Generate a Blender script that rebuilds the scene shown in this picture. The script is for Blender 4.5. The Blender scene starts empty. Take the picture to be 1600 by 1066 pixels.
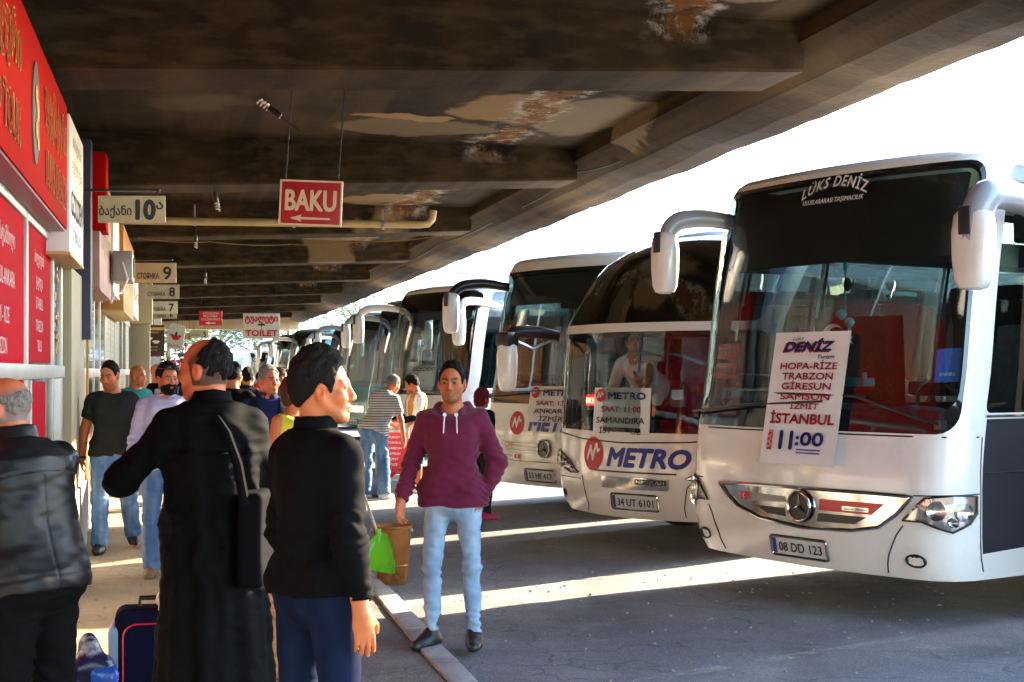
import bpy, bmesh, math, random
import numpy as np
from mathutils import Vector, Matrix, geometry
random.seed(7)
SC = bpy.context.scene
COL = SC.collection
R = math.radians
# ------------------------------------------------------------------ camera, sky, sun, exposure
CAMZ, FPX, HORY = 1.70, 2300.0, 580.0
cam_d = bpy.data.cameras.new('camera'); cam = bpy.data.objects.new('camera', cam_d); COL.objects.link(cam)
cam.location = (0, 0, CAMZ); cam.rotation_euler = (R(90), 0, 0)
cam_d.sensor_width = 36; cam_d.lens = FPX / 1600 * 36; cam_d.shift_y = (HORY - 533) / 1600
cam_d.clip_start = .1; cam_d.clip_end = 3000
SC.camera = cam
SUN_EL, SUN_AZ = 22.0, 51.0            # azimuth clockwise from +Y (the view direction)
w = bpy.data.worlds.new('World'); SC.world = w; w.use_nodes = True
wn = w.node_tree.nodes; wl = w.node_tree.links
bg = wn['Background']; sky = wn.new('ShaderNodeTexSky'); sky.sky_type = 'NISHITA'; sky.sun_disc = False
sky.sun_elevation = R(SUN_EL); sky.sun_rotation = R(SUN_AZ); sky.air_density = 1.0; sky.dust_density = .6; sky.ozone_density = 2.0
wl.new(sky.outputs[0], bg.inputs[0]); bg.inputs[1].default_value = .15
sd = bpy.data.lights.new('sun', 'SUN'); sun = bpy.data.objects.new('sun', sd); COL.objects.link(sun)
sd.energy = 2.7; sd.angle = R(.6); sd.color = (1, .82, .58)
sv = Vector((math.sin(R(SUN_AZ)) * math.cos(R(SUN_EL)), math.cos(R(SUN_AZ)) * math.cos(R(SUN_EL)), math.sin(R(SUN_EL))))
sun.rotation_euler = sv.to_track_quat('Z', 'Y').to_euler()
SC.view_settings.view_transform = 'Standard'; SC.view_settings.look = 'None'
SC.view_settings.exposure = 3.8; SC.view_settings.gamma = 1
SC.render.engine = 'CYCLES'
cy = SC.cycles
cy.use_denoising = True; cy.max_bounces = 8; cy.diffuse_bounces = 4; cy.glossy_bounces = 4
cy.transparent_max_bounces = 16; cy.transmission_bounces = 4; cy.caustics_reflective = False; cy.caustics_refractive = False
cy.sample_clamp_indirect = 6

# ------------------------------------------------------------------ coordinates
TH = math.atan(520 / 2300.0)
AV = Vector((math.cos(TH), math.sin(TH), 0)); BV = Vector((-math.sin(TH), math.cos(TH), 0))
def P(px, py, d): return Vector(((px - 800) / FPX * d, d, CAMZ + (HORY - py) / FPX * d))
def G(px, py, z=0.0):
    d = (CAMZ - z) * FPX / (py - HORY); return Vector(((px - 800) / FPX * d, d, z))
def BF(a, l, z=0.0): return AV * a + BV * l + Vector((0, 0, z))       # across the platform, along it, up
def LB(px, a):                                                        # along-position where column px meets the plane at 'a'
    t = (px - 800) / FPX; d = a / (AV.x * t + AV.y); return d * (BV.y + BV.x * t)

# ------------------------------------------------------------------ materials
def nodes(m): return m.node_tree.nodes, m.node_tree.links
def mat(name, col, rough=.6, metal=0, spec=.5, noise=None, bump=None, coat=0, sheen=0, dirt=None):
    """noise=(scale, amount) mottles the colour, bump=(scale, strength, distance), dirt=(colour, scale, amount) blotches"""
    m = bpy.data.materials.new(name); m.use_nodes = True; n, l = nodes(m); b = n['Principled BSDF']
    b.inputs['Base Color'].default_value = (*col, 1); b.inputs['Roughness'].default_value = rough
    b.inputs['Metallic'].default_value = metal; b.inputs['Specular IOR Level'].default_value = spec
    b.inputs['Coat Weight'].default_value = coat; b.inputs['Coat Roughness'].default_value = .06
    if sheen: b.inputs['Sheen Weight'].default_value = sheen
    tc = n.new('ShaderNodeTexCoord'); last = None
    if noise or dirt:
        rgb = n.new('ShaderNodeRGB'); rgb.outputs[0].default_value = (*col, 1); last = rgb.outputs[0]
    if noise:
        t = n.new('ShaderNodeTexNoise'); t.inputs['Scale'].default_value = noise[0]; t.inputs['Detail'].default_value = 8
        l.new(tc.outputs['Object'], t.inputs['Vector'])
        mr = n.new('ShaderNodeMapRange'); mr.inputs[1].default_value = .3; mr.inputs[2].default_value = .7
        mr.inputs[3].default_value = 1 - noise[1]; mr.inputs[4].default_value = 1 + noise[1]
        l.new(t.outputs[0], mr.inputs[0])
        mx = n.new('ShaderNodeMix'); mx.data_type = 'RGBA'; mx.blend_type = 'MULTIPLY'; mx.inputs[0].default_value = 1
        l.new(last, mx.inputs[6]); l.new(mr.outputs[0], mx.inputs[7]); last = mx.outputs[2]
        mr2 = n.new('ShaderNodeMapRange'); mr2.inputs[3].default_value = max(0, rough - .08); mr2.inputs[4].default_value = min(1, rough + .08)
        l.new(t.outputs[0], mr2.inputs[0]); l.new(mr2.outputs[0], b.inputs['Roughness'])
    if dirt:
        t = n.new('ShaderNodeTexNoise'); t.inputs['Scale'].default_value = dirt[1]; t.inputs['Detail'].default_value = 10; t.inputs['Roughness'].default_value = .65
        l.new(tc.outputs['Object'], t.inputs['Vector'])
        cr = n.new('ShaderNodeMapRange'); cr.inputs[1].default_value = .52; cr.inputs[2].default_value = .68; cr.inputs[4].default_value = dirt[2]
        l.new(t.outputs[0], cr.inputs[0])
        mx = n.new('ShaderNodeMix'); mx.data_type = 'RGBA'; l.new(cr.outputs[0], mx.inputs[0]); l.new(last, mx.inputs[6])
        mx.inputs[7].default_value = (*dirt[0], 1); last = mx.outputs[2]
    if last is not None: l.new(last, b.inputs['Base Color'])
    if bump:
        t = n.new('ShaderNodeTexNoise'); t.inputs['Scale'].default_value = bump[0]; t.inputs['Detail'].default_value = 6
        l.new(tc.outputs['Object'], t.inputs['Vector'])
        bp = n.new('ShaderNodeBump'); bp.inputs['Strength'].default_value = bump[1]; bp.inputs['Distance'].default_value = bump[2]
        l.new(t.outputs[0], bp.inputs['Height']); l.new(bp.outputs[0], b.inputs['Normal'])
    return m

def glass(name, tint, f0=.06, rough=.0, trans=1.0):
    """window pane: tinted see-through mixed with a mirror by fresnel; trans < 1 darkens into a smoked pane"""
    m = bpy.data.materials.new(name); m.use_nodes = True; n, l = nodes(m); n.remove(n['Principled BSDF'])
    out = n['Material Output']
    tr = n.new('ShaderNodeBsdfTransparent'); tr.inputs[0].default_value = (*[c * trans for c in tint], 1)
    gl = n.new('ShaderNodeBsdfGlossy'); gl.inputs['Roughness'].default_value = rough
    lw = n.new('ShaderNodeLayerWeight'); lw.inputs[0].default_value = .32
    mr = n.new('ShaderNodeMapRange'); mr.inputs[3].default_value = f0; mr.inputs[4].default_value = .85
    l.new(lw.outputs['Fresnel'], mr.inputs[0])
    mx = n.new('ShaderNodeMixShader'); l.new(mr.outputs[0], mx.inputs[0]); l.new(tr.outputs[0], mx.inputs[1]); l.new(gl.outputs[0], mx.inputs[2])
    l.new(mx.outputs[0], out.inputs[0]); return m

def emit(name, col, s):
    m = bpy.data.materials.new(name); m.use_nodes = True; b = m.node_tree.nodes['Principled BSDF']
    b.inputs['Base Color'].default_value = (*col, 1); b.inputs['Emission Color'].default_value = (*col, 1); b.inputs['Emission Strength'].default_value = s
    return m

M = {}
M['white'] = mat('bus white paint', (.80, .78, .74), .22, coat=.6, noise=(1.5, .05), dirt=((.40, .34, .27), 2.2, .22))
M['cream'] = mat('cream paint', (.72, .66, .55), .25, coat=.5, noise=(1.5, .05))
M['graphite'] = mat('graphite paint', (.022, .025, .034), .4, spec=.3)
M['black'] = mat('black plastic', (.012, .012, .013), .35)
M['rubber'] = mat('tyre rubber', (.015, .015, .015), .85, bump=(60, .3, .004))
M['frit'] = mat('black glass band', (.008, .008, .010), .06, coat=.5)
M['lining'] = mat('bus lining', (.045, .043, .045), .8)
M['chrome'] = mat('chrome', (.60, .58, .55), .12, metal=1, noise=(6, .1))
M['alu'] = mat('aluminium', (.44, .43, .41), .42, metal=.8, noise=(3, .1))
M['steel'] = mat('dull steel', (.30, .29, .28), .5, metal=.6)
M['lamp'] = glass('lamp lens', (.95, .95, .95), .10)
M['reflector'] = mat('lamp reflector', (.55, .54, .52), .12, metal=1)
M['amber'] = mat('amber lens', (.7, .22, .03), .2)
M['red_strip'] = mat('red strip', (.55, .02, .03), .25)
M['glass_clear'] = glass('clear windscreen', (.66, .83, .83), .04)
M['glass_teal'] = glass('teal windscreen', (.22, .62, .62), .17)
M['glass_blue'] = glass('blue windscreen', (.16, .46, .64), .17)
M['glass_dark'] = glass('smoked glass', (.30, .36, .34), .07)
M['glass_brown'] = glass('brown windscreen', (.45, .42, .36), .06)
M['seat_red'] = mat('maroon seat cloth', (.024, .005, .005), .85, noise=(12, .25), sheen=.2)
M['seat_grey'] = mat('grey seat cloth', (.09, .09, .10), .85, noise=(12, .2))
M['flag_red'] = mat('red flag cloth', (.016, .0015, .002), .7, noise=(4, .15))
M['dome'] = glass('dome glass', (.16, .24, .23), .15)
M['frame_teal'] = mat('teal tinted band', (.012, .10, .12), .12, coat=.4)
M['coach_blue'] = mat('blue coach paint', (.015, .09, .20), .25, coat=.5)
M['coach_teal'] = mat('teal coach paint', (.02, .20, .22), .25, coat=.5)
M['silver'] = mat('silver grey plastic', (.30, .32, .36), .3, coat=.4)
M['curtain'] = mat('orange curtain', (.45, .11, .02), .85)
M['dash'] = mat('dashboard', (.03, .032, .035), .55)
M['wood'] = mat('brown wood', (.16, .085, .04), .6, noise=(5, .25))
M['paper'] = mat('white card', (.80, .79, .80), .55, noise=(6, .04))
M['ink_red'] = mat('red print', (.55, .012, .03), .5)
M['ink_blue'] = mat('blue print', (.015, .03, .26), .5)
M['ink_black'] = mat('black print', (.012, .012, .02), .5)
M['ink_white'] = mat('white print', (.8, .8, .8), .5)
M['ink_gold'] = mat('gold print', (.62, .33, .07), .45)
M['plate'] = mat('plate white', (.62, .62, .60), .35)
M['teal_plastic'] = mat('teal plastic', (.03, .33, .36), .3)
M['blue_card'] = mat('blue card', (.02, .10, .50), .4)

# ------------------------------------------------------------------ mesh builder
class MB:
    def __init__(s): s.v = []; s.f = []; s.mi = []; s.cur = 0
    def add(s, vs, fs, xf=None):
        o = len(s.v)
        for p in vs: s.v.append(tuple(xf @ Vector(p)) if xf is not None else tuple(p))
        for f in fs: s.f.append(tuple(i + o for i in f)); s.mi.append(s.cur)
        return s
    def box(s, c, size, rot=None):
        hx, hy, hz = [q / 2 for q in size]
        vs = [(x, y, z) for x in (-hx, hx) for y in (-hy, hy) for z in (-hz, hz)]
        fs = [(0, 1, 3, 2), (4, 6, 7, 5), (0, 4, 5, 1), (2, 3, 7, 6), (0, 2, 6, 4), (1, 5, 7, 3)]
        xf = Matrix.Translation(c) @ (rot.to_4x4() if rot is not None else Matrix())
        return s.add(vs, fs, xf)
    def bar(s, p, q, w, h):
        p, q = Vector(p), Vector(q); d = q - p
        return s.box((p + q) / 2, (w, h, d.length), d.to_track_quat('Z', 'Y').to_matrix())
    def prism(s, poly, t, xf=None):
        """polygon in xz extruded along y from -t/2 to t/2"""
        n = len(poly); vs = [(x, -t / 2, z) for x, z in poly] + [(x, t / 2, z) for x, z in poly]
        fs = [tuple(range(n)), tuple(range(2 * n - 1, n - 1, -1))] + [(i, i + n, (i + 1) % n + n, (i + 1) % n) for i in range(n)]
        return s.add(vs, fs, xf)
    def tube(s, path, r, n=8, cap=True):
        path = [Vector(p) for p in path]; k = len(path)
        rs = r if isinstance(r, (list, tuple)) else [r] * k
        o = len(s.v); up = None
        for i, p in enumerate(path):
            t = (path[min(i + 1, k - 1)] - path[max(i - 1, 0)]).normalized()
            if up is None: up = t.orthogonal().normalized()
            up = (up - t * up.dot(t)).normalized(); b = t.cross(up)
            for j in range(n):
                a = 2 * math.pi * j / n; s.v.append(tuple(p + (up * math.cos(a) + b * math.sin(a)) * rs[i]))
        for i in range(k - 1):
            for j in range(n):
                s.f.append((o + i * n + j, o + i * n + (j + 1) % n, o + (i + 1) * n + (j + 1) % n, o + (i + 1) * n + j)); s.mi.append(s.cur)
        if cap:
            s.f.append(tuple(o + j for j in range(n - 1, -1, -1))); s.f.append(tuple(o + (k - 1) * n + j for j in range(n))); s.mi += [s.cur] * 2
        return s
    def lathe(s, prof, n=24, xf=None, cap=True):
        """profile of (radius, z) turned about z"""
        vs = [(r * math.cos(2 * math.pi * j / n), r * math.sin(2 * math.pi * j / n), z) for r, z in prof for j in range(n)]
        fs = [(i * n + j, i * n + (j + 1) % n, (i + 1) * n + (j + 1) % n, (i + 1) * n + j) for i in range(len(prof) - 1) for j in range(n)]
        if cap: fs += [tuple(range(n - 1, -1, -1)), tuple((len(prof) - 1) * n + j for j in range(n))]
        return s.add(vs, fs, xf)
    def ell(s, c, r, rot=None, nu=16, nv=10):
        vs = []; fs = []
        for i in range(nv + 1):
            th = math.pi * i / nv
            for j in range(nu):
                ph = 2 * math.pi * j / nu; vs.append((r[0] * math.sin(th) * math.cos(ph), r[1] * math.sin(th) * math.sin(ph), r[2] * math.cos(th)))
        for i in range(nv):
            for j in range(nu): fs.append((i * nu + j, (i + 1) * nu + j, (i + 1) * nu + (j + 1) % nu, i * nu + (j + 1) % nu))
        return s.add(vs, fs, Matrix.Translation(c) @ (rot.to_4x4() if rot is not None else Matrix()))
    def build(s, name, m, parent=None, smooth=False, bevel=0, merge=False):
        me = bpy.data.meshes.new(name); me.from_pydata(s.v, [], s.f); me.update()
        for q in (m if isinstance(m, (list, tuple)) else [m]): me.materials.append(q)
        if any(s.mi): me.polygons.foreach_set('material_index', s.mi)
        if bevel or merge:
            bm = bmesh.new(); bm.from_mesh(me)
            bmesh.ops.remove_doubles(bm, verts=bm.verts, dist=1e-5)
            if bevel:
                es = [e for e in bm.edges if len(e.link_faces) == 2 and e.calc_face_angle(0) > .5]
                bmesh.ops.bevel(bm, geom=es, offset=bevel, segments=2, affect='EDGES', profile=.6, clamp_overlap=True)
            bm.normal_update(); bm.to_mesh(me); bm.free()
        o = bpy.data.objects.new(name, me); COL.objects.link(o)
        if parent is not None: o.parent = parent
        if smooth or bevel: shade(me, 40)
        return o
def shade(me, ang=40):
    me.polygons.foreach_set('use_smooth', [True] * len(me.polygons)); me.update()
    try: me.set_sharp_from_angle(angle=R(ang))
    except Exception: pass

def thing(name, label, cat, loc=(0, 0, 0), rz=0.0, group=None):
    o = bpy.data.objects.new(name, None); COL.objects.link(o); o.location = loc; o.rotation_euler = (0, 0, rz)
    o.empty_display_size = .2
    return tag(o, label, cat, group)
def tag(o, label, cat, group=None):
    o['label'] = label; o['category'] = cat
    if group: o['group'] = group
    return o
def struct(o): o['kind'] = 'structure'; return o
def copy_tree(o, parent=None):
    c = o.copy(); COL.objects.link(c)
    if parent is not None: c.parent = parent
    for ch in [x for x in o.children]: copy_tree(ch, c)
    return c

# ------------------------------------------------------------------ lettering: flat outlines in the xz plane
_tc = {}
def text2d(s, h, bold=0.0, shear=0.0, wide=1.0, space=1.0):
    """-> (verts [(x, z)], faces, width); h is the capital height, x starts at 0"""
    k = (s, shear, space)
    if k not in _tc:
        cu = bpy.data.curves.new('lettering', 'FONT'); cu.body = s; cu.shear = shear; cu.space_character = space
        cu.resolution_u = 3; cu.fill_mode = 'FRONT'
        ob = bpy.data.objects.new('lettering', cu); COL.objects.link(ob)
        dg = bpy.context.evaluated_depsgraph_get(); ev = ob.evaluated_get(dg); me = ev.to_mesh()
        vs = [(v.co.x, v.co.y) for v in me.vertices]; fs = [tuple(p.vertices) for p in me.polygons]
        ev.to_mesh_clear(); bpy.data.objects.remove(ob); bpy.data.curves.remove(cu)
        _tc[k] = (vs, fs)
    vs, fs = _tc[k]
    if not vs: return [], [], 0
    sc = h / .73; x0 = min(v[0] for v in vs); x1 = max(v[0] for v in vs)
    return [((v[0] - x0) * sc * wide, v[1] * sc) for v in vs], fs, (x1 - x0) * sc * wide
def put_text(mb, s, x, z, h, align='c', width=None, y=-.004, arch=None, **kw):
    """text in the xz plane facing -y; width forces the line to that width"""
    bold = max(0, kw.pop('bold', 0)) * h * 1.1
    vs, fs, wd = text2d(s, h, **kw)
    if not vs: return
    k = width / wd if width else 1.0; wd *= k
    x0 = x - (wd / 2 if align == 'c' else wd if align == 'r' else 0)
    for j, (ox, oz) in enumerate(BOLD if bold else BOLD[:1]):
        out = []
        for a, b in vs:
            X = x0 + a * k + ox * bold; Z = z + b + oz * bold
            if arch: Z += arch * (1 - ((X - x) / (wd / 2)) ** 2)
            out.append((X, y - j * .0002, Z))
        mb.add(out, fs)
BOLD = ((0, 0), (1, 0), (-1, 0), (0, 1), (0, -1), (.7, .7), (-.7, .7), (.7, -.7), (-.7, -.7))
# ------------------------------------------------------------------ smooth solids from distance fields (people, bags)
F4 = np.float32
def V3(*a): return np.array(a, dtype=F4)
def rcone(p, a, b, r1, r2):
    a = np.asarray(a, F4); b = np.asarray(b, F4); ba = b - a; L = float(ba @ ba) + 1e-12
    pa = p - a; t = np.clip((pa @ ba) / L, 0, 1)
    d = pa - t[:, None] * ba
    return np.sqrt((d * d).sum(1)) - (r1 + (r2 - r1) * t)
def ellip(p, c, r, Rm=None):
    q = p - np.asarray(c, F4)
    if Rm is not None: q = q @ Rm
    r = np.asarray(r, F4); k = np.sqrt(((q / r) ** 2).sum(1)); g = np.sqrt(((q / (r * r)) ** 2).sum(1)) + 1e-9
    return k * (k - 1) / g
def rbox(p, c, h, r, Rm=None):
    q = p - np.asarray(c, F4)
    if Rm is not None: q = q @ Rm
    q = np.abs(q) - (np.asarray(h, F4) - r)
    return np.sqrt((np.maximum(q, 0) ** 2).sum(1)) + np.minimum(q.max(1), 0) - r
def smin(a, b, k):
    h = np.clip(.5 + .5 * (b - a) / k, 0, 1); return b + (a - b) * h - k * h * (1 - h)
def smax(a, b, k): return -smin(-a, -b, k)
class Wave:
    """cheap smooth noise: a sum of sines in random directions"""
    def __init__(s, seed, f, n=7, stretch=(1, 1, 1)):
        r = np.random.RandomState(seed); d = r.normal(size=(n, 3)); d /= np.linalg.norm(d, axis=1)[:, None]
        s.k = (d * f * r.uniform(.6, 1.5, (n, 1)) * np.array(stretch)).astype(F4); s.ph = r.uniform(0, 6.28, n).astype(F4); s.n = n
    def __call__(s, p): return np.sin(p @ s.k.T + s.ph + .9 * np.sin(p @ s.k[::-1].T * .6)).sum(1) / math.sqrt(s.n)

def sdf_mesh(fn, lo, hi, h, margin=1.8):
    """surface nets over the blocks that the surface may cross -> verts, quads"""
    B = 8; lo = np.asarray(lo, float); hi = np.asarray(hi, float)
    nb = np.maximum(1, np.ceil((hi - lo) / (h * B)).astype(int)); n = nb * B + 1
    g = [np.arange(k) for k in nb]; bi = np.stack(np.meshgrid(*g, indexing='ij'), -1).reshape(-1, 3)
    cd = fn((lo + (bi + .5) * B * h).astype(F4))
    act = np.abs(cd) < margin * B * h * .87
    vol = np.repeat(np.repeat(np.repeat(np.where(cd < 0, -1, 1).reshape(nb).astype(F4), B, 0), B, 1), B, 2)
    D = np.ones(n, F4); D[:-1, :-1, :-1] = vol
    ab = bi[act]
    o = np.stack(np.meshgrid(*[np.arange(B + 1)] * 3, indexing='ij'), -1).reshape(-1, 3)
    for s in range(0, len(ab), 400):
        idx = (ab[s:s + 400, None, :] * B + o[None]).reshape(-1, 3)
        D[idx[:, 0], idx[:, 1], idx[:, 2]] = fn((lo + idx * h).astype(F4))
    S = D < 0
    c = [(i, j, k) for i in (0, 1) for j in (0, 1) for k in (0, 1)]
    m = n - 1
    cnt = np.zeros(m, np.int8)
    for (i, j, k) in c: cnt += S[i:i + m[0], j:j + m[1], k:k + m[2]]
    cell = np.argwhere((cnt > 0) & (cnt < 8))
    if not len(cell): return np.zeros((0, 3)), np.zeros((0, 4), int)
    cid = -np.ones(m, np.int64); cid[cell[:, 0], cell[:, 1], cell[:, 2]] = np.arange(len(cell))
    acc = np.zeros((len(cell), 3)); wt = np.zeros(len(cell))
    dv = {q: D[cell[:, 0] + q[0], cell[:, 1] + q[1], cell[:, 2] + q[2]] for q in c}
    for a in c:
        for ax in range(3):
            if a[ax] == 0:
                b = list(a); b[ax] = 1; b = tuple(b); da, db = dv[a], dv[b]
                x = (da < 0) != (db < 0); t = np.where(x, da / np.where(da - db == 0, 1, da - db), 0)
                pt = np.zeros((len(cell), 3)) + np.array(a); pt[:, ax] = t
                acc += pt * x[:, None]; wt += x
    V = lo + (cell + acc / wt[:, None]) * h
    Q = []
    for ax in range(3):
        u, v = (ax + 1) % 3, (ax + 2) % 3
        sl = [slice(None)] * 3; sl2 = [slice(None)] * 3; sl[ax] = slice(0, -1); sl2[ax] = slice(1, None)
        A = S[tuple(sl)]; Bq = S[tuple(sl2)]; e = np.argwhere(A != Bq)
        e = e[(e[:, u] > 0) & (e[:, v] > 0) & (e[:, u] < m[u]) & (e[:, v] < m[v])]
        if not len(e): continue
        def cc(du, dw):
            q = e.copy(); q[:, u] += du; q[:, v] += dw; return cid[q[:, 0], q[:, 1], q[:, 2]]
        q = np.stack([cc(-1, -1), cc(0, -1), cc(0, 0), cc(-1, 0)], 1)
        fl = ~A[e[:, 0], e[:, 1], e[:, 2]]; q[fl] = q[fl][:, ::-1]; Q.append(q)
    Q = np.concatenate(Q); Q = Q[(Q >= 0).all(1)]
    return V, Q
def mesh_np(name, V, Q, m, parent=None, cols=None, smooth=True):
    me = bpy.data.meshes.new(name)
    me.vertices.add(len(V)); me.vertices.foreach_set('co', np.asarray(V, F4).ravel())
    me.loops.add(Q.size); me.loops.foreach_set('vertex_index', Q.astype(np.int32).ravel())
    me.polygons.add(len(Q)); me.polygons.foreach_set('loop_start', np.arange(0, Q.size, Q.shape[1], dtype=np.int32))
    me.update(calc_edges=True); me.validate()
    if smooth: me.polygons.foreach_set('use_smooth', np.ones(len(me.polygons), bool))
    if cols is not None:
        a = me.color_attributes.new('tone', 'FLOAT_COLOR', 'POINT'); a.data.foreach_set('color', np.c_[cols, np.ones(len(cols))].astype(F4).ravel())
    me.materials.append(m); o = bpy.data.objects.new(name, me); COL.objects.link(o)
    if parent is not None: o.parent = parent
    return o
def sdf_obj(name, fn, lo, hi, h, m, parent=None, col=None):
    V, Q = sdf_mesh(fn, lo, hi, h)
    if not len(Q): return None
    return mesh_np(name, V, Q, m, parent, col(V) if col else None)

# ------------------------------------------------------------------ people
def attr_mat(name, rough, spec=.4, bump=None, sss=0):
    m = mat(name, (1, 1, 1), rough, spec=spec, bump=bump); n, l = nodes(m)
    a = n.new('ShaderNodeAttribute'); a.attribute_name = 'tone'; l.new(a.outputs['Color'], n['Principled BSDF'].inputs['Base Color'])
    if sss:
        b = n['Principled BSDF']; b.inputs['Subsurface Weight'].default_value = sss; b.inputs['Subsurface Radius'].default_value = (.012, .004, .002); b.inputs['Subsurface Scale'].default_value = 1
    return m
M['skin'] = attr_mat('skin', .5, bump=(220, .12, .002))
M['hair_dark'] = mat('dark hair', (.006, .005, .0045), .75, spec=.12, noise=(60, .3), bump=(190, .9, .004))
M['hair_grey'] = mat('grey hair', (.16, .15, .14), .75, spec=.12, noise=(60, .3), bump=(190, .9, .004))
M['hair_brown'] = mat('brown hair', (.06, .028, .016), .75, spec=.12, noise=(60, .3), bump=(190, .9, .004))
M['hair_red'] = mat('dyed red hair', (.14, .012, .02), .75, spec=.12, noise=(60, .3), bump=(190, .9, .004))
def strands(m):
    n, l = nodes(m); b = n['Principled BSDF']; tc = n.new('ShaderNodeTexCoord'); mp = n.new('ShaderNodeMapping'); mp.inputs['Scale'].default_value = (260, 60, 40); l.new(tc.outputs['Object'], mp.inputs[0])
    t = n.new('ShaderNodeTexNoise'); t.inputs['Scale'].default_value = 1; t.inputs['Detail'].default_value = 3; l.new(mp.outputs[0], t.inputs['Vector']); bp = n.new('ShaderNodeBump'); bp.inputs['Strength'].default_value = 1; bp.inputs['Distance'].default_value = .006
    l.new(t.outputs[0], bp.inputs['Height']); l.new(bp.outputs[0], b.inputs['Normal'])
for k_ in ('hair_dark', 'hair_grey', 'hair_brown', 'hair_red'): strands(M[k_])
def cloth(name, col, rough=.85, wv=(420, .25), **k):
    return mat(name, col, rough, spec=.06 if max(col) < .03 else .2, noise=(9, .14), bump=(wv[0], wv[1], .002), **k)
def jeans(name, col, fade):
    m = cloth(name, col); n, l = nodes(m); b = n['Principled BSDF']
    old = b.inputs['Base Color'].links[0].from_socket
    tc = n.new('ShaderNodeTexCoord'); t = n.new('ShaderNodeTexNoise'); t.inputs['Scale'].default_value = 5; t.inputs['Detail'].default_value = 7
    mp = n.new('ShaderNodeMapping'); mp.inputs['Scale'].default_value = (2.2, 1, .6); l.new(tc.outputs['Object'], mp.inputs[0]); l.new(mp.outputs[0], t.inputs['Vector'])
    mr = n.new('ShaderNodeMapRange'); mr.inputs[1].default_value = .42; mr.inputs[2].default_value = .66; l.new(t.outputs[0], mr.inputs[0])
    mx = n.new('ShaderNodeMix'); mx.data_type = 'RGBA'; l.new(mr.outputs[0], mx.inputs[0]); l.new(old, mx.inputs[6]); mx.inputs[7].default_value = (*fade, 1)
    l.new(mx.outputs[2], b.inputs['Base Color']); return m
M['jeans_light'] = jeans('washed jeans', (.22, .33, .47), (.38, .47, .57))
M['jeans_mid'] = jeans('blue jeans', (.07, .16, .34), (.20, .31, .48))
M['jeans_navy'] = jeans('navy jeans', (.004, .008, .026), (.008, .014, .04))
M['shoe_black'] = mat('black shoe', (.012, .012, .013), .45, bump=(60, .3, .003))
M['shoe_tan'] = mat('tan shoe', (.20, .11, .05), .6); M['shoe_white'] = mat('white shoe', (.6, .58, .55), .6); M['shoe_pink'] = mat('pink shoe', (.5, .02, .12), .5)

def rotz(a): c, s = math.cos(a), math.sin(a); return np.array([[c, -s, 0], [s, c, 0], [0, 0, 1]], F4)
def rotx(a): c, s = math.cos(a), math.sin(a); return np.array([[1, 0, 0], [0, c, -s], [0, s, c]], F4)
def roty(a): c, s = math.cos(a), math.sin(a); return np.array([[c, 0, s], [0, 1, 0], [-s, 0, c]], F4)
def nrm(v): v = np.asarray(v, F4); return v / np.linalg.norm(v)

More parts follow.
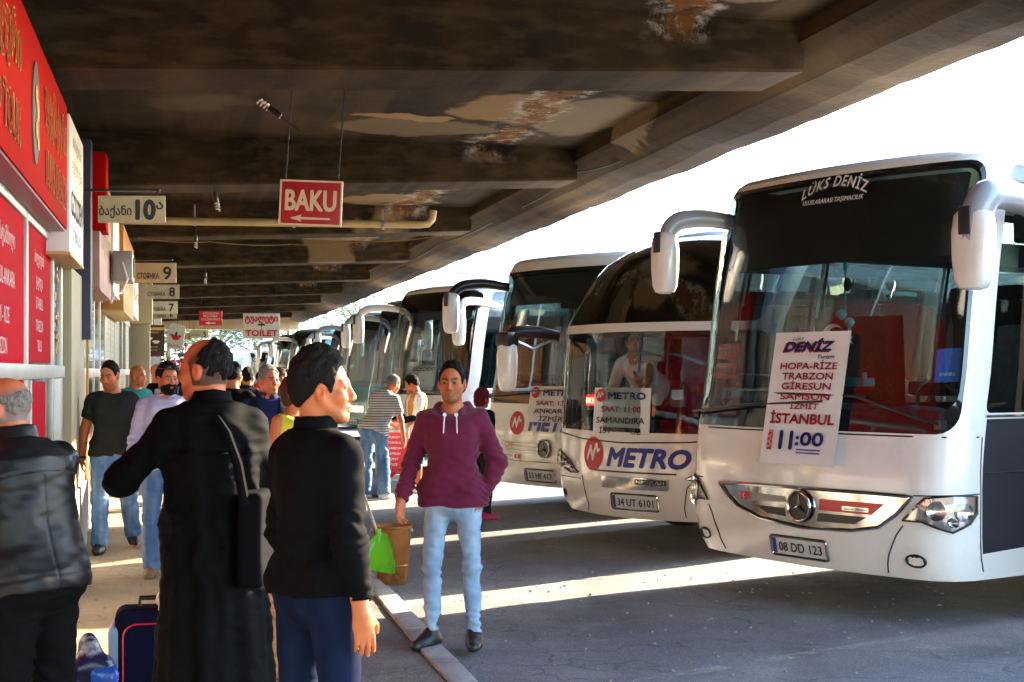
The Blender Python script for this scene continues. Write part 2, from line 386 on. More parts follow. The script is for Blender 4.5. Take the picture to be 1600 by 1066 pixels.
TZ = np.array([-.13, -.08, 0, .08, .16, .24, .33, .41, .47, .51, .545, .58, .62])
TW = np.array([.100, .158, .174, .164, .151, .148, .160, .170, .158, .128, .085, .062, .055])
TD = np.array([.070, .110, .126, .118, .107, .106, .115, .122, .112, .092, .075, .064, .056])
TO = np.array([.0, -.006, -.012, -.004, .006, .008, .004, -.002, -.010, -.014, -.014, -.010, -.006])
class Body:
    """joints and distance fields of one posed figure, in its own frame: x right, y forward, z up, metres"""
    def __init__(s, o):
        s.o = o; k = s.k = o.get('H', 1.75) / 1.75; g = s.g = o.get('girth', 1.0)
        s.hip = {q: V3(q * .092 * k, 0, 0) for q in (-1, 1)}
        s.knee = {}; s.ank = {}; low = 1e9
        for q, nm in ((-1, 'L'), (1, 'R')):
            th, sh = o.get('leg' + nm, ((q * .06, .02, -1), (0, -.03, -1)))
            s.knee[q] = s.hip[q] + nrm(th) * .435 * k; s.ank[q] = s.knee[q] + nrm(sh) * .405 * k
        s.z0 = .085 * k - min(s.ank[-1][2], s.ank[1][2])
        for d in (s.hip, s.knee, s.ank):
            for q in d: d[q] = d[q] + V3(0, 0, s.z0)
        s.root = V3(0, 0, s.z0)
        lean, side, tw = [R(a) for a in o.get('torso', (0, 0, 0))]
        s.T = rotx(-lean) @ roty(side) @ rotz(-tw)
        hy, hp, hr = [R(a) for a in o.get('head', (0, 0, 0))]           # yaw to the figure's right, nod down, tilt
        s.Hd = rotz(-hy) @ rotx(-hp) @ roty(hr)
        s.nb = s.tp((0, -.012, .55)); s.hc = s.nb + s.Hd @ V3(0, .026, .138) * k
        s.sho = {}; s.elb = {}; s.wri = {}; s.fin = {}; s.hax = {}
        sw = o.get('shoulder', 1.0)
        for q, nm in ((-1, 'L'), (1, 'R')):
            ua, fa, hd, pn, curl = o.get('arm' + nm, ((q * .16, -.05, -1), (q * .06, .14, -1), (0, .12, -1), (-q, 0, 0), .5))
            s.sho[q] = s.tp((q * .163 * sw * (g * .4 + .6), -.012, .466)); s.elb[q] = s.sho[q] + nrm(ua) * .29 * k
            s.wri[q] = s.elb[q] + nrm(fa) * .255 * k
            z = nrm(hd); y = nrm(np.asarray(pn, F4) - z * (np.asarray(pn, F4) @ z)); x = np.cross(y, z)
            s.hax[q] = (x, y, z, curl)
    def tp(s, p): return s.root + s.T @ (V3(*p) * s.k)
    def tl(s, p): return ((p - s.root) @ s.T) / s.k                      # world -> torso frame (unit figure)
    def torso(s, p, inf=0.0, zlo=-.13, zhi=.60, tab=None):
        q = s.tl(p); z = q[:, 2]; g = s.g; W, D = (TW, TD) if tab is None else tab
        belly = s.o.get('belly', 0) * np.exp(-((z - .12) / .12) ** 2)
        w_ = np.interp(z, TZ, W) * g + inf; d_ = np.interp(z, TZ, D) * g + inf + belly * .5; o_ = np.interp(z, TZ, TO) + belly * .5
        x = np.abs(q[:, 0]) / w_; y = np.abs(q[:, 1] - o_) / d_
        d = ((x ** 2.3 + y ** 2.3) ** (1 / 2.3) - 1) * np.minimum(w_, d_)
        return smax(smax(d, z - zhi - inf * .3, .04), zlo - inf * .3 - z, .05) * s.k
    def arm(s, p, q, inf=0.0, to=2.0):
        k = s.k * s.o.get('limb', 1.0)
        d = rcone(p, s.sho[q], s.elb[q], .054 * k + inf, .041 * k + inf)
        if to > 1:
            d = smin(d, rcone(p, s.elb[q], s.wri[q], .042 * k + inf, .029 * k + inf), .02)
            if to < 1.99 or inf:
                a_ = nrm(s.wri[q] - s.elb[q]); a = (p - s.elb[q]) @ a_; d = np.where(np.linalg.norm(p - s.sho[q], axis=1) > .10, np.maximum(d, a - .255 * s.k * (to - 1)), d)
        else:
            d = rcone(p, s.sho[q], s.elb[q], .056 * k + inf, .046 * k + inf); a_ = nrm(s.elb[q] - s.sho[q]); d = np.maximum(d, (p - s.sho[q]) @ a_ - .29 * s.k * to)
        return d
    def leg(s, p, q, inf=0.0):
        k = s.k * s.o.get('limb', 1.0)
        d = rcone(p, s.hip[q] + V3(0, 0, .03), s.knee[q], .088 * k + inf, .055 * k + inf)
        calf = s.knee[q] + (s.ank[q] - s.knee[q]) * .3 - V3(0, .012, 0)
        d = smin(d, smin(rcone(p, s.knee[q], s.ank[q], .052 * k + inf, .037 * k + inf), rcone(p, calf, calf + (s.ank[q] - s.knee[q]) * .3, .05 * k + inf, .04 * k + inf), .03), .03)
        return d
    def hand(s, p, q):
        x, y, z, curl = s.hax[q]; k = s.k; w0 = s.wri[q]
        Rm = np.stack([x, y, z], 1)
        t = q                                                            # the thumb side
        def at(a, b, c): return w0 + (x * a + y * b + z * c) * k
        d = ellip(p, at(0, 0, .045), np.array([.040, .016, .052]) * k, Rm)
        d = smin(d, rcone(p, w0, at(0, 0, .03), .027 * k, .026 * k), .02)
        ths = -1 if q > 0 else 1
        sgn = s.o.get('thumb' + ('R' if q > 0 else 'L'), ths)
        for i, (fx, ln, c0) in enumerate(((.029, .070, .9), (.010, .079, 1), (-.010, .074, 1.08), (-.028, .058, 1.18))):
            a = at(sgn * fx, 0, .082 - abs(i - 1.2) * .004); ang = 0; r = .0092 * k
            for j, fr in enumerate((.46, .31, .23)):
                ang += curl * c0 * (.45, .75, .5)[j]
                dr = z * math.cos(ang) + y * math.sin(ang) + x * (sgn * fx * 1.6)
                b = a + dr * ln * fr * k; d = np.minimum(d, rcone(p, a, b, r, r * .93)) if j else smin(d, rcone(p, a, b, r, r * .93), .008)
                a = b; r *= .93
        a = at(sgn * .026, .004, .022); b = at(sgn * .052, .014 + curl * .012, .052); c = at(sgn * (.058 - curl * .012), .02 + curl * .02, .082)
        d = smin(d, rcone(p, a, b, .014 * k, .0115 * k), .012); return np.minimum(d, rcone(p, b, c, .0115 * k, .009 * k))
    def hl(s, p): return ((p - s.hc) @ s.Hd) / s.k                       # world -> head frame
    def head(s, p, neck=True):
        q = s.hl(p); k = s.k; f = s.o.get('face', 0)
        ax = q.copy(); ax[:, 0] = np.abs(ax[:, 0])
        d = ellip(q, (0, -.014, .034), (.077, .099, .093))
        d = smin(d, ellip(q, (0, .030, -.045), (.058, .064, .072)), .03)
        d = smin(d, ellip(q, (0, .072, -.094), (.026, .020, .020)), .025)
        d = smin(d, rcone(ax, (.062, -.005, -.03), (.030, .060, -.092), .014, .014), .02)
        d = smin(d, ellip(ax, (.043, .060, -.020), (.026, .026, .026)), .02)
        d = smin(d, rcone(ax, (.0, .083, .032), (.045, .068, .028), .012, .011), .012)
        d = smax(d, -ellip(ax, (.031, .098, .008), (.022, .018, .014)), .012)
        n = rcone(q, (0, .087, .022), (0, .108, -.023), .008, .0115); n = smin(n, ellip(ax, (.013, .100, -.029), (.009, .011, .008)), .008)
        d = smin(d, n, .008)
        d = np.minimum(d, ellip(ax, (.031, .0755, .009), (.0135, .0135, .0125)))
        d = smin(d, ellip(ax, (.030, .083, .018), (.017, .007, .0045)), .005)
        d = smin(d, ellip(q, (0, .091, -.055), (.025, .011, .0065)), .005); d = smin(d, ellip(q, (0, .089, -.0665), (.021, .011, .0075)), .005)
        d = smax(d, -rcone(ax, (0, .104, -.0605), (.022, .094, -.0605), .0022, .0018), .003)
        er = ellip(ax, (.080, -.008, -.002), (.011, .021, .033), rotz(-.35)); er = smax(er, -ellip(ax, (.090, -.002, .002), (.008, .011, .019), rotz(-.35)), .006)
        d = smin(d, er, .008)
        if neck:
            nk = rcone(q, (0, -.026, -.045), ((s.nb - s.hc) @ s.Hd) / k + V3(0, .004, -.03), .056, .062); d = smin(d, nk, .025)
        return d * k
    def skin_sdf(s, p):
        bare = s.o.get('legs', {}).get('cut', 0) > 0
        d = smin(s.torso(p, -.020), np.minimum(s.leg(p, -1, -.002 if bare else -.016), s.leg(p, 1, -.002 if bare else -.016)), .02)
        a = np.minimum(smin(s.arm(p, -1), s.hand(p, -1), .015), smin(s.arm(p, 1), s.hand(p, 1), .015)); d = smin(d, a, .02)
        for q in (-1, 1):
            ft = s.foot(p, q, -.012); d = smin(d, ft, .02)
        d = smin(d, s.traps(p, -.006), .04); return smin(d, s.head(p), .02)
    def traps(s, p, inf=0.0):
        k = s.k; r = .034 * k + inf
        return np.minimum(rcone(p, s.tp((.03, -.02, .535)), s.tp((.145, -.014, .478)), r, r), rcone(p, s.tp((-.03, -.02, .535)), s.tp((-.145, -.014, .478)), r, r))
    def foot(s, p, q, inf=0.0):
        yaw, pit = s.o.get('foot' + ('R' if q > 0 else 'L'), (q * 8, 0)); Rm = rotz(-R(yaw)) @ rotx(R(pit)); k = s.k
        u = ((p - s.ank[q]) @ Rm) / k
        d = rcone(u, (0, -.045, -.045), (q * .004, .06, -.052), .040, .043); d = smin(d, rcone(u, (q * .004, .06, -.055), (0, .155, -.062), .043, .032), .03)
        d = smin(d, rcone(u, (0, 0, .0), (0, .005, -.03), .042, .046), .04) - inf / k
        return smax(d, -.085 - u[:, 2] - inf / k, .008) * k
    def tone(s, V):
        o = s.o; sk = np.array(o.get('skin', (.50, .19, .09))) * np.array([1.0, .82, .70]); p = V.astype(F4); q = s.hl(p); ax = q.copy(); ax[:, 0] = np.abs(ax[:, 0])
        c = np.tile(sk, (len(V), 1))
        def blend(msk, col): c[:] = c * (1 - msk[:, None]) + np.array(col) * msk[:, None]
        sm = lambda d, e: np.clip(.5 - d / e, 0, 1)
        hd = sm(np.linalg.norm(q, axis=1) - .19, .02)
        red = sk * np.array([1.08, .72, .66])
        blend(hd * .6 * sm(ellip(ax, (.045, .08, -.025), (.028, .03, .022)), .03), red); blend(hd * .6 * sm(ellip(ax, (.085, -.005, 0), (.016, .025, .036)), .01), red); blend(hd * .5 * sm(ellip(q, (0, .115, -.024), (.016, .02, .016)), .01), red)
        b = o.get('stubble', .35)
        if b:
            jaw = sm(ellip(ax, (.0, .055, -.078), (.062, .075, .048)), .03) * (q[:, 1] > -.01) * sm(ellip(ax, (.05, .075, -.02), (.03, .04, .03)) * -1, .01)
            blend(hd * b * jaw, sk * .16)
        lw = 1.3 if o.get('female') else 1
        blend(hd * .75 * sm(np.minimum(ellip(q, (0, .096, -.055), (.024, .012, .0065)), ellip(q, (0, .094, -.0665), (.020, .012, .0075))), .003), sk * np.array([.92, .62, .6]))
        blend(hd * .55 * sm(ellip(ax, (.031, .090, .010), (.020, .02, .013)), .008), sk * .42)
        blend(hd * .95 * sm(rcone(ax, (.012, .09, .029), (.046, .075, .033), .0075, .0055), .004), sk * .05)
        ey = np.linalg.norm((ax - V3(.031, .0755, .009)) / V3(.0135, .0135, .0125), axis=1)
        e = hd * (ey < 1.06) * (ax[:, 1] > .082) * (np.abs(ax[:, 2] - .008) < .0050); blend(e.astype(float), (.26, .22, .19))
        blend((e * (np.hypot(ax[:, 0] - .031, ax[:, 2] - .009) < .0072)).astype(float), (.012, .008, .006))
        hm = s.o.get('bare_scalp')
        if hm:                                                            # closely cropped ring of hair round a bald crown
            m_ = hd * sm(-(ellip(q, *o.get('crown', ((0, .012, .098), (.086, .122, .078))))), .02) * (q[:, 2] > -.055) * (q[:, 1] < .03 + q[:, 2] * .2) * sm(ellip(ax, (.085, -.002, 0), (.018, .03, .038)) * -1, .01)
            blend(m_ * .92, hm)
        return np.clip(c, 0, 1)
    def bounds(s, pad=.25):
        pts = np.array([*s.ank.values(), *s.knee.values(), *s.elb.values(), *[s.wri[q] + s.hax[q][2] * .12 * s.k for q in s.wri], *s.sho.values(), s.hc, s.root])
        lo = pts.min(0) - pad; hi = pts.max(0) + pad; lo[2] = -.03; return lo, hi

def make_person(o, label, pos, yaw, group='people waiting on the platform', res=.011):
    """o: pose and outfit; yaw: degrees, 0 = facing away from the camera, clockwise seen from above"""
    t = thing('person', label, 'person', pos, R(-yaw), group)
    B = Body(o); k = B.k; lo, hi = B.bounds(); sd_ = o.get('seed', len(label)); W1 = Wave(sd_, 34); W2 = Wave(sd_ + 1, 75, stretch=(.7, .7, 1.5))
    sdf_obj('body', B.skin_sdf, lo, hi, res, M['skin'], t, B.tone)
    hr = res if res < .006 else res * .7
    # -- hair
    hs = o.get('hair')
    if hs:
        hk, hm, side = hs; Wh = Wave(sd_ + 2, 160); Wl = Wave(sd_ + 3, 60)
        def hair(p):
            q = B.hl(p); ax = q.copy(); ax[:, 0] = np.abs(ax[:, 0])
            d = ellip(q, (0, -.016, .036), (.080 + side, .102 + side, .096 + hk)) - hk * .25 - .0022 * Wh(q) - .0030 * Wl(q) - .0016 * Wave(sd_ + 4, 330)(q)
            hl_ = o.get('hairline', .070) + .022 + .022
            face = np.maximum(ellip(q, (0, .100, -.020), (.100, .084, .026 + hl_)), -1)
            d = smax(d, -face, .012)
            d = smax(d, -ellip(ax, (.090, .000, -.012), (.026, .024, .034)), .006)
            if o.get('crown_cut'): d = smax(d, -ellip(q, *o['crown_cut']) - .0015 * Wl(q), .006)
            if o.get('hair_long'):
                b = ellip(q, (0, -.045, -.035), (.088, .075, .085)) - .004 * Wh(q); b = smax(b, -face, .012); return smin(d, b, .02) * k
            zc = np.clip(-.062 + (q[:, 1] + .085) * 1.0, -.062, .022); zc = zc - .030 * np.exp(-((q[:, 1] - .030) / .013) ** 2); back = q[:, 2] - zc
            return smax(d, -back, .008) * k
        sdf_obj('hair', hair, B.hc - .17, B.hc + .17, hr, M[hm], t)
    if o.get('beard'):
        Wh = Wave(sd_ + 5, 170)
        def beard(p):
            q = B.hl(p); d = np.maximum(B.head(p, False) / k - .010 - .003 * Wh(q), -(B.head(p, False) / k + .006))
            ax = q.copy(); ax[:, 0] = np.abs(ax[:, 0])
            d = smax(d, ellip(ax, (0, .05, -.075), (.072, .085, .062)), .008); return smax(d, -ellip(q, (0, .105, -.060), (.022, .02, .010)), .004) * k
        sdf_obj('beard', beard, B.hc - .16, B.hc + .16, hr, M[hs[1] if hs else 'hair_dark'], t)
    # -- upper garment
    u = o.get('top')
    if u:
        inf = u.get('inf', .014); sl = u.get('sleeve', 2.0); hem = u.get('hem', -.06); wr = u.get('wrinkle', .0045); wid = u.get('wide', 0)
        tab = None
        if u.get('boxy'): tab = (np.maximum(TW, np.where((TZ < .42) & (TZ > -.1), .168, 0)), np.maximum(TD, np.where((TZ < .42) & (TZ > -.1), .116, 0)))
        li = max(inf, o.get('legs', {}).get('inf', .012)) + .016
        def top(p):
            d = B.torso(p, inf, zlo=hem - .2, tab=tab); ql = B.tl(p)
            for q in (-1, 1):
                if sl > 0: d = smin(d, B.arm(p, q, inf * .8 + wid, sl), .03)
                d = smin(d, rcone(p, B.hip[q] + V3(0, 0, .03), B.knee[q], .088 * k * o.get('limb', 1) + li, .055 * k + li), .03)
            d = smin(d, B.traps(p, inf * .5), .04)
            if u.get('round'):                                           # a rounded folded hem
                d = smax(d, (hem - ql[:, 2]) * k, .015)
            else: d = np.maximum(d, (hem - ql[:, 2]) * k)
            nz = u.get('neck', .555)
            d = smax(d, (ql[:, 2] - nz + np.maximum(0, ql[:, 1]) * u.get('vee', .35)) * k, .008)
            if u.get('collar'):
                ch = u['collar']; nq = ql - V3(0, -.012, 0); rr = np.hypot(nq[:, 0], nq[:, 1] * 1.05); th = u.get('collar_th', .008)
                zc = ql[:, 2] - (nz + .012)
                col_ = np.maximum(np.abs(rr - (.073 * (.7 + .3 * B.g) - zc * .12)) - th, np.maximum(zc - ch, -zc - .05)); col_ = np.maximum(col_, ql[:, 1] - .055) * k
                d = smin(d, col_, .008)
            if u.get('hood'):
                hq = rcone(ql, (-.085, -.055, .535), (0, -.115, .515), .034, .045); hq = np.minimum(hq, rcone(ql, (.085, -.055, .535), (0, -.115, .515), .034, .045))
                hq = smin(hq, np.minimum(rcone(ql, (-.085, -.05, .54), (-.05, .07, .50), .030, .016), rcone(ql, (.085, -.05, .54), (.05, .07, .50), .030, .016)), .03); d = smin(d, hq * k, .015)
            d = d - wr * W1(p) * np.clip(1.2 - ql[:, 2] * 1.2, .5, 1) - wr * .5 * W2(p)
            if u.get('yoke'): d = d + .004 * np.exp(-((ql[:, 2] - .405 - .012 * np.cos(ql[:, 0] * 9)) / .004) ** 2) * (ql[:, 1] < 0) + .003 * np.exp(-(ql[:, 0] / .004) ** 2) * (ql[:, 1] < 0) * (ql[:, 2] < .40)
            # creases where the sleeves bend and bunch
            for q in (-1, 1):
                if sl > 1:
                    r_ = np.linalg.norm(p - B.elb[q], axis=1); ax_ = nrm(B.wri[q] - B.elb[q]); a = (p - B.elb[q]) @ ax_
                    d = d - wr * 1.1 * np.sin(a * 120 + 3 * W1(p)) * np.exp(-(r_ / .09) ** 2)
                    r_ = np.linalg.norm(p - B.wri[q] + ax_ * .05, axis=1); d = d - wr * 1.2 * np.sin(a * 170 + 2 * W1(p)) * np.exp(-(r_ / .08) ** 2)
            if u.get('rib'):
                zz = ql[:, 2] - hem; d = d + .005 * np.exp(-((zz - .055) / .012) ** 2)
            return d
        sdf_obj(u['kind'], top, lo, hi, res, M[u['mat']], t)
    v = o.get('vest')
    if v:
        def vest(p):
            ql = B.tl(p); d = B.torso(p, v.get('inf', .03), zlo=-.2); d = smin(d, B.traps(p, .018), .04)
            d = np.maximum(d, (v.get('hem', -.02) - ql[:, 2]) * k); d = np.maximum(d, (np.abs(ql[:, 0]) - .165) * k)
            op = v.get('open', .05); d = smax(d, -np.maximum(np.abs(ql[:, 0]) - op - np.maximum(0, ql[:, 2] - .3) * .12, .0 - ql[:, 1]) * k, .006)
            d = smax(d, (ql[:, 2] - .545) * k, .01); return d - .004 * W1(p)
        sdf_obj(v['kind'], vest, lo, hi, res, M[v['mat']], t)
    # -- trousers
    tr_ = o.get('legs')
    if tr_:
        inf = tr_.get('inf', .012); fl = tr_.get('flare', 0.0); cut = tr_.get('cut', .0); wr = tr_.get('wrinkle', .004)
        def trou(p):
            d = smin(B.leg(p, -1, inf), B.leg(p, 1, inf), .008) if not tr_.get('wide') else smin(B.leg(p, -1, inf), B.leg(p, 1, inf), .03)
            for q in (-1, 1):
                if fl: d = smin(d, rcone(p, B.knee[q], B.ank[q], .058 * k + inf, .046 * k + inf + fl), .02)
            d = smin(d, B.torso(p, .016, zlo=-.145, zhi=.10), .03); ql = B.tl(p); d = np.maximum(d, (ql[:, 2] - o.get('rise', .06)) * k)
            for q in (-1, 1):
                ax_ = nrm(B.ank[q] - B.knee[q]); a = (p - B.knee[q]) @ ax_; own = np.linalg.norm(p - B.ank[q], axis=1) < .25
                L_ = .405 * k; d = np.where(own | (cut > 0), np.where((np.linalg.norm(p - (B.knee[q] + ax_ * np.clip(a, 0, L_ + .2)[:, None]), axis=1) < .13) & (a > 0), np.maximum(d, a - L_ * (1 - cut) - .030), d), d)
                r_ = np.linalg.norm(p - B.knee[q], axis=1); d = d - wr * np.sin(a * 85 + 2.5 * W1(p)) * np.exp(-(r_ / .11) ** 2)
                if not cut:
                    r_ = np.linalg.norm(p - B.ank[q] + ax_ * .06, axis=1); d = d - wr * 1.5 * np.sin(a * 110 + 3 * W1(p)) * np.exp(-(r_ / .09) ** 2)
            return d - wr * .8 * W1(p) - wr * .4 * W2(p)
        l2 = lo.copy(); h2 = hi.copy(); h2[2] = B.root[2] + .22
        sdf_obj(tr_['kind'], trou, l2, h2, res, M[tr_['mat']], t)
    # -- robe
    rb = o.get('robe')
    if rb:
        z0 = .02
        def robe(p):
            ql = B.tl(p); d = B.torso(p, .022, zlo=-.1)
            for q in (-1, 1): d = smin(d, smin(B.arm(p, q, .020), rcone(p, B.elb[q], B.wri[q], .060, .075), .03), .045)
            d = smin(d, B.traps(p, .02), .05)
            x, y, z = p[:, 0], p[:, 1], p[:, 2]; f = np.clip((B.root[2] + .30 * k - z) / (B.root[2] + .30 * k), 0, 1.1)
            an = np.arctan2(y, x); fold = (np.sin(an * 7 + 1.3 + .6 * np.sin(an * 3)) * .6 + np.sin(an * 13 + 2 + .3 * W1(p)) * .4) * .022 * f ** .8
            rx = .175 + .10 * f; ry = .135 + .10 * f
            sk_ = (np.sqrt((x / rx) ** 2 + ((y + .01) / ry) ** 2) - 1) * np.minimum(rx, ry) - fold
            sk_ = np.maximum(sk_, z - (B.root[2] + .36 * k)); d = smin(d, sk_, .06)
            d = np.maximum(d, z0 - z)
            nz = .565; d = smax(d, (ql[:, 2] - nz) * k, .008)
            nq = ql - V3(0, -.012, 0); rr = np.hypot(nq[:, 0], nq[:, 1]); zc = ql[:, 2] - nz
            d = smin(d, np.maximum(np.abs(rr - (.070 - zc * .1)) - .008, np.maximum(zc - .045, -zc - .05)) * k, .01)
            for q in (-1, 1):
                ax_ = nrm(B.wri[q] - B.elb[q]); d = np.where(np.linalg.norm(p - B.wri[q], axis=1) < .13, np.maximum(d, (p - B.elb[q]) @ ax_ - .25), d)
            back = .010 * np.sin(ql[:, 0] * 55 + 1.2 * W1(p)) * np.exp(-((ql[:, 2] - .12) / .30) ** 2) * (ql[:, 1] < 0)
            return d - back - .004 * W1(p) - .002 * W2(p)
        l2 = lo - .12; l2[2] = 0; sdf_obj(rb['kind'], robe, l2, hi + .08, res, M[rb['mat']], t)
    # -- shoes
    if o.get('shoe'):
        for q in (-1, 1): sdf_obj('shoe', lambda p: B.foot(p, q, .004), B.ank[q] - [.16, .2, .12], B.ank[q] + [.16, .26, .1], max(.006, res * .7), M[o['shoe']], t)
    t['_b'] = 0; del t['_b']
    return t, B
# ------------------------------------------------------------------ ground
def grid_sheet(name, pts, z, m, nx=1, ny=1, rough=0.0, seed=1):
    """quad given by four ground corners, subdivided, gently uneven"""
    a, b, c, d = [Vector((p[0], p[1], 0)) for p in pts]; mb = MB(); rnd = Wave(seed, 2.5); vs = []
    for j in range(ny + 1):
        for i in range(nx + 1):
            u, v = i / nx, j / ny; p = (a * (1 - u) + b * u) * (1 - v) + (d * (1 - u) + c * u) * v; vs.append((p.x, p.y, z))
    if rough:
        A = np.array(vs, F4); A[:, 2] += rough * rnd(A); vs = [tuple(map(float, q)) for q in A]
    fs = [(j * (nx + 1) + i, j * (nx + 1) + i + 1, (j + 1) * (nx + 1) + i + 1, (j + 1) * (nx + 1) + i) for j in range(ny) for i in range(nx)]
    mb.add(vs, fs); return struct(mb.build(name, m))

def ground_mat(name, base, light, dark, speck=True, stain=.5, sc=1.0, rough=.85, bump=.5):
    m = bpy.data.materials.new(name); m.use_nodes = True; n, l = nodes(m); b = n['Principled BSDF']
    tc = n.new('ShaderNodeTexCoord')
    def noise(s, d=8, r=.6, vec=None):
        t = n.new('ShaderNodeTexNoise'); t.inputs['Scale'].default_value = s; t.inputs['Detail'].default_value = d; t.inputs['Roughness'].default_value = r
        l.new(vec or tc.outputs['Object'], t.inputs['Vector']); return t.outputs[0]
    def rng(s, a, c, lo=0, hi=1):
        r = n.new('ShaderNodeMapRange'); r.inputs[1].default_value = a; r.inputs[2].default_value = c; r.inputs[3].default_value = lo; r.inputs[4].default_value = hi; l.new(s, r.inputs[0]); return r.outputs[0]
    def mix(f, a, c, bt='MIX'):
        x = n.new('ShaderNodeMix'); x.data_type = 'RGBA'; x.blend_type = bt
        if isinstance(f, float): x.inputs[0].default_value = f
        else: l.new(f, x.inputs[0])
        for s, i in ((a, 6), (c, 7)):
            if isinstance(s, tuple): x.inputs[i].default_value = (*s, 1)
            else: l.new(s, x.inputs[i])
        return x.outputs[2]
    c = mix(rng(noise(.55 * sc), .35, .65), dark, base)
    c = mix(rng(noise(1.7 * sc, 10, .7), .5, .75, 0, .8), c, light)
    c = mix(rng(noise(38), .35, .7, 0, .55), c, tuple(q * .45 for q in base))
    if speck:
        v = n.new('ShaderNodeTexVoronoi'); v.inputs['Scale'].default_value = 70; l.new(tc.outputs['Object'], v.inputs['Vector'])
        c = mix(rng(v.outputs['Distance'], .10, .22, .65, 0), c, tuple(min(1, q * 3.2) for q in light))
    mp = n.new('ShaderNodeMapping'); mp.inputs['Scale'].default_value = (1, .22, 1); mp.inputs['Rotation'].default_value = (0, 0, 1.2); l.new(tc.outputs['Object'], mp.inputs[0])
    c = mix(rng(noise(1.1, 6, .55, mp.outputs[0]), .56, .72, 0, stain), c, tuple(q * .35 for q in dark))
    # hairline cracks
    v = n.new('ShaderNodeTexVoronoi'); v.feature = 'DISTANCE_TO_EDGE'; v.inputs['Scale'].default_value = .55
    wv = n.new('ShaderNodeVectorMath'); wv.operation = 'MULTIPLY_ADD'; nn = n.new('ShaderNodeTexNoise'); nn.inputs['Scale'].default_value = 2.2; l.new(tc.outputs['Object'], nn.inputs['Vector'])
    l.new(nn.outputs['Color'], wv.inputs[0]); wv.inputs[1].default_value = (.9, .9, .9); l.new(tc.outputs['Object'], wv.inputs[2]); l.new(wv.outputs[0], v.inputs['Vector'])
    c = mix(rng(v.outputs['Distance'], .002, .009, .40, 0), c, tuple(q * .2 for q in dark))
    l.new(c, b.inputs['Base Color']); l.new(rng(noise(3), .3, .7, rough - .15, rough + .08), b.inputs['Roughness']); b.inputs['Specular IOR Level'].default_value = .35
    bp = n.new('ShaderNodeBump'); bp.inputs['Strength'].default_value = bump; bp.inputs['Distance'].default_value = .012
    h = n.new('ShaderNodeMath'); h.operation = 'ADD'; l.new(noise(55, 6), h.inputs[0]); l.new(noise(9, 4), h.inputs[1])
    l.new(h.outputs[0], bp.inputs['Height']); l.new(bp.outputs[0], b.inputs['Normal']); return m

M['asphalt'] = ground_mat('asphalt', (.26, .264, .274), (.38, .385, .395), (.17, .173, .18))
M['pavement'] = ground_mat('pavement', (.50, .385, .25), (.60, .48, .32), (.35, .27, .175), speck=False, stain=.35)
M['rough_path'] = ground_mat('rough pavement', (.25, .235, .21), (.36, .34, .305), (.14, .13, .118), stain=.6, bump=.9)
M['kerb'] = ground_mat('kerb stone', (.50, .50, .49), (.62, .62, .61), (.33, .33, .32), speck=False, sc=2.5, stain=.6)
KA = 1.56                                                              # the kerb, metres across from the camera
grid_sheet('ground', [(-200, -40), (320, -40), (320, 480), (-200, 480)], -.012, M['asphalt'])
q = [BF(KA, -6), BF(60, -6), BF(60, 95), BF(KA, 95)]
grid_sheet('asphalt', q, 0, M['asphalt'], 60, 90, .002, 3)
q = [BF(.55, -6), BF(KA - .14, -6), BF(KA - .14, 75), BF(.55, 75)]
grid_sheet('rough_pavement', q, .028, M['rough_path'], 10, 160, .006, 4)
q = [BF(-1.2, -6), BF(.55, -6), BF(.55, 75), BF(-1.2, 75)]
grid_sheet('platform', q, .030, M['pavement'], 20, 160, .003, 5)
# kerb stones, each a stone of its own in one kerb
rk = random.Random(3); kb = MB(); l0 = -4.0
while l0 < 72:
    ln = rk.uniform(.85, 1.05); dx = rk.uniform(-.012, .012); zt = .05 + rk.uniform(-.008, .008)
    vs = []
    for (a, l) in ((KA - .15 + dx, l0 + .008), (KA + dx, l0 + .008), (KA + dx, l0 + ln - .008), (KA - .15 + dx, l0 + ln - .008)):
        for z in (-.05, zt): vs.append(tuple(BF(a + rk.uniform(-.003, .003), l, z)))
    kb.add(vs, [(0, 2, 3, 1), (2, 4, 5, 3), (4, 6, 7, 5), (6, 0, 1, 7), (1, 3, 5, 7)])
    l0 += ln
struct(kb.build('kerb', M['kerb'], bevel=.008))
# worn bay lines
def worn_paint():
    m = bpy.data.materials.new('worn line paint'); m.use_nodes = True; n, l = nodes(m); b = n['Principled BSDF']
    b.inputs['Base Color'].default_value = (.50, .50, .49, 1); b.inputs['Roughness'].default_value = .8
    tc = n.new('ShaderNodeTexCoord'); a = n.new('ShaderNodeTexNoise'); a.inputs['Scale'].default_value = 3; a.inputs['Detail'].default_value = 10; a.inputs['Roughness'].default_value = .75; l.new(tc.outputs['Object'], a.inputs['Vector'])
    r = n.new('ShaderNodeMapRange'); r.inputs[1].default_value = .44; r.inputs[2].default_value = .62; r.inputs[4].default_value = .62; l.new(a.outputs[0], r.inputs[0]); l.new(r.outputs[0], b.inputs['Alpha']); return m
M['line'] = worn_paint()
for p0, p1, wd in (((640, 949), (1180, 866), .10), ((1000, 1066), (1500, 985), .11), ((560, 850), (980, 800), .10)):
    a, b = G(*p0), G(*p1); nrm_ = (b - a).cross(Vector((0, 0, 1))).normalized() * wd / 2; nseg = 24; mb = MB(); vs = []
    for i in range(nseg + 1):
        c = a.lerp(b, i / nseg); vs += [(c - nrm_ + Vector((0, 0, .007)))[:], (c + nrm_ + Vector((0, 0, .007)))[:]]
    mb.add(vs, [(2 * i, 2 * i + 1, 2 * i + 3, 2 * i + 2) for i in range(nseg)]); o = mb.build('road_marking', M['line']); struct(o)
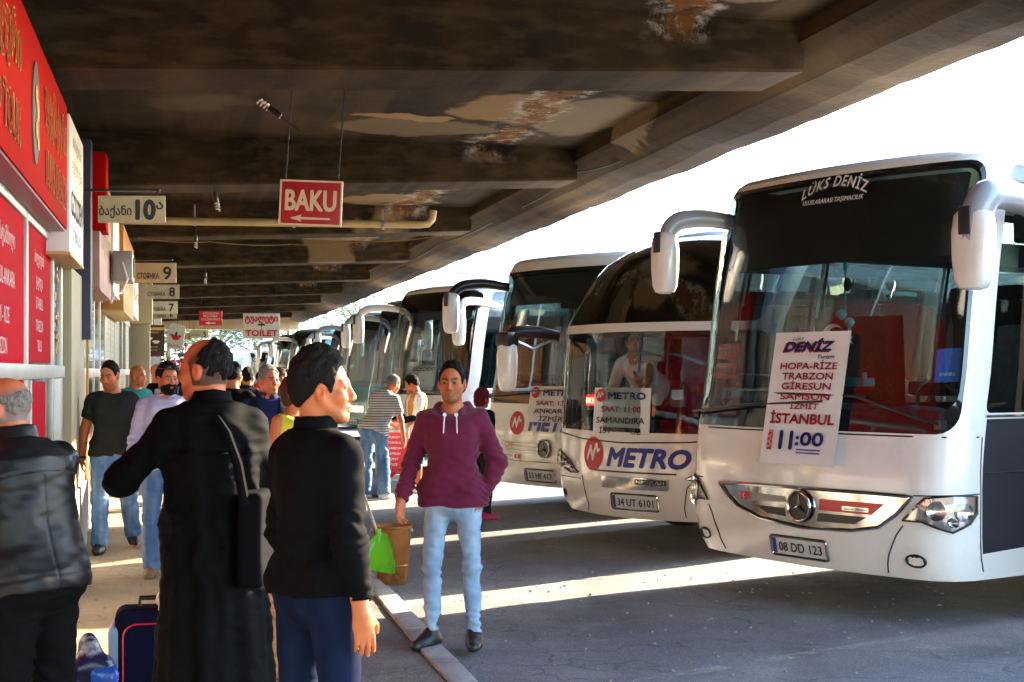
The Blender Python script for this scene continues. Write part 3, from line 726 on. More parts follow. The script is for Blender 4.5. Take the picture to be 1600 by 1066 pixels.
# grit and litter on the pavement and lot
gr = MB(); rg = random.Random(11)
for i in range(520):
    a = rg.uniform(-.8, 6.5); l = rg.uniform(7.3, 20) if rg.random() < .7 else rg.uniform(7.3, 12)
    r = rg.uniform(.004, .013); gr.ell(BF(a, l, (.03 if a < KA else 0) + r * .4), (r * rg.uniform(.7, 1.6), r, r * .6), rot=Matrix.Rotation(rg.uniform(0, 6), 3, 'Z'), nu=6, nv=4)
o = gr.build('grit', mat('grit', (.24, .22, .20), .9)); o['kind'] = 'stuff'

# ------------------------------------------------------------------ canopy of stained concrete
def canopy_mat():
    m = bpy.data.materials.new('stained concrete'); m.use_nodes = True; n, l = nodes(m); b = n['Principled BSDF']; b.inputs['Roughness'].default_value = .9; b.inputs['Specular IOR Level'].default_value = .2
    tc = n.new('ShaderNodeTexCoord'); mp = n.new('ShaderNodeMapping'); mp.inputs['Rotation'].default_value = (0, 0, -TH); l.new(tc.outputs['Object'], mp.inputs[0]); OB = mp.outputs[0]
    def noise(s, d=8, r=.6, st=None, off=0):
        v = OB
        if st:
            q = n.new('ShaderNodeMapping'); q.inputs['Scale'].default_value = st; q.inputs['Location'].default_value = (off, off, off); l.new(OB, q.inputs[0]); v = q.outputs[0]
        t = n.new('ShaderNodeTexNoise'); t.inputs['Scale'].default_value = s; t.inputs['Detail'].default_value = d; t.inputs['Roughness'].default_value = r; l.new(v, t.inputs['Vector']); return t.outputs[0]
    def rng(s, a, c, lo=0, hi=1):
        r = n.new('ShaderNodeMapRange'); r.inputs[1].default_value = a; r.inputs[2].default_value = c; r.inputs[3].default_value = lo; r.inputs[4].default_value = hi; l.new(s, r.inputs[0]); return r.outputs[0]
    def mul(a, c):
        q = n.new('ShaderNodeMath'); q.operation = 'MULTIPLY'; l.new(a, q.inputs[0]); l.new(c, q.inputs[1]); return q.outputs[0]
    def mix(f, a, c):
        x = n.new('ShaderNodeMix'); x.data_type = 'RGBA'; l.new(f, x.inputs[0])
        for s, i in ((a, 6), (c, 7)):
            if isinstance(s, tuple): x.inputs[i].default_value = (*s, 1)
            else: l.new(s, x.inputs[i])
        return x.outputs[2]
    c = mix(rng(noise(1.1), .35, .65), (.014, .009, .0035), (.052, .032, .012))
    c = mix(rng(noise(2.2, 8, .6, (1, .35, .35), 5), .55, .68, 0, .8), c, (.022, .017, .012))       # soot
    sx = n.new('ShaderNodeSeparateXYZ'); l.new(OB, sx.inputs[0])
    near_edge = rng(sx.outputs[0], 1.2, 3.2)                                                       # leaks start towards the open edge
    cs = n.new('ShaderNodeVectorMath'); cs.operation = 'MULTIPLY_ADD'; nz = n.new('ShaderNodeTexNoise'); nz.inputs['Scale'].default_value = 1.6; nz.inputs['Detail'].default_value = 6; l.new(OB, nz.inputs['Vector'])
    sb = n.new('ShaderNodeVectorMath'); sb.operation = 'SUBTRACT'; sb.inputs[1].default_value = (.5, .5, .5); l.new(nz.outputs['Color'], sb.inputs[0]); l.new(sb.outputs[0], cs.inputs[0]); cs.inputs[1].default_value = (.9, .9, .9); l.new(OB, cs.inputs[2]); WO = cs.outputs[0]
    def blob(a, ll, ra, rl, col, soft=.13, amt=.9):
        nonlocal c
        q = n.new('ShaderNodeMapping'); q.vector_type = 'TEXTURE'; q.inputs['Location'].default_value = (a - 5, ll - 30, 0); q.inputs['Scale'].default_value = (ra, rl, 60); l.new(WO, q.inputs[0])
        ln = n.new('ShaderNodeVectorMath'); ln.operation = 'LENGTH'; l.new(q.outputs[0], ln.inputs[0]); c = mix(rng(ln.outputs['Value'], 1.0 - soft, 1.0, amt, 0), c, col)
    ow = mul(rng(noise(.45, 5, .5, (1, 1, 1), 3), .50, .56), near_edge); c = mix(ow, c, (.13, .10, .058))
    board_ = rng(noise(3.2, 3, .5, (1, .04, 3), 71), .45, .62, 0, .45); c = mix(board_, c, (.10, .066, .030))
    blob(2.6, 4.5, 1.2, 1.6, (.075, .05, .024), .6); blob(3.2, 8.4, 1.4, .9, (.085, .058, .028), .6, .8); blob(3.3, 12.5, 1.2, 1.0, (.085, .06, .03), .6, .8); blob(3.35, 14.6, .75, .85, (.34, .22, .10)); blob(2.5, 15.9, .85, .55, (.20, .15, .085)); blob(4.2, 14.9, .55, 1.2, (.22, .165, .095)); blob(2.3, 15.3, .55, .18, (.40, .27, .12)); blob(3.2, 22.8, .8, .9, (.30, .20, .10)); blob(3.0, 29.5, .7, 1.0, (.26, .18, .09)); blob(3.9, 9.6, .35, .5, (.20, .16, .10)); blob(.2, 14.9, .45, .7, (.12, .095, .06), .5)
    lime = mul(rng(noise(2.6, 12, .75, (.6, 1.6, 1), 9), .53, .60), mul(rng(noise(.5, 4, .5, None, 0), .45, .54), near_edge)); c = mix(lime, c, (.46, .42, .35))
    strip_ = n.new('ShaderNodeMath'); strip_.operation = 'ABSOLUTE'; ad = n.new('ShaderNodeMath'); ad.operation = 'ADD'; ad.inputs[1].default_value = 1.42; sw = n.new('ShaderNodeSeparateXYZ'); l.new(WO, sw.inputs[0]); l.new(sw.outputs[0], ad.inputs[0]); l.new(ad.outputs[0], strip_.inputs[0])
    gate = mul(rng(noise(.35, 3, .5, (.1, 1, .1), 2), .40, .48), rng(sx.outputs[2], 4.15, 4.3))
    lm2 = mul(mul(rng(strip_.outputs[0], .20, .34, 1, 0), rng(noise(4.5, 10, .8, None, 0), .47, .54)), gate); c = mix(lm2, c, (.48, .43, .34))
    rust = mul(mul(rng(strip_.outputs[0], .13, .19, 1, 0), rng(noise(9, 10, .8, (1, 1, 1), 31), .40, .50)), gate); c = mix(rust, c, (.19, .075, .014))
    black = mul(mul(rng(strip_.outputs[0], .3, .6, 1, 0), rng(noise(1.3, 10, .7, (1, 1, 1), 51), .56, .64)), gate); c = mix(black, c, (.012, .010, .008))
    l.new(c, b.inputs['Base Color'])
    bp = n.new('ShaderNodeBump'); bp.inputs['Strength'].default_value = .5; bp.inputs['Distance'].default_value = .014
    h = n.new('ShaderNodeMath'); h.operation = 'ADD'; l.new(noise(14, 8), h.inputs[0]); l.new(noise(.62, 5, .45), h.inputs[1]); l.new(h.outputs[0], bp.inputs['Height']); l.new(bp.outputs[0], b.inputs['Normal']); return m
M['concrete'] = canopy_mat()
ZS, LEND = 4.36, 66.0
HB0, BS = 3.86, .040                                                   # beam soffit height at a = 1.5, rise per metre outwards
can = thing('canopy', 'long dark stained concrete canopy with ribs overhanging the platform', 'canopy', BF(5, 30, 0))
can_xf = Matrix.Translation(-BF(5, 30, 0))
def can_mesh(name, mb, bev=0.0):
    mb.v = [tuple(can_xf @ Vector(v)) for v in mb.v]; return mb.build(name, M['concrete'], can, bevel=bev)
mb = MB(); na, nl = 24, 140; vs = []
for j in range(nl + 1):
    for i in range(na + 1): vs.append(tuple(BF(-1.3 + 5.95 * i / na, -7 + (LEND + 7) * j / nl, ZS)))
mb.add(vs, [(j * (na + 1) + i, (j + 1) * (na + 1) + i, (j + 1) * (na + 1) + i + 1, j * (na + 1) + i + 1) for j in range(nl) for i in range(na)])
top = [BF(-1.3, -7, ZS + .28), BF(5.4, -7, ZS + .28), BF(5.4, LEND, ZS + .28), BF(-1.3, LEND, ZS + .28)]
mb.add(top, [(0, 1, 2, 3)]); can_mesh('slab', mb)
for k in range(-1, 10):
    l0 = 10.45 + 6.55 * k; mb = MB(); w_ = .92; rows = []
    for i in range(13):
        a = -1.3 + 5.95 * i / 12; zb = HB0 + BS * (a - 1.5)
        rows.append([BF(a, l0, ZS + .02), BF(a, l0 + .02, zb + .02), BF(a, l0 + .04, zb), BF(a, l0 + w_ - .04, zb + .01), BF(a, l0 + w_ - .02, zb + .03), BF(a, l0 + w_, ZS + .02)])
    vs = [tuple(p) for r_ in rows for p in r_]
    mb.add(vs, [(i * 6 + j, (i + 1) * 6 + j, (i + 1) * 6 + j + 1, i * 6 + j + 1) for i in range(12) for j in range(5)]); can_mesh('beam', mb)
# edge beam: leaning inner face, narrow soffit, upstand; its arris is chipped
mb = MB(); nl = 260; we = Wave(5, 3.0); rows = []
for j in range(nl + 1):
    l = -7 + (LEND + 7) * j / nl; ch = float(we(np.array([[0, l * 1.7, 0]], F4))[0]) * .018
    prof = ((4.62, ZS), (4.60, 4.20), (4.86, 3.99 + ch * .3), (5.14, 3.90 + ch), (5.40 + ch * .6, 3.885 + ch), (5.46, 3.95), (5.48, 4.30), (5.40, ZS + .28))
    rows += [tuple(BF(a, l, z)) for a, z in prof]
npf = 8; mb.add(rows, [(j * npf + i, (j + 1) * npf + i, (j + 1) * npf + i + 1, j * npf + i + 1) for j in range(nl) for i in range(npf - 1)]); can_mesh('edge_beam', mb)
# the beam closing the far end, sunlight put into its pale colour
M['end_beam'] = mat('beam painted sunlit', (.46, .36, .22), .85, noise=(1.2, .15))
mb = MB(); mb.box(BF(1.9, LEND + .3, 4.02), (6.6, .5, .98), Matrix.Rotation(TH, 3, 'Z')); mb.v = [tuple(can_xf @ Vector(v)) for v in mb.v]; mb.build('end_beam', M['end_beam'], can)
# cables, pipe
M['cable'] = mat('black cable', (.012, .011, .010), .6); M['cable_y'] = mat('yellow cable', (.30, .17, .04), .6)
def hang(p, q, sag, n=18):
    p, q = Vector(p), Vector(q); return [p.lerp(q, i / n) - Vector((0, 0, sag * 4 * (i / n) * (1 - i / n))) for i in range(n + 1)]
def world_tube(name, label, cat, path, r, m, group=None, n=6):
    o0 = path[0]; mb = MB().tube([Vector(p) - Vector(o0) for p in path], r, n); o = mb.build(name, m, smooth=True); o.location = o0; return tag(o, label, cat, group)
def CP(px, py, z):
    """point of the pixel ray at height z"""
    d = (z - CAMZ) * FPX / (HORY - py); return P(px, py, d)
pts = [CP(60, 48, 4.28), CP(250, 84, 4.2), CP(420, 98, 4.26), CP(620, 62, 4.3), CP(845, 66, 4.28), CP(1055, 90, 4.3), CP(1190, 126, 4.18)]
path = sum([hang(pts[i], pts[i + 1], .05, 8)[:-1] for i in range(len(pts) - 1)], []) + [pts[-1]]
world_tube('cable', 'thin yellow cable clipped under the nearest dark canopy bay', 'cable', path, .007, M['cable_y'])
path = hang(CP(70, 44, 4.3), CP(620, 60, 4.3), .16, 20); world_tube('cable', 'thick black cable sagging under the canopy at upper left', 'cable', path, .016, M['cable'])
pts = [CP(1190, 130, 4.15), CP(1010, 230, 4.1), CP(905, 268, 4.08), CP(800, 330, 4.08), CP(690, 380, 4.08), CP(600, 425, 4.08)]
path = sum([hang(pts[i], pts[i + 1], .05, 8)[:-1] for i in range(len(pts) - 1)], []) + [pts[-1]]
world_tube('cable', 'loose cable running along the inner face of the canopy edge', 'cable', path, .010, M['cable'])
path = [CP(215, 372, 3.70), CP(330, 378, 3.66), CP(455, 382, 3.68), CP(560, 378, 3.7), CP(690, 368, 3.75)]
world_tube('cable', 'thin wire strung just below the yellowish pipe', 'cable', sum([hang(path[i], path[i + 1], .03, 6) for i in range(4)], []), .006, M['cable_y'])
pl = 19.9; e = BF(3.38, pl, 3.70); path = [BF(-.9, pl, 3.67), BF(3.2, pl, 3.70), BF(3.32, pl, 3.715), BF(3.38, pl + .02, 3.78), BF(3.40, pl + .03, 3.90)]
pipe = thing('drain_pipe', 'yellowish horizontal drain pipe with an elbow under the canopy', 'pipe', BF(1.2, pl, 3.7)); o_ = BF(1.2, pl, 3.7)
MB().tube([p - o_ for p in path], .052, 12).build('pipe_run', mat('yellowed pipe', (.42, .30, .13), .5, noise=(3, .2)), pipe, smooth=True)
mb = MB()
for a in (.2, 1.5, 2.7): mb.lathe([(.062, -.02), (.066, 0), (.062, .02)], 14, Matrix.Translation(BF(a, pl, 3.685) - o_) @ Matrix.Rotation(TH, 4, 'Z') @ Matrix.Rotation(R(90), 4, 'Y')); mb.bar(BF(a, pl, 3.74) - o_, BF(a, pl, 3.9) - o_, .02, .02)
mb.build('pipe_clip', M['steel'], pipe)

# ------------------------------------------------------------------ terminal building with its row of shopfronts
AF = -.98
rotB = Matrix.Rotation(TH, 3, 'Z')
M['wall'] = mat('plastered wall', (.42, .39, .34), .85, noise=(1.2, .15), dirt=((.16, .14, .11), 1.0, .4), bump=(30, .2, .004))
M['wall_white'] = mat('lower wall', (.33, .32, .30), .8, noise=(2, .1), dirt=((.24, .22, .19), 1.5, .4), bump=(30, .2, .004))
M['beige'] = mat('beige panel', (.44, .36, .23), .6, noise=(2, .1), dirt=((.22, .17, .1), 2, .3))
M['red_panel'] = mat('red vinyl panel', (.44, .004, .014), .7, spec=.04, noise=(2, .06))
M['red_sign'] = mat('red sign face', (.42, .004, .003), .7, spec=.04, noise=(2, .08))
M['pane'] = mat('dark shop glass', (.022, .022, .020), .08, spec=.22)
M['soffit'] = mat('purplish soffit', (.17, .09, .13), .35, noise=(3, .2))
M['yellow_panel'] = mat('yellowed plastic', (.58, .38, .12), .5, noise=(3, .12))
M['orange_panel'] = mat('orange sign face', (.56, .22, .035), .45, noise=(3, .15))
M['pink_panel'] = mat('dusty pink panel', (.40, .20, .18), .55, noise=(3, .15))
M['blue_dark'] = mat('dark blue panel', (.012, .016, .06), .4)
def bthing(name, label, cat, a, l, z=0.0, group=None):
    return thing(name, label, cat, BF(a, l, z), TH, group)
# local building axes: x = across (towards the buses), y = along
wl_ = bthing('terminal_building', 'long low terminal building behind the shopfronts on the left', 'building', AF, 30)
MB().box((-.40, 0, 2.9), (.5, 80, 4.2)).build('wall', M['wall'], wl_)
def put_on_wall(mb, s, y, z, h, x=.004, **kw):
    """text on a plane facing +x; reads towards +y"""
    t = MB(); put_text(t, s, 0, 0, h, y=0, **kw); mb.add([(x, v[0] + y, v[2] + z) for v in t.v], t.f)
# --- first shop: red film panels
sh = bthing('shopfront', 'nearest shopfront with red film panels lettered in white and aluminium frames', 'shopfront', AF, 9)
Y = lambda l: l - 9
MB().box((-.03, Y(8.9), .45), (.16, 8.2, .84)).build('plinth', M['wall_white'], sh, bevel=.01)
fr = MB()
for l in (5.0, 7.3, 9.98, 12.0, 12.86): fr.box((0, Y(l), 1.81), (.05, .10, 1.88))
fr.box((0, Y(8.95), 2.73), (.046, 8.1, .09)); fr.box((.006, Y(8.95), 1.695), (.06, 8.1, .10)); fr.box((0, Y(8.95), .90), (.046, 8.1, .06))
for l in (12.15, 12.28, 12.41, 12.54, 12.67): fr.box((0, Y(l), 1.28), (.05, .05, .72))
for l in (10.25,): fr.box((0, Y(l), 1.28), (.05, .05, .72))
fr.build('frame', M['alu'], sh, bevel=.006)
lines = [("TO ISTANBUL-", 2.28), ("RIZE", 2.06), ("TRABZON", 1.84), ("GIRESUN", 1.62), ("SAMSUN", 1.40), ("BAKU", 1.10)]
for l0, l1, z0, z1, seed in ((5.06, 7.24, .94, 2.68, 0), (7.36, 9.92, .94, 2.68, 1), (10.04, 11.94, 1.76, 2.68, 2)):
    mb = MB().box((-.005, Y((l0 + l1) / 2), (z0 + z1) / 2), (.02, l1 - l0, z1 - z0)); p_ = mb.build('red_panel', M['red_panel'], sh)
    t = MB()
    if seed < 2:
        for s_, z in (("თბილისი-სტამბოლი", 2.44), ("TO ISTANBUL-ANKARA", 2.20), ("BATUMI - RIZE", 1.98), ("TRABZON", 1.80), ("GIRESUN - SAMSUN", 1.50), ("IZMIT", 1.30), ("BAKU", 1.10)): put_on_wall(t, s_, Y((l0 + l1) / 2), z, .10, x=.008)
    else:
        for s_, z in (("ბილეთების", 2.46), ("გაყიდვა", 2.30), ("ISTANBUL", 2.14), ("TRABZON", 1.98), ("TBILISI", 1.84)): put_on_wall(t, s_, Y((l0 + l1) / 2), z, .085, x=.008)
    t.build('lettering', mat('pale pink print', (.66, .42, .42), .5), p_)
MB().box((-.005, Y(10.9), 1.28), (.02, 1.2, .68)).build('red_panel', M['red_panel'], sh)
MB().box((-.02, Y(8.9), 1.82), (.012, 8.0, 1.80)).build('window_pane', M['pane'], sh)
tk = MB(); rr = random.Random(5)
for i in range(26): tk.box((.0, Y(12.08 + rr.random() * .70), 1.86 + i * .031), (.006, .10, .035))
tk.build('sticker', mat('orange sticker', (.62, .26, .04), .5), sh)
# --- red fascia sign
sg = bthing('shop_sign', 'long red fascia sign with gold outlined lettering and a grey oval emblem', 'sign', AF, 8, 2.76)
Y = lambda l: l - 8
MB().box((.06, Y(7.75), .46), (.20, 7.5, .92)).build('sign_box', M['red_sign'], sg, bevel=.01)
MB().box((.055, Y(7.75), -.010), (.185, 7.44, .016)).build('soffit', M['soffit'], sg)
t = MB()
for s_, l, z, h, wd in (("ავტოტური", 7.2, .53, .24, 1.9), ("ლუქსტური", 10.45, .53, .24, 1.75), ("AUTO TOUR", 7.3, .13, .22, 1.7), ("LUKS DENIZ", 10.5, .13, .22, 1.65)):
    put_on_wall(t, s_, Y(l), z, h, x=.166, width=wd, bold=.05)
t.build('lettering', M['ink_gold'], sg)
t = MB()
for s_, l, z, h, wd in (("ავტოტური", 7.2, .53, .24, 1.9), ("ლუქსტური", 10.45, .53, .24, 1.75), ("AUTO TOUR", 7.3, .13, .22, 1.7), ("LUKS DENIZ", 10.5, .13, .22, 1.65)):
    put_on_wall(t, s_, Y(l), z, h, x=.172, width=wd)
t.build('lettering_inlay', M['red_sign'], sg)
em = MB().lathe([(.0, 0), (.20, 0), (.20, .010), (.0, .012)], 28, Matrix.Translation((.161, Y(8.95), .44)) @ Matrix.Rotation(R(90), 4, 'Y') @ Matrix.Diagonal((1.5, 1, 1, 1)), cap=False); e_ = em.build('emblem', mat('grey oval', (.13, .09, .10), .4), sg)
t = MB()
for (y_, z_, r_) in ((-.05, .10, .05), (.05, .02, .06), (-.03, -.10, .055), (.06, -.17, .04)): t.ell((.178, Y(8.95) + y_, .44 + z_), (.006, r_, r_ * 1.1), nu=8, nv=6)
t.build('emblem_figure', M['ink_gold'], e_)
# --- white box sign with black capitals
sg = bthing('shop_sign', 'white box sign with tall black capitals at the end of the red fascia', 'sign', AF, 12.35, 2.60)
MB().box((.075, 0, .52), (.20, 1.60, 1.04)).build('sign_box', M['paper'], sg, bevel=.008)
MB().box((.075, 0, -.012), (.21, 1.62, .022)).build('underside', M['yellow_panel'], sg)
t = MB(); put_on_wall(t, "GOLDEN", 0, .30, .20, x=.179, width=1.3, bold=.02); put_on_wall(t, "ავტობუსი", 0, .66, .10, x=.179, width=1.2); put_on_wall(t, "TBILISI", 0, .12, .09, x=.179, width=.9); t.build('lettering', M['ink_black'], sg)
t = MB(); put_on_wall(t, "თბილისი", 0, .84, .09, x=.179, width=1.0, bold=.02); t.build('small_lettering', mat('green print', (.03, .16, .06), .5), sg)
# --- pilaster and dark door edge
pb = bthing('pilaster', 'tall beige pilaster between the red shop and the next shopfront', 'pilaster', AF, 14.05)
MB().box((.0, 0, 1.32), (.16, 1.75, 2.55)).build('shaft', M['beige'], pb, bevel=.01); MB().box((.01, 0, .33), (.19, 1.78, .62)).build('base', M['wall_white'], pb, bevel=.01)
MB().box((.06, .60, 2.95), (.20, .30, 1.9)).build('dark_edge', M['blue_dark'], pb)
MB().tube([(.10, .85, 2.5), (.11, .9, 1.9), (.10, .86, 1.1), (.10, .88, .25)], .014, 6).build('conduit', M['ink_gold'], pb, smooth=True)
# --- further shopfronts
shop_labels = ['glass shopfront with dark panes just past the beige pilaster', 'shopfront with beige film panels under the orange box sign', 'shopfront with closed pale shutters past the orange sign', 'small shopfront behind the brown coffee poster', 'far shopfront with aluminium frames near the green plant', 'farthest glazed shopfront at the end of the platform']
l0 = 15.0
for i, lb in enumerate(shop_labels):
    ln = (5.4, 6.0, 6.5, 9.0, 11.0, 12.0)[i]; s_ = bthing('shopfront', lb, 'shopfront', AF, l0 + ln / 2)
    MB().box((-.02, 0, .42), (.14, ln - .06, .82)).build('plinth', M['wall_white'], s_, bevel=.01)
    f = MB(); nm = max(3, int(ln / 1.35)); f.box((0, 0, 2.62), (.042, ln - .04, .09)); f.box((.004, 0, 1.68), (.05, ln - .04, .10)); f.box((0, 0, .88), (.042, ln - .04, .06))
    for k in range(nm + 1): f.box((0, -ln / 2 + .05 + (ln - .1) * k / nm, 1.75), (.046, .08, 1.84))
    f.build('frame', M['alu'], s_, bevel=.005)
    for k in range(nm):
        y0 = -ln / 2 + .05 + (ln - .1) * (k + .5) / nm; wd = (ln - .1) / nm - .08; beige = (i == 1 and k < 3) or (i == 2 and k % 2)
        MB().box((.006, y0, 2.15), (.012, wd, .84)).build('window_pane', M['beige'] if beige else M['pane'], s_); MB().box((.006, y0, 1.27), (.012, wd, .72)).build('lower_panel', M['beige'] if k % 3 == 0 else M['pane'], s_)
        if beige or k % 3 == 1:
            b_ = MB()
            for q_ in range(9): b_.box((.014, y0, 1.82 + q_ * .08), (.008, wd * .96, .012))
            b_.build('blind', M['steel'], s_)
    l0 += ln
# sign boxes above them
def box_sign(label, l, ln, z, h, dp, m, txt=None, under=None, ink='ink_black', fs=.2):
    s_ = bthing('shop_sign', label, 'sign', AF, l, z); MB().box((dp / 2 - .02, 0, h / 2), (dp, ln, h)).build('sign_box', M[m], s_, bevel=.012)
    MB().box((dp / 2 - .02, 0, -.012), (dp + .01, ln + .02, .022)).build('underside', M[under or m], s_)
    if txt:
        t = MB(); put_on_wall(t, txt, 0, h * .35, fs, x=dp - .016, width=ln * .8); t.build('lettering', M[ink], s_)
box_sign('dusty pink sign box above the dark glass shopfront', 16.2, 2.4, 2.52, 1.20, .24, 'pink_panel', 'სალარო', fs=.25)
box_sign('red edged sign box above the dark glass shopfront, higher than the pink one', 15.2, .5, 3.1, .75, .30, 'red_sign')
box_sign('cream sign box with faded lettering between the pink and orange signs', 18.4, 1.7, 2.62, .95, .26, 'paper', 'ტური', fs=.2)
box_sign('big orange sign box with faded lettering over the beige shopfront', 21.8, 4.2, 2.50, 1.10, .30, 'orange_panel', 'ავტოსადგური', 'yellow_panel', 'ink_red', .26)
box_sign('white sign box high above the shutters past the orange sign', 28.2, 3.0, 2.7, .8, .22, 'paper', 'EXCHANGE', fs=.2)
ac = bthing('air_conditioner', 'small grey air conditioner box fixed beside the pink sign', 'air conditioner', AF + .26, 17.35, 2.72)
MB().box((.10, 0, .16), (.22, .62, .34)).build('casing', M['steel'], ac, bevel=.02); MB().lathe([(.0, 0), (.12, 0), (.12, .012), (0, .012)], 18, Matrix.Translation((.212, 0, .16)) @ Matrix.Rotation(R(90), 4, 'Y'), cap=False).build('fan_grille', M['black'], ac)
MB().tube([(.1, -.3, .2), (.16, -.42, 0), (.10, -.6, -.16), (.04, -1.0, -.20), (.02, -1.3, -.3)], .013, 6).build('hose', M['paper'], ac, smooth=True)
pc = bthing('pillar', 'square beige pillar standing out from the shop row past the orange sign', 'pillar', -.78, 31.0)
MB().box((0, 0, 1.5), (.40, .5, 2.96)).build('shaft', M['beige'], pc, bevel=.015); MB().box((.0, 0, 3.1), (.5, .9, .9)).build('head_box', M['beige'], pc, bevel=.02)
pc = bthing('pillar', 'pale pillar by the coffee poster, behind the beige one', 'pillar', -.72, 44.0)
MB().box((0, 0, 1.7), (.45, .6, 3.36)).build('shaft', M['paper'], pc, bevel=.015); MB().box((0, 0, .2), (.5, .65, .36)).build('base', M['wall_white'], pc, bevel=.01)

# ------------------------------------------------------------------ hanging signs
def board(name, label, px0, py0, px1, py1, d, m, yaw=0.0, cat='sign', group=None, th=.02, border=None):
    c = P((px0 + px1) / 2, (py0 + py1) / 2, d); w_ = (px1 - px0) / FPX * d; h_ = (py1 - py0) / FPX * d
    t = thing(name, label, cat, c, R(yaw), group); MB().box((0, th / 2, 0), (w_, th, h_)).build('panel', M[m], t, bevel=.003)
    if border:
        f = MB(); b = .014
        for x in (-w_ / 2 + b / 2, w_ / 2 - b / 2): f.box((x, -.003, 0), (b, .005, h_ - .002))
        for z in (-h_ / 2 + b / 2, h_ / 2 - b / 2): f.box((0, -.003, z), (w_ - 2 * b, .005, b))
        f.build('border', M[border], t)
    return t, w_, h_
def wires(t, xs, h_, up, m='cable', lean=0):
    for x in xs: MB().tube([(x, .01, h_ / 2 - .02), (x + lean, .01, h_ / 2 + up)], .006, 5).build('hanging_wire', M[m], t)
def lett(t, m, items, name='lettering'):
    mb = MB()
    for s_, x, z, h, kw in items: put_text(mb, s_, x, z, h, **kw)
    return mb.build(name, M[m], t)
M['sign_cream'] = mat('aged cream board', (.46, .40, .27), .6, noise=(6, .12), dirt=((.2, .15, .08), 4, .4))
M['sign_white'] = mat('white board', (.62, .58, .50), .6, noise=(6, .08))
bay = 'numbered bay signs over the platform'
t, w_, h_ = board('bay_sign', 'cream bay sign numbered 10 with Georgian lettering, nearest of the row', 153, 306, 258, 348, 13.0, 'sign_cream', group=bay)
lett(t, 'ink_black', [("ბაქანი", -w_ * .24, -h_ * .22, h_ * .34, dict(bold=.025, width=w_ * .48)), ("10", w_ * .21, -h_ * .36, h_ * .72, dict(bold=.06, width=w_ * .27)), ("ა", w_ * .42, .0, h_ * .36, dict(bold=.03, width=w_ * .10))])
wires(t, (-w_ * .38, w_ * .38), h_, .05); MB().tube([(-w_ * .75, .01, h_ / 2 + .05), (w_ * .42, .01, h_ / 2 + .05)], .012, 6).build('bracket', M['black'], t)
for num, b_, d, lb in ((9, (210, 411, 275, 442), 20.0, 'cream bay sign with a black 9, second of the row'), (8, (227, 445, 280, 467), 26.5, 'cream bay sign with a black 8, just beyond bay 9'), (7, (233, 471, 277, 490), 32.5, 'cream bay sign with a black 7, lowest of the near stack'), (6, (236, 486, 276, 498), 39.0, 'greyish bay sign with a 6 half hidden behind bay 7')):
    t, w_, h_ = board('bay_sign', lb, *b_, d, 'sign_cream' if num != 7 else 'sign_white', group=bay)
    lett(t, 'ink_black', [("СТОЯНКА", -w_ * .17, -h_ * .30, h_ * .30, dict(bold=.02, width=w_ * .52)), (str(num), w_ * .29, -h_ * .32, h_ * .66, dict(bold=.03))])
    MB().tube([(-w_ * .9, .01, h_ / 2 + .04), (w_ * .42, .01, h_ / 2 + .04)], .012, 6).build('bracket', M['black'], t); wires(t, (-w_ * .4, w_ * .38), h_, .05)
for num, b_, d, lb in ((5, (297, 516, 326, 528), 47.0, 'small far bay sign with a black 5 below the red arrow sign'), (3, (281, 520, 300, 531), 54.0, 'tiny far bay sign with a 3, left of bay 5')):
    t, w_, h_ = board('bay_sign', lb, *b_, d, 'sign_cream', group=bay)
    lett(t, 'ink_black', [("СТОЯНКА", -w_ * .17, -h_ * .30, h_ * .28, dict(width=w_ * .5)), (str(num), w_ * .29, -h_ * .36, h_ * .7, dict(bold=.03))]); wires(t, (-w_ * .3, w_ * .3), h_, 1.2 if num == 5 else 1.6)
def arrow(t, m, x0, x1, z, h, name='arrow'):
    mb = MB(); s = 1 if x1 > x0 else -1; b = abs(x1 - x0); hd = h * 1.6
    mb.add([(x0, -.004, z - h * .16), (x1, -.004, z - h * .22), (x1, -.004, z + h * .22), (x0, -.004, z + h * .16)], [(0, 1, 2, 3)])
    mb.add([(x1 + s * hd * .3, -.0045, z), (x1 - s * hd, -.0045, z - h * .62), (x1 - s * hd * .75, -.0045, z), (x1 - s * hd, -.0045, z + h * .62)], [(0, 1, 2, 3)]); mb.build(name, M[m], t)
M['sign_red_old'] = mat('old red board', (.36, .014, .020), .45, noise=(5, .1)); M['cream_ink'] = mat('cream print', (.66, .52, .33), .6)
t, w_, h_ = board('hanging_sign', 'dark red hanging sign reading BAKU above a left arrow', 436, 282, 535, 353, 11.4, 'sign_red_old', border='cream_ink'); t.rotation_euler = (0, R(2.6), R(-4))
lett(t, 'cream_ink', [("BAKU", 0, -h_ * .16, h_ * .46, dict(bold=.035, width=w_ * .80))]); arrow(t, 'cream_ink', w_ * .32, -w_ * .28, -h_ * .34, h_ * .13)
wires(t, (-w_ * .42, w_ * .42), h_, .72, lean=.02)
t, w_, h_ = board('hanging_sign', 'white toilet sign with red lettering and a small black umbrella', 380, 490, 437, 529, 30.0, 'sign_white', yaw=2)
lett(t, 'ink_red', [("ტუალეტი", 0, h_ * .18, h_ * .26, dict(bold=.05, width=w_ * .88)), ("TOILET", 0, -h_ * .40, h_ * .24, dict(bold=.06, width=w_ * .86))])
mb = MB(); n_ = 14; vs = [(-.06 * math.cos(math.pi * i / n_) * 1.4, -.004, .005 + .05 * math.sin(math.pi * i / n_)) for i in range(n_ + 1)]; mb.add(vs, [tuple(range(n_ + 1))]); mb.add([(-.006, -.004, -.085), (.006, -.004, -.085), (.006, -.004, .02), (-.006, -.004, .02)], [(0, 1, 2, 3)]); mb.build('umbrella_picture', M['ink_black'], t)
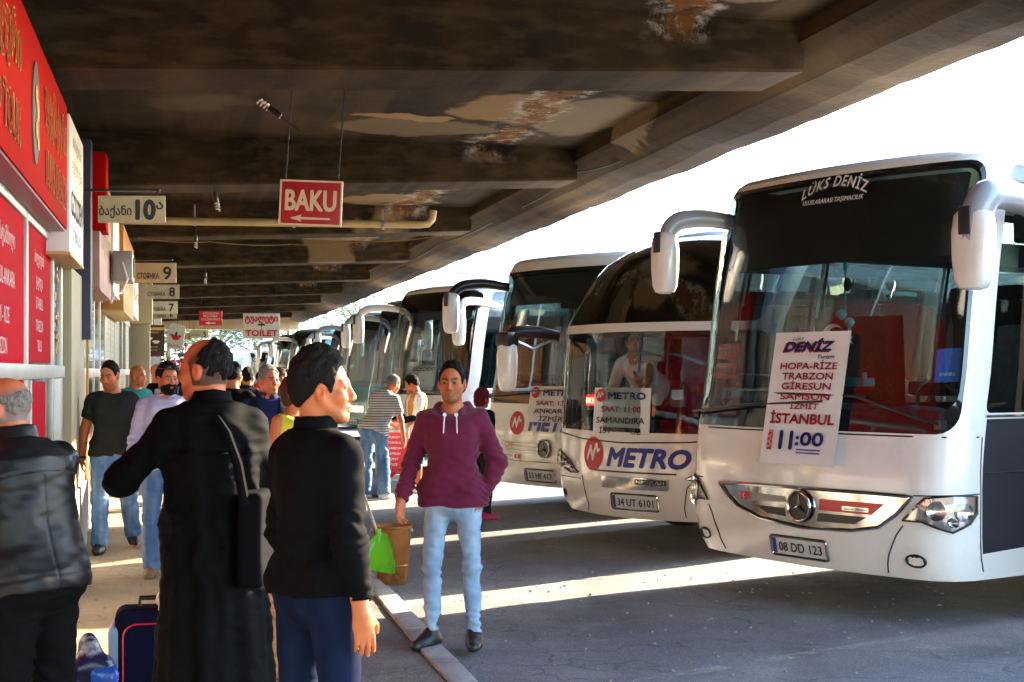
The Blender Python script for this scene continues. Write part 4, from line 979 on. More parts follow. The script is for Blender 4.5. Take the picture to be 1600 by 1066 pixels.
wires(t, (-w_ * .4, w_ * .4), h_, 1.3)
M['sign_red'] = mat('bright red board', (.62, .012, .02), .45)
t, w_, h_ = board('hanging_sign', 'small bright red sign with white Cyrillic lines and an arrow', 311, 486, 347, 509, 36.0, 'sign_red')
lett(t, 'ink_white', [("МОСКВА", 0, h_ * .08, h_ * .16, dict(width=w_ * .6)), ("ВЛАДИКАВКАЗ", 0, -h_ * .14, h_ * .14, dict(width=w_ * .82)), ("АВТОБУСЫ", 0, h_ * .28, h_ * .13, dict(width=w_ * .7))]); arrow(t, 'ink_white', w_ * .22, -w_ * .2, -h_ * .33, h_ * .16); wires(t, (-w_ * .4, w_ * .4), h_, .9)
M['coffee_brown'] = mat('dark brown poster', (.045, .02, .012), .4)
t, w_, h_ = board('menu_board', 'dark brown coffee poster with two cups hung from the shop row', 222, 508, 257, 557, 33.0, 'coffee_brown', yaw=4, cat='poster')
MB().box((0, -.002, h_ * .38), (w_ * .92, .004, h_ * .09)).build('yellow_strip', M['yellow_panel'], t)
lett(t, 'cream_ink', [("ESPRESSO", 0, h_ * .24, h_ * .055, dict(width=w_ * .5)), ("COFFEE", 0, -h_ * .22, h_ * .04, dict(width=w_ * .4)), ("LATTE", 0, -h_ * .32, h_ * .04, dict(width=w_ * .34))])
mb = MB()
for x, z in ((-w_ * .18, h_ * .08), (w_ * .12, -h_ * .03)): mb.ell((x, -.004, z), (w_ * .17, .004, h_ * .038), nu=16, nv=8); mb.ell((x, -.004, z - h_ * .03), (w_ * .11, .005, h_ * .035), nu=16, nv=8)
mb.build('cup_picture', M['paper'], t); MB().tube([(0, .01, h_ / 2), (0, .01, h_ / 2 + .9)], .01, 5).build('hanging_wire', M['cable'], t)
MB().tube([(-.75, .01, -h_ / 2 + .01), (w_ / 2, .01, -h_ / 2 + .01)], .014, 6).build('bracket', M['black'], t)
c = P(275, 526, 36.0); t = thing('hanging_sign', 'rounded white tilted sign with a red bowl picture beside the coffee poster', 'sign', c)
w_, h_ = .40, .62; poly = []; r_ = .09
for cx, cz, a0 in ((w_ / 2 - r_, h_ / 2 - r_, 0), (-w_ / 2 + r_, h_ / 2 - r_, 90), (-w_ / 2 + r_ * .3, -h_ / 2 + r_ * .3, 180), (w_ / 2 - r_ * .3, -h_ / 2 + r_ * .3, 270)):
    for k in range(5): poly.append((cx + (r_ if cz > 0 else r_ * .3) * math.cos(R(a0 + k * 22.5)), cz + (r_ if cz > 0 else r_ * .3) * math.sin(R(a0 + k * 22.5))))
MB().prism(poly, .03).build('panel', M['sign_white'], t); t.rotation_euler = (0, R(9), 0)
mb = MB(); mb.ell((0, -.018, -.03), (.10, .006, .06)); mb.ell((-.10, -.018, .02), (.045, .005, .03)); mb.ell((.10, -.018, .02), (.045, .005, .03)); mb.build('bowl_picture', M['ink_red'], t)
mb = MB(); mb.ell((0, -.022, .06), (.03, .005, .06)); mb.build('figure_picture', M['ink_black'], t)
lett(t, 'ink_black', [("მადონა", 0, -h_ * .42, .07, dict(y=-.018, width=w_ * .75))]); MB().tube([(0, 0, h_ / 2 - .02), (-.16, 0, h_ / 2 + 1.0)], .008, 5).build('hanging_wire', M['cable'], t)

# lamps under the canopy
M['bulb'] = mat('unlit glass bulb', (.62, .62, .58), .15)
def cfl(label, p, tilt, s=1.0, drop=.12):
    t = thing('hanging_lamp', label, 'lamp', p); t.rotation_euler = (0, R(tilt), 0); mb = MB().lathe([(.0, .05 * s), (.022 * s, .05 * s), (.028 * s, .0), (.022 * s, -.05 * s), (.018 * s, -.06 * s)], 12); mb.build('socket', M['black'], t, smooth=True)
    pts = [(.022 * s * math.cos(k * .7), .022 * s * math.sin(k * .7), -.06 * s - k * .0033 * s) for k in range(30)]; MB().tube(pts, .0075 * s, 6).build('bulb', M['bulb'], t, smooth=True)
    MB().tube([(0, 0, .05 * s), (.01, 0, .05 * s + drop)], .006, 5).build('flex', M['cable'], t)
cfl('broken spiral bulb dangling sideways left of the red BAKU sign wires', P(430, 176, 11.0), 125, 1.0, .18)
cfl('black lamp holder with spiral bulb under the second beam', P(337, 307, 15.6), 180 + 170, 1.0, .12)
cfl('small white bulb with red ring below the yellowish pipe', P(306, 372, 20.2), 0, .9, .1)
cfl('pale lamp fitting far under the canopy above the red arrow sign', P(321, 430, 26.5), 0, 1.0, .1)
# plant and flowers by the far shops
# ------------------------------------------------------------------ coaches
def smooth_tab(tab):
    """[(z, setback, halfwidth)] -> interpolators (monotone cubic)"""
    z = np.array([r[0] for r in tab], float)
    def mk(y):
        y = np.array(y, float); h = np.diff(z); dl = np.diff(y) / h; m = np.zeros(len(z)); m[0] = dl[0]; m[-1] = dl[-1]
        for i in range(1, len(z) - 1): m[i] = 0 if dl[i - 1] * dl[i] <= 0 else 2 * dl[i - 1] * dl[i] / (dl[i - 1] + dl[i])
        def f(q):
            q = np.clip(q, z[0], z[-1]); i = np.clip(np.searchsorted(z, q) - 1, 0, len(h) - 1); t = (q - z[i]) / h[i]
            return (2 * t**3 - 3 * t**2 + 1) * y[i] + (t**3 - 2 * t**2 + t) * h[i] * m[i] + (-2 * t**3 + 3 * t**2) * y[i + 1] + (t**3 - t**2) * h[i] * m[i + 1]
        return f
    return mk([r[1] for r in tab]), mk([r[2] for r in tab])
class Shell:
    """a coach body surface: s = distance round the outline from the middle of the front (right side of the picture positive), z = height"""
    def __init__(s, tab, bulge, rad, L):
        s.fs, s.fw = smooth_tab(tab); s.B = bulge; s.r = rad; s.L = L; s.cache = {}
    def line(s, z):
        k = round(float(z), 3)
        if k in s.cache: return s.cache[k]
        w_ = float(s.fw(z)); f = float(s.fs(z)); r = s.r; xs = np.linspace(0, w_ - r, 14); ys = f + s.B * (xs / (w_ - r)) ** 2
        t = np.linspace(0, 1, 15)[1:] * math.pi / 2; e = 2 / 2.4; sl = 2 * s.B / (w_ - r)
        cx = w_ - r + r * np.sin(t) ** e; cy_ = f + s.B + (1 - np.cos(t) ** e) * r * 1.15 + np.sin(t) ** e * r * sl * (1 - t / (math.pi / 2)) * .6
        X = np.r_[xs, cx, w_]; Y = np.r_[ys, cy_, s.L]; S = np.r_[0, np.cumsum(np.hypot(np.diff(X), np.diff(Y)))]
        s.cache[k] = (S, X, Y); return s.cache[k]
    def xy(s, x, z):
        S, X, Y = s.line(z); return float(np.interp(abs(x), X[:-1], Y[:-1]))
    def pt(s, a, z):
        S, X, Y = s.line(z); q = abs(a); x = np.interp(q, S, X); y = np.interp(q, S, Y)
        return np.array([math.copysign(x, a) if a else 0.0, y, z])
    def __call__(s, a, z, off=0.0):
        p = s.pt(a, z)
        if off:
            e = .012; u = s.pt(a + e, z) - s.pt(a - e, z); v = s.pt(a, z + e) - s.pt(a, z - e); n = np.cross(u, v); n /= np.linalg.norm(n) + 1e-12
            p = p + n * off                                              # outwards
        return p
def rrect(a0, a1, z0, z1, r=.06, n=5):
    r = min(r, (a1 - a0) / 2.01, (z1 - z0) / 2.01); out = []
    for cx, cz, b in ((a1 - r, z1 - r, 0), (a0 + r, z1 - r, 90), (a0 + r, z0 + r, 180), (a1 - r, z0 + r, 270)):
        for i in range(n + 1): out.append((cx + r * math.cos(R(b + 90 * i / n)), cz + r * math.sin(R(b + 90 * i / n))))
    return out
def inpoly(p, poly):
    x, y = p; c = False; j = len(poly) - 1
    for i in range(len(poly)):
        xi, yi = poly[i]; xj, yj = poly[j]
        if (yi > y) != (yj > y) and x < (xj - xi) * (y - yi) / (yj - yi) + xi: c = not c
        j = i
    return c
def dense(poly, st=.10):
    out = []
    for i in range(len(poly)):
        a = Vector(poly[i]); b = Vector(poly[(i + 1) % len(poly)]); k = max(1, int((b - a).length / st))
        for j in range(k): out.append(tuple(a.lerp(b, j / k)))
    return out
def cdt(polys, pts):
    vs = []; es = []
    for pl in polys:
        o = len(vs); vs += [Vector(p) for p in pl]; es += [(o + i, o + (i + 1) % len(pl)) for i in range(len(pl))]
    vs += [Vector(p) for p in pts]
    V, E, Fc, *_ = geometry.delaunay_2d_cdt(vs, es, [], 0, 1e-5)
    return [tuple(v) for v in V], Fc
def sheet(sh, outer, regions, sgrid, zgrid):
    """cut the shell's (s, z) sheet into regions -> {name: (verts, faces)} sharing exact borders"""
    polys = [dense(outer, .15)] + [dense(r[1]) for r in regions]
    V, Fc = cdt(polys, [(a, z) for a in sgrid for z in zgrid if inpoly((a, z), outer)])
    P3 = [sh(a, z) for a, z in V]; out = {}
    for f in Fc:
        c = (sum(V[i][0] for i in f) / 3, sum(V[i][1] for i in f) / 3)
        if not inpoly(c, outer): continue
        nm = ('body', 0)
        for i_, r in enumerate(regions):
            if inpoly(c, r[1]): nm = (r[0], i_); break
        out.setdefault(nm, []).append(f)
    return V, P3, out
def part_from(name, V, P3, faces, m, parent, sh=None, off=0.0, th=0.0):
    used = sorted({i for f in faces for i in f}); ix = {u: k for k, u in enumerate(used)}
    co = [sh(V[i][0], V[i][1], off) if off else P3[i] for i in used]; mb = MB(); mb.add([tuple(c) for c in co], [tuple(ix[i] for i in f) for f in faces])
    o = mb.build(name, m, parent, smooth=True); return o
def patch(sh, name, poly, m, parent, off=.004, th=.0, st=.06, dome=0.0):
    """a piece lying on the shell: polygon in (s, z), lifted by off, with a rim of thickness th"""
    pl = dense(poly, st); a0 = min(p[0] for p in pl); a1 = max(p[0] for p in pl); z0 = min(p[1] for p in pl); z1 = max(p[1] for p in pl)
    g = [(a, z) for a in np.arange(a0 + st / 2, a1, st) for z in np.arange(z0 + st / 2, z1, st) if inpoly((a, z), pl)]
    V, Fc = cdt([pl], g); Fc = [f for f in Fc if inpoly((sum(V[i][0] for i in f) / 3, sum(V[i][1] for i in f) / 3), pl)]
    ca, cz = (a0 + a1) / 2, (z0 + z1) / 2
    def lift(v):
        if not dome: return off
        return off + dome * max(0, 1 - max(abs(v[0] - ca) / ((a1 - a0) / 2), abs(v[1] - cz) / ((z1 - z0) / 2)) ** 2.5)
    mb = MB(); mb.add([tuple(sh(a, z, lift((a, z)))) for a, z in V], [tuple(f) for f in Fc])
    if th:
        k = len(pl); mb.add([tuple(sh(a, z, off)) for a, z in pl] + [tuple(sh(a, z, off - th)) for a, z in pl], [(i, (i + 1) % k, (i + 1) % k + k, i + k) for i in range(k)])
    return mb.build(name, m, parent, smooth=True)
def surf_text(sh, mb, s, a, z, h, off=.006, align='c', width=None, tilt=0.0, arch=0.0, **kw):
    bold = max(0, kw.pop('bold', 0)) * h * 1.1
    vs, fs, wd = text2d(s, h, **kw)
    if not vs: return
    k = width / wd if width else 1.0; wd *= k; x0 = -(wd / 2 if align == 'c' else wd if align == 'r' else 0)
    for j, (ox, oz) in enumerate(BOLD if bold else BOLD[:1]):
        out = []
        for p, q in vs:
            X = x0 + p * k + ox * bold; q = q + oz * bold + arch * (1 - (X / (wd / 2)) ** 2); out.append(tuple(sh(a + X * math.cos(tilt) - q * math.sin(tilt), z + X * math.sin(tilt) + q * math.cos(tilt), off + j * .0002)))
        mb.add(out, fs)
def wheel(parent, x, y, r=.50):
    sx = 1 if x > 0 else -1; xf = Matrix.Translation((x, y, r)) @ Matrix.Rotation(R(90), 4, 'Y')
    o = bpy.data.objects.new('wheel', None); COL.objects.link(o); o.parent = parent
    MB().lathe([(.30, -.14), (.46, -.145), (.49, -.12), (r, -.09), (r, .09), (.49, .12), (.46, .145), (.30, .14)], 36, xf).build('tyre', M['rubber'], o, smooth=True)
    MB().lathe([(.0, .10 * sx), (.10, .13 * sx), (.13, .06 * sx), (.26, .03 * sx), (.30, .12 * sx)], 24, xf, cap=False).build('rim', M['alu'], o, smooth=True)
def seat(parent, x, y, z, m, w_=.44, face=-1):
    mb = MB(); mb.box((x, y, z + .40), (w_, .46, .14)); mb.box((x, y + .22, z + .80), (w_, .13, .74), Matrix.Rotation(R(-10), 3, 'X'))
    mb.box((x, y + .30, z + 1.20), (w_ * .74, .12, .20), Matrix.Rotation(R(-10), 3, 'X')); return mb.build('passenger_seat', m, parent, bevel=.05)
def mirror(parent, base, arm, head_top, hl, wd, m='white', arm_m='black', inset=True, thick=1.0):
    """bracket arm from base through arm points, a long white mirror head hanging below"""
    o = bpy.data.objects.new('mirror', None); COL.objects.link(o); o.parent = parent
    path = [Vector(base)] + [Vector(a) for a in arm]; pp = []
    for i in range(len(path) - 1):
        for k in range(5): pp.append(path[i].lerp(path[i + 1], k / 5))
    pp.append(path[-1])
    for _ in range(3): pp = [pp[0]] + [(pp[i - 1] + pp[i] * 2 + pp[i + 1]) / 4 for i in range(1, len(pp) - 1)] + [pp[-1]]
    MB().tube(pp, [(.055 + .012 * math.sin(i / len(pp) * 3)) * thick for i in range(len(pp))], 10).build('mirror_arm', M[arm_m], o, smooth=True)
    x, y, z = head_top; mb = MB()
    secs = [(0, .30, .5), (.03, .62, .75), (.10, .88, .95), (.30, 1.0, 1.0), (.62, .96, 1.0), (.88, .84, .9), (.97, .62, .75), (1.0, .25, .45)]; vs = []; n = 16
    for t_, kx, ky in secs:
        for j in range(n):
            a = 2 * math.pi * j / n; c_, s_ = math.cos(a), math.sin(a); vs.append((x + wd / 2 * kx * math.copysign(abs(c_) ** .7, c_), y + .085 * ky * math.copysign(abs(s_) ** .8, s_), z - hl * t_))
    mb.add(vs, [(i * n + j, i * n + (j + 1) % n, (i + 1) * n + (j + 1) % n, (i + 1) * n + j) for i in range(len(secs) - 1) for j in range(n)] + [tuple(range(n)), tuple(range(len(vs) - 1, len(vs) - n - 1, -1))])
    mb.build('mirror_housing', M[m], o, smooth=True)
    if inset: MB().box((x, y - .083, z - hl * .17), (wd * .30, .02, hl * .34)).build('mirror_trim', M['graphite'], o, bevel=.008)
    return o
def roof_cap(sh, z1, H, L, parent, m, S):
    line = [sh(a, z1) for a in S]; rings = [line]; ymax = L
    for inset, z in ((.05, z1 + (H - z1) * .45), (.16, z1 + (H - z1) * .78), (.40, H)):
        ring = []
        for p in line:
            x, y = p[0], p[1]; fx = math.copysign(max(0, abs(x) - inset), x); ring.append((fx, y + inset * max(0, 1 - (y - line[len(line) // 2][1]) / .9), z))
        rings.append(ring)
    n = len(line); vs = [tuple(p) for r_ in rings for p in r_]; fs = [(i * n + j, i * n + j + 1, (i + 1) * n + j + 1, (i + 1) * n + j) for i in range(len(rings) - 1) for j in range(n - 1)]
    top = (len(rings) - 1) * n; mid = n // 2
    fs += [(top + j, top + j + 1, top + n - 2 - j, top + n - 1 - j) for j in range(mid - 1)]
    mb = MB(); mb.add(vs, fs); return mb.build('roof', m, parent, smooth=True)
def emblem_m(sh, mb_disc, mb_m, a, z, r, off=.006):
    n = 28; c = [(a + r * math.cos(2 * math.pi * i / n), z + r * math.sin(2 * math.pi * i / n)) for i in range(n)]
    mb_disc.add([tuple(sh(p, q, off)) for p, q in c], [tuple(range(n))])
    zz = [(-.62, -.42), (-.30, .36), (.02, -.24), (.32, .52), (.66, .22)]; zz2 = [(-.36, -.46), (-.22, .05), (.06, -.52), (.34, .16), (.56, .02)]
    up = [(-.68, -.30), (-.34, .50), (-.20, .52), (.0, .02), (.24, .62), (.42, .66), (.50, .30), (.74, .36), (.70, .20), (.44, .06), (.32, .34), (.08, -.40), (-.06, -.40), (-.28, .16), (-.52, -.44)]
    for tri in geometry.tessellate_polygon([[Vector((x, y, 0)) for x, y in up]]):
        mb_m.add([tuple(sh(a + up[i][0] * r, z + up[i][1] * r, off + .002)) for i in tri], [(0, 1, 2)])
def star_emblem(sh, parent, a, z, r):
    """chromed ring with a three-pointed star on a black disc"""
    o = bpy.data.objects.new('emblem', None); COL.objects.link(o); o.parent = parent
    patch(sh, 'emblem_disc', [(a + r * .96 * math.cos(2 * math.pi * i / 28), z + r * .96 * math.sin(2 * math.pi * i / 28)) for i in range(28)], M['black'], o, off=.030, th=.03)
    ring = [Vector(sh(a + r * math.cos(2 * math.pi * i / 36), z + r * math.sin(2 * math.pi * i / 36), .034)) for i in range(37)]
    mb = MB().tube(ring, r * .11, 8, cap=False); c = Vector(sh(a, z, .046))
    for k in range(3):
        t = R(90 + 120 * k); tip = Vector(sh(a + r * .95 * math.cos(t), z + r * .95 * math.sin(t), .036)); u = t + R(60); v = t - R(60)
        b1 = Vector(sh(a + r * .16 * math.cos(u), z + r * .16 * math.sin(u), .036)); b2 = Vector(sh(a + r * .16 * math.cos(v), z + r * .16 * math.sin(v), .036)); mb.add([tuple(c), tuple(b1), tuple(tip), tuple(b2)], [(0, 1, 2), (0, 2, 3)])
    mb.build('emblem_star', M['chrome'], o, smooth=True)
def plate(sh, parent, a, z, w_, h_, txt, off=.012):
    p = patch(sh, 'number_plate', rrect(a - w_ / 2, a + w_ / 2, z - h_ / 2, z + h_ / 2, .012), M['plate'], parent, off=off, th=.02)
    fr = MB(); k = rrect(a - w_ / 2 - .012, a + w_ / 2 + .012, z - h_ / 2 - .012, z + h_ / 2 + .012, .02); fr.tube([Vector(sh(x, y, off)) for x, y in k + k[:1]], .010, 6, cap=False); fr.build('plate_frame', M['chrome'], p, smooth=True)
    patch(sh, 'plate_band', rrect(a - w_ / 2 + .004, a - w_ / 2 + .045, z - h_ / 2 + .004, z + h_ / 2 - .004, .006), M['ink_blue'], p, off=off + .002)
    t = MB(); surf_text(sh, t, txt, a + .022, z - h_ * .28, h_ * .56, off=off + .004, width=w_ * .80, bold=.02); t.build('plate_lettering', M['ink_black'], p)
def headlamp(sh, parent, poly, lamps, off=.004):
    h = bpy.data.objects.new('headlight', None); COL.objects.link(h); h.parent = parent
    patch(sh, 'headlight_bed', poly, M['reflector'], h, off=off)
    mb = MB()
    for a, z, r in lamps:
        c = Vector(sh(a, z, off + .008)); nrm_ = (Vector(sh(a, z, .1)) - Vector(sh(a, z))).normalized(); mb.lathe([(r, .0), (r * .98, .02), (r * .8, .012), (r * .45, .002), (0.001, -.002)], 20, Matrix.Translation(c) @ nrm_.to_track_quat('Z', 'Y').to_matrix().to_4x4(), cap=False)
    mb.build('bulb_reflector', M['chrome'], h, smooth=True)
    patch(sh, 'headlight_glass', poly, M['lamp'], h, off=off + .02, th=.02, dome=.02)
    k = dense(poly, .05); MB().tube([Vector(sh(x, y, off + .006)) for x, y in k + k[:1]], .007, 6, cap=False).build('headlight_seal', M['black'], h, smooth=True)
def strip(sh, mb, pts, r=.006, off=.001):
    d = []
    for i in range(len(pts) - 1):
        for k in range(6): d.append((pts[i][0] + (pts[i + 1][0] - pts[i][0]) * k / 6, pts[i][1] + (pts[i + 1][1] - pts[i][1]) * k / 6))
    d.append(pts[-1]); mb.tube([Vector(sh(a, z, off)) for a, z in d], r, 6)
def wiper(sh, parent, base, tip, b0, b1, off=.05):
    w_ = MB(); d = lambda p, q, n=8: [Vector(sh(p[0] + (q[0] - p[0]) * i / n, p[1] + (q[1] - p[1]) * i / n, off)) for i in range(n + 1)]
    w_.tube(d(base, tip), .011, 6); w_.tube(d(b0, b1), .009, 6); w_.box(Vector(sh(*base, .03)), (.06, .06, .06)); w_.build('wiper', M['black'], parent, smooth=True)
def interior(t, sh, L, seatm, zf=1.15, curtain=None, dash_z=1.36, rows=6, wheel_side=1, top=2.9, flag=False, dash_m='dash'):
    w_ = float(sh.fw(1.6)) - .08; y0 = float(sh.fs(1.3)) + sh.B
    mb = MB().box((0, (y0 + 1.9 + L) / 2, zf - .05), (2 * w_ - .02, L - y0 - 2.1, .08)); mb.box((0, y0 + 1.4, .72), (2 * w_ - .05, 1.8, .06)); mb.build('cabin_floor', M['lining'], t)
    d = MB(); n = 12; vs = []
    for i in range(n + 1):
        x = -w_ + .06 + (2 * w_ - .12) * i / n; yf = sh.xy(x, dash_z) + .06; hump = .06 * math.exp(-((x - wheel_side * .62) / .35) ** 2)
        vs += [(x, yf, dash_z - .10), (x, yf + .25, dash_z + hump * .6), (x, yf + .48, dash_z + hump), (x, yf + .58, dash_z - .10), (x, yf + .60, dash_z - .55)]
    d.add(vs, [(i * 5 + j, (i + 1) * 5 + j, (i + 1) * 5 + j + 1, i * 5 + j + 1) for i in range(n) for j in range(4)]); d.build('dashboard', M[dash_m], t, smooth=True)
    x = wheel_side * .62; c = Vector((x, y0 + .78, dash_z + .02)); ring = [c + Vector((.22 * math.cos(a), -.09 * math.sin(a), .20 * math.sin(a))) for a in [2 * math.pi * i / 24 for i in range(25)]]
    mb = MB().tube(ring, .016, 8, cap=False); mb.tube([c, c + Vector((0, -.12, -.30))], .03, 8); mb.tube([ring[0], c, ring[12]], .012, 6); mb.build('steering_wheel', M['black'], t, smooth=True)
    seat(t, wheel_side * .62, y0 + 1.35, zf - .40, M['seat_grey'], .5)
    for r_ in range(rows):
        for x in (-.98, -.52, .52, .98): seat(t, x, y0 + 2.7 + r_ * .85, zf, seatm)
    mb = MB()
    for sx in (-1, 1): mb.box((sx * (w_ - .22), y0 + .5 + (L - y0) / 2, top - .16), (.42, L - y0 - 1.6, .22))
    mb.box((0, L - .25, 1.9), (2 * w_ - .1, .06, 1.8)); mb.build('luggage_rack', M['lining'], t, bevel=.03)
    if curtain:
        for sx in (-1, 1):
            mb = MB(); vs = []; nn = 14
            for i in range(nn + 1):
                yy = y0 + 1.15 + .40 * i / nn; xx = sx * (w_ - .10 + .02 * math.sin(i * 2.1)); vs += [(xx, yy, 1.5), (xx + sx * .01, yy, 2.75)]
            mb.add(vs, [(2 * i, 2 * i + 2, 2 * i + 3, 2 * i + 1) for i in range(nn)]); mb.build('curtain', M[curtain], t, smooth=True)
    if flag:
        fl = MB(); vs = []; nn = 10
        for i in range(nn + 1):
            x = -.72 + .95 * i / nn; vs += [(x, y0 + .86 + .03 * math.sin(i * 1.1), 1.45), (x, y0 + .83 + .03 * math.sin(i * 1.1 + .5), 2.12)]
        fl.add(vs, [(2 * i, 2 * i + 2, 2 * i + 3, 2 * i + 1) for i in range(nn)]); f_ = fl.build('flag_cloth', M['flag_red'], t, smooth=True)
        cm = MB(); k = 24; R0, R1, cx, cz = .13, .105, -.46, 1.94; y = y0 + .785
        a0 = math.acos(max(-1, min(1, (R0 ** 2 + .033 ** 2 - R1 ** 2) / (2 * R0 * .033)))); outer = [(cx + R0 * math.cos(a), y, cz + R0 * math.sin(a)) for a in np.linspace(a0, 2 * math.pi - a0, k)]
        b0 = math.atan2(R0 * math.sin(a0), R0 * math.cos(a0) - .033); inner = [(cx + .033 + R1 * math.cos(a), y, cz + R1 * math.sin(a)) for a in np.linspace(b0, 2 * math.pi - b0, k)]
        cm.add(outer + inner, [(i, i + 1, k + i + 1, k + i) for i in range(k - 1)])
        st = [(cx + .165 + (.058 if i % 2 == 0 else .023) * math.cos(R(180 + 36 * i)), y, cz + (.058 if i % 2 == 0 else .023) * math.sin(R(180 + 36 * i))) for i in range(10)]
        cm.add(st + [(cx + .165, y, cz)], [(i, (i + 1) % 10, 10) for i in range(10)]); cm.build('crescent_and_star', M['ink_white'], f_)

def coach(spec, label, pos, heading):
    """spec: dict of body tables and openings. heading: direction of the coach's rear, degrees clockwise from +Y"""
    t = thing('coach', label, 'bus', pos, -R(heading), 'coaches parked in a row at the kerb')
    sh = Shell(spec['tab'], spec.get('bulge', .12), spec.get('rad', .30), spec['L']); t_z1 = spec['tab'][-1][0]; z0 = spec['tab'][0][0]; L = spec['L']
    fs = np.linspace(0, 1.75, 22); ss = np.r_[fs, np.arange(2.2, L + 1.2, .8)]; S = np.r_[-ss[::-1][:-1], ss]
    smax_ = min(sh.line(z)[0][-1] for z in (z0, 1.0, 2.0, t_z1)) - .001
    S = S[np.abs(S) < smax_]; S = np.r_[-smax_, S, smax_]
    outer = [(-smax_, z0), (smax_, z0), (smax_, t_z1), (-smax_, t_z1)]
    regs = spec['regions']; V, P3, F_ = sheet(sh, outer, regs, S, np.arange(z0 + .1, t_z1, .16))
    mats = dict(spec['mats']); mats.setdefault('body', spec['paint'])
    for (nm, _), faces in F_.items():
        part_from(nm, V, P3, faces, M[mats[nm]], t)
    fb = [f for (n_, _), q in F_.items() if not mats[n_].startswith('glass') for f in q]
    part_from('cabin_lining', V, P3, fb, M['lining'], t, sh, -.045)
    roof_cap(sh, t_z1, spec['H'], L, t, M[spec.get('roof', spec['paint'])], S)
    rl = [sh(a, z) for a, z in ((-smax_, z0), (-smax_, 1.5), (-smax_, t_z1), (smax_, t_z1), (smax_, 1.5), (smax_, z0))]
    MB().add([tuple(p) for p in rl], [tuple(range(6))]).build('rear_wall', M[spec['paint']], t)
    w_ = float(sh.fw(1)); MB().box((0, L / 2 + .5, .42), (2 * w_ - .10, L - 1.4, .12)).build('underbody', M['black'], t)
    for y in (spec.get('axle', 2.6), L - 2.9):
        for x in (-w_ + .20, w_ - .20): wheel(t, x, y)
    return t, sh
def added_dark_panel(t, sh, z0, z1, a=1.22, off=-.10): return patch(sh, 'added_dark_panel', rrect(-a, a, z0, z1, .05), M['lining'], t, off=off, st=.12)  # panel added behind the glass so the screen top looks dark against the sky
def flat_board(sh, parent, name, corners, m, off=.03):
    """flat card standing just in front of (off > 0) or behind the shell; corners in (s, z): tl, tr, br, bl"""
    c = [Vector(sh(a, z, off)) for a, z in corners]; return c
# --- nearest coach -------------------------------------------------------------------------------------------------
HD1 = math.degrees(math.atan2(.832, .556))
tabT = [(.30, .07, 1.27), (.42, .02, 1.30), (.60, .0, 1.325), (.95, .0, 1.33), (1.27, .03, 1.33), (1.7, .11, 1.325), (2.2, .17, 1.32), (2.7, .25, 1.31), (3.0, .31, 1.30), (3.17, .39, 1.27)]
def travego(extra=None, glass_m='glass_clear', side_m='glass_dark', paint='white', low='graphite', L=8.6, tab=tabT, ws=(1.28, 3.13), wss=1.34, wl=.10):
    side = []
    z_hi = ws[1] - .02
    for sgn in (-1, 1):
        b = [1.52, 2.55, 4.1, 5.65, 7.1, L - .1]
        for i in range(len(b) - 1):
            a0, a1 = b[i] + .02, b[i + 1] - .02; pl = rrect(a0, a1, 1.42 if i else 1.42, z_hi, .05); side.append(('side_window', [(sgn * x, z) for x, z in pl][::sgn]))
    regs = [('windscreen', rrect(-wss - wl + .02, wss - .03, ws[0] + .15, ws[1] - .03, .13)), ('screen_surround', rrect(-wss - wl, wss, ws[0], ws[1], .15))] + side
    if low:
        for sgn in (-1, 1): regs.append(('lower_panel', [(sgn * x, z) for x, z in ((1.56, .48), (L - .3, .80), (L - .3, 1.38), (1.56, 1.38))][::sgn]))
    return dict(tab=tab, bulge=.10, rad=.30, L=L, H=tab[-1][0] + .09, regions=regs, paint=paint, mats={'windscreen': glass_m, 'screen_surround': 'frit', 'side_window': side_m, 'lower_panel': low or paint})
def coach_at(spec, label, px, d, hd, inner=.25, half=1.30):
    """put the coach so that its left front bumper corner stands at column px, depth d"""
    r = Vector((math.sin(R(hd)), math.cos(R(hd)), 0)); lat = Vector((math.cos(R(hd)), -math.sin(R(hd)), 0))
    c = Vector(((px - 800) / FPX * d, d, 0)) + lat * half - r * inner
    return coach(spec, label, c, hd)
HD1 = 56.2
tabS = [(.30, .10, 1.24), (.45, .02, 1.27), (.70, .0, 1.285), (1.10, .02, 1.285), (1.6, .05, 1.285), (2.10, .09, 1.28), (2.4, .27, 1.27), (2.7, .50, 1.235), (2.92, .80, 1.18), (3.05, 1.14, 1.10)]
def on_coach(t, sh, name, label, cat, a, z, off=.0, group=None):
    """a thing fixed to a coach: its own Empty at the spot, turned like the coach; returns the thing and a local shift"""
    c = Vector(sh(a, z, off)); th_ = thing(name, label, cat, t.matrix_basis @ c, t.rotation_euler.z, group); return th_, c
def shift(mb, c): mb.v = [(v[0] - c.x, v[1] - c.y, v[2] - c.z) for v in mb.v]; return mb
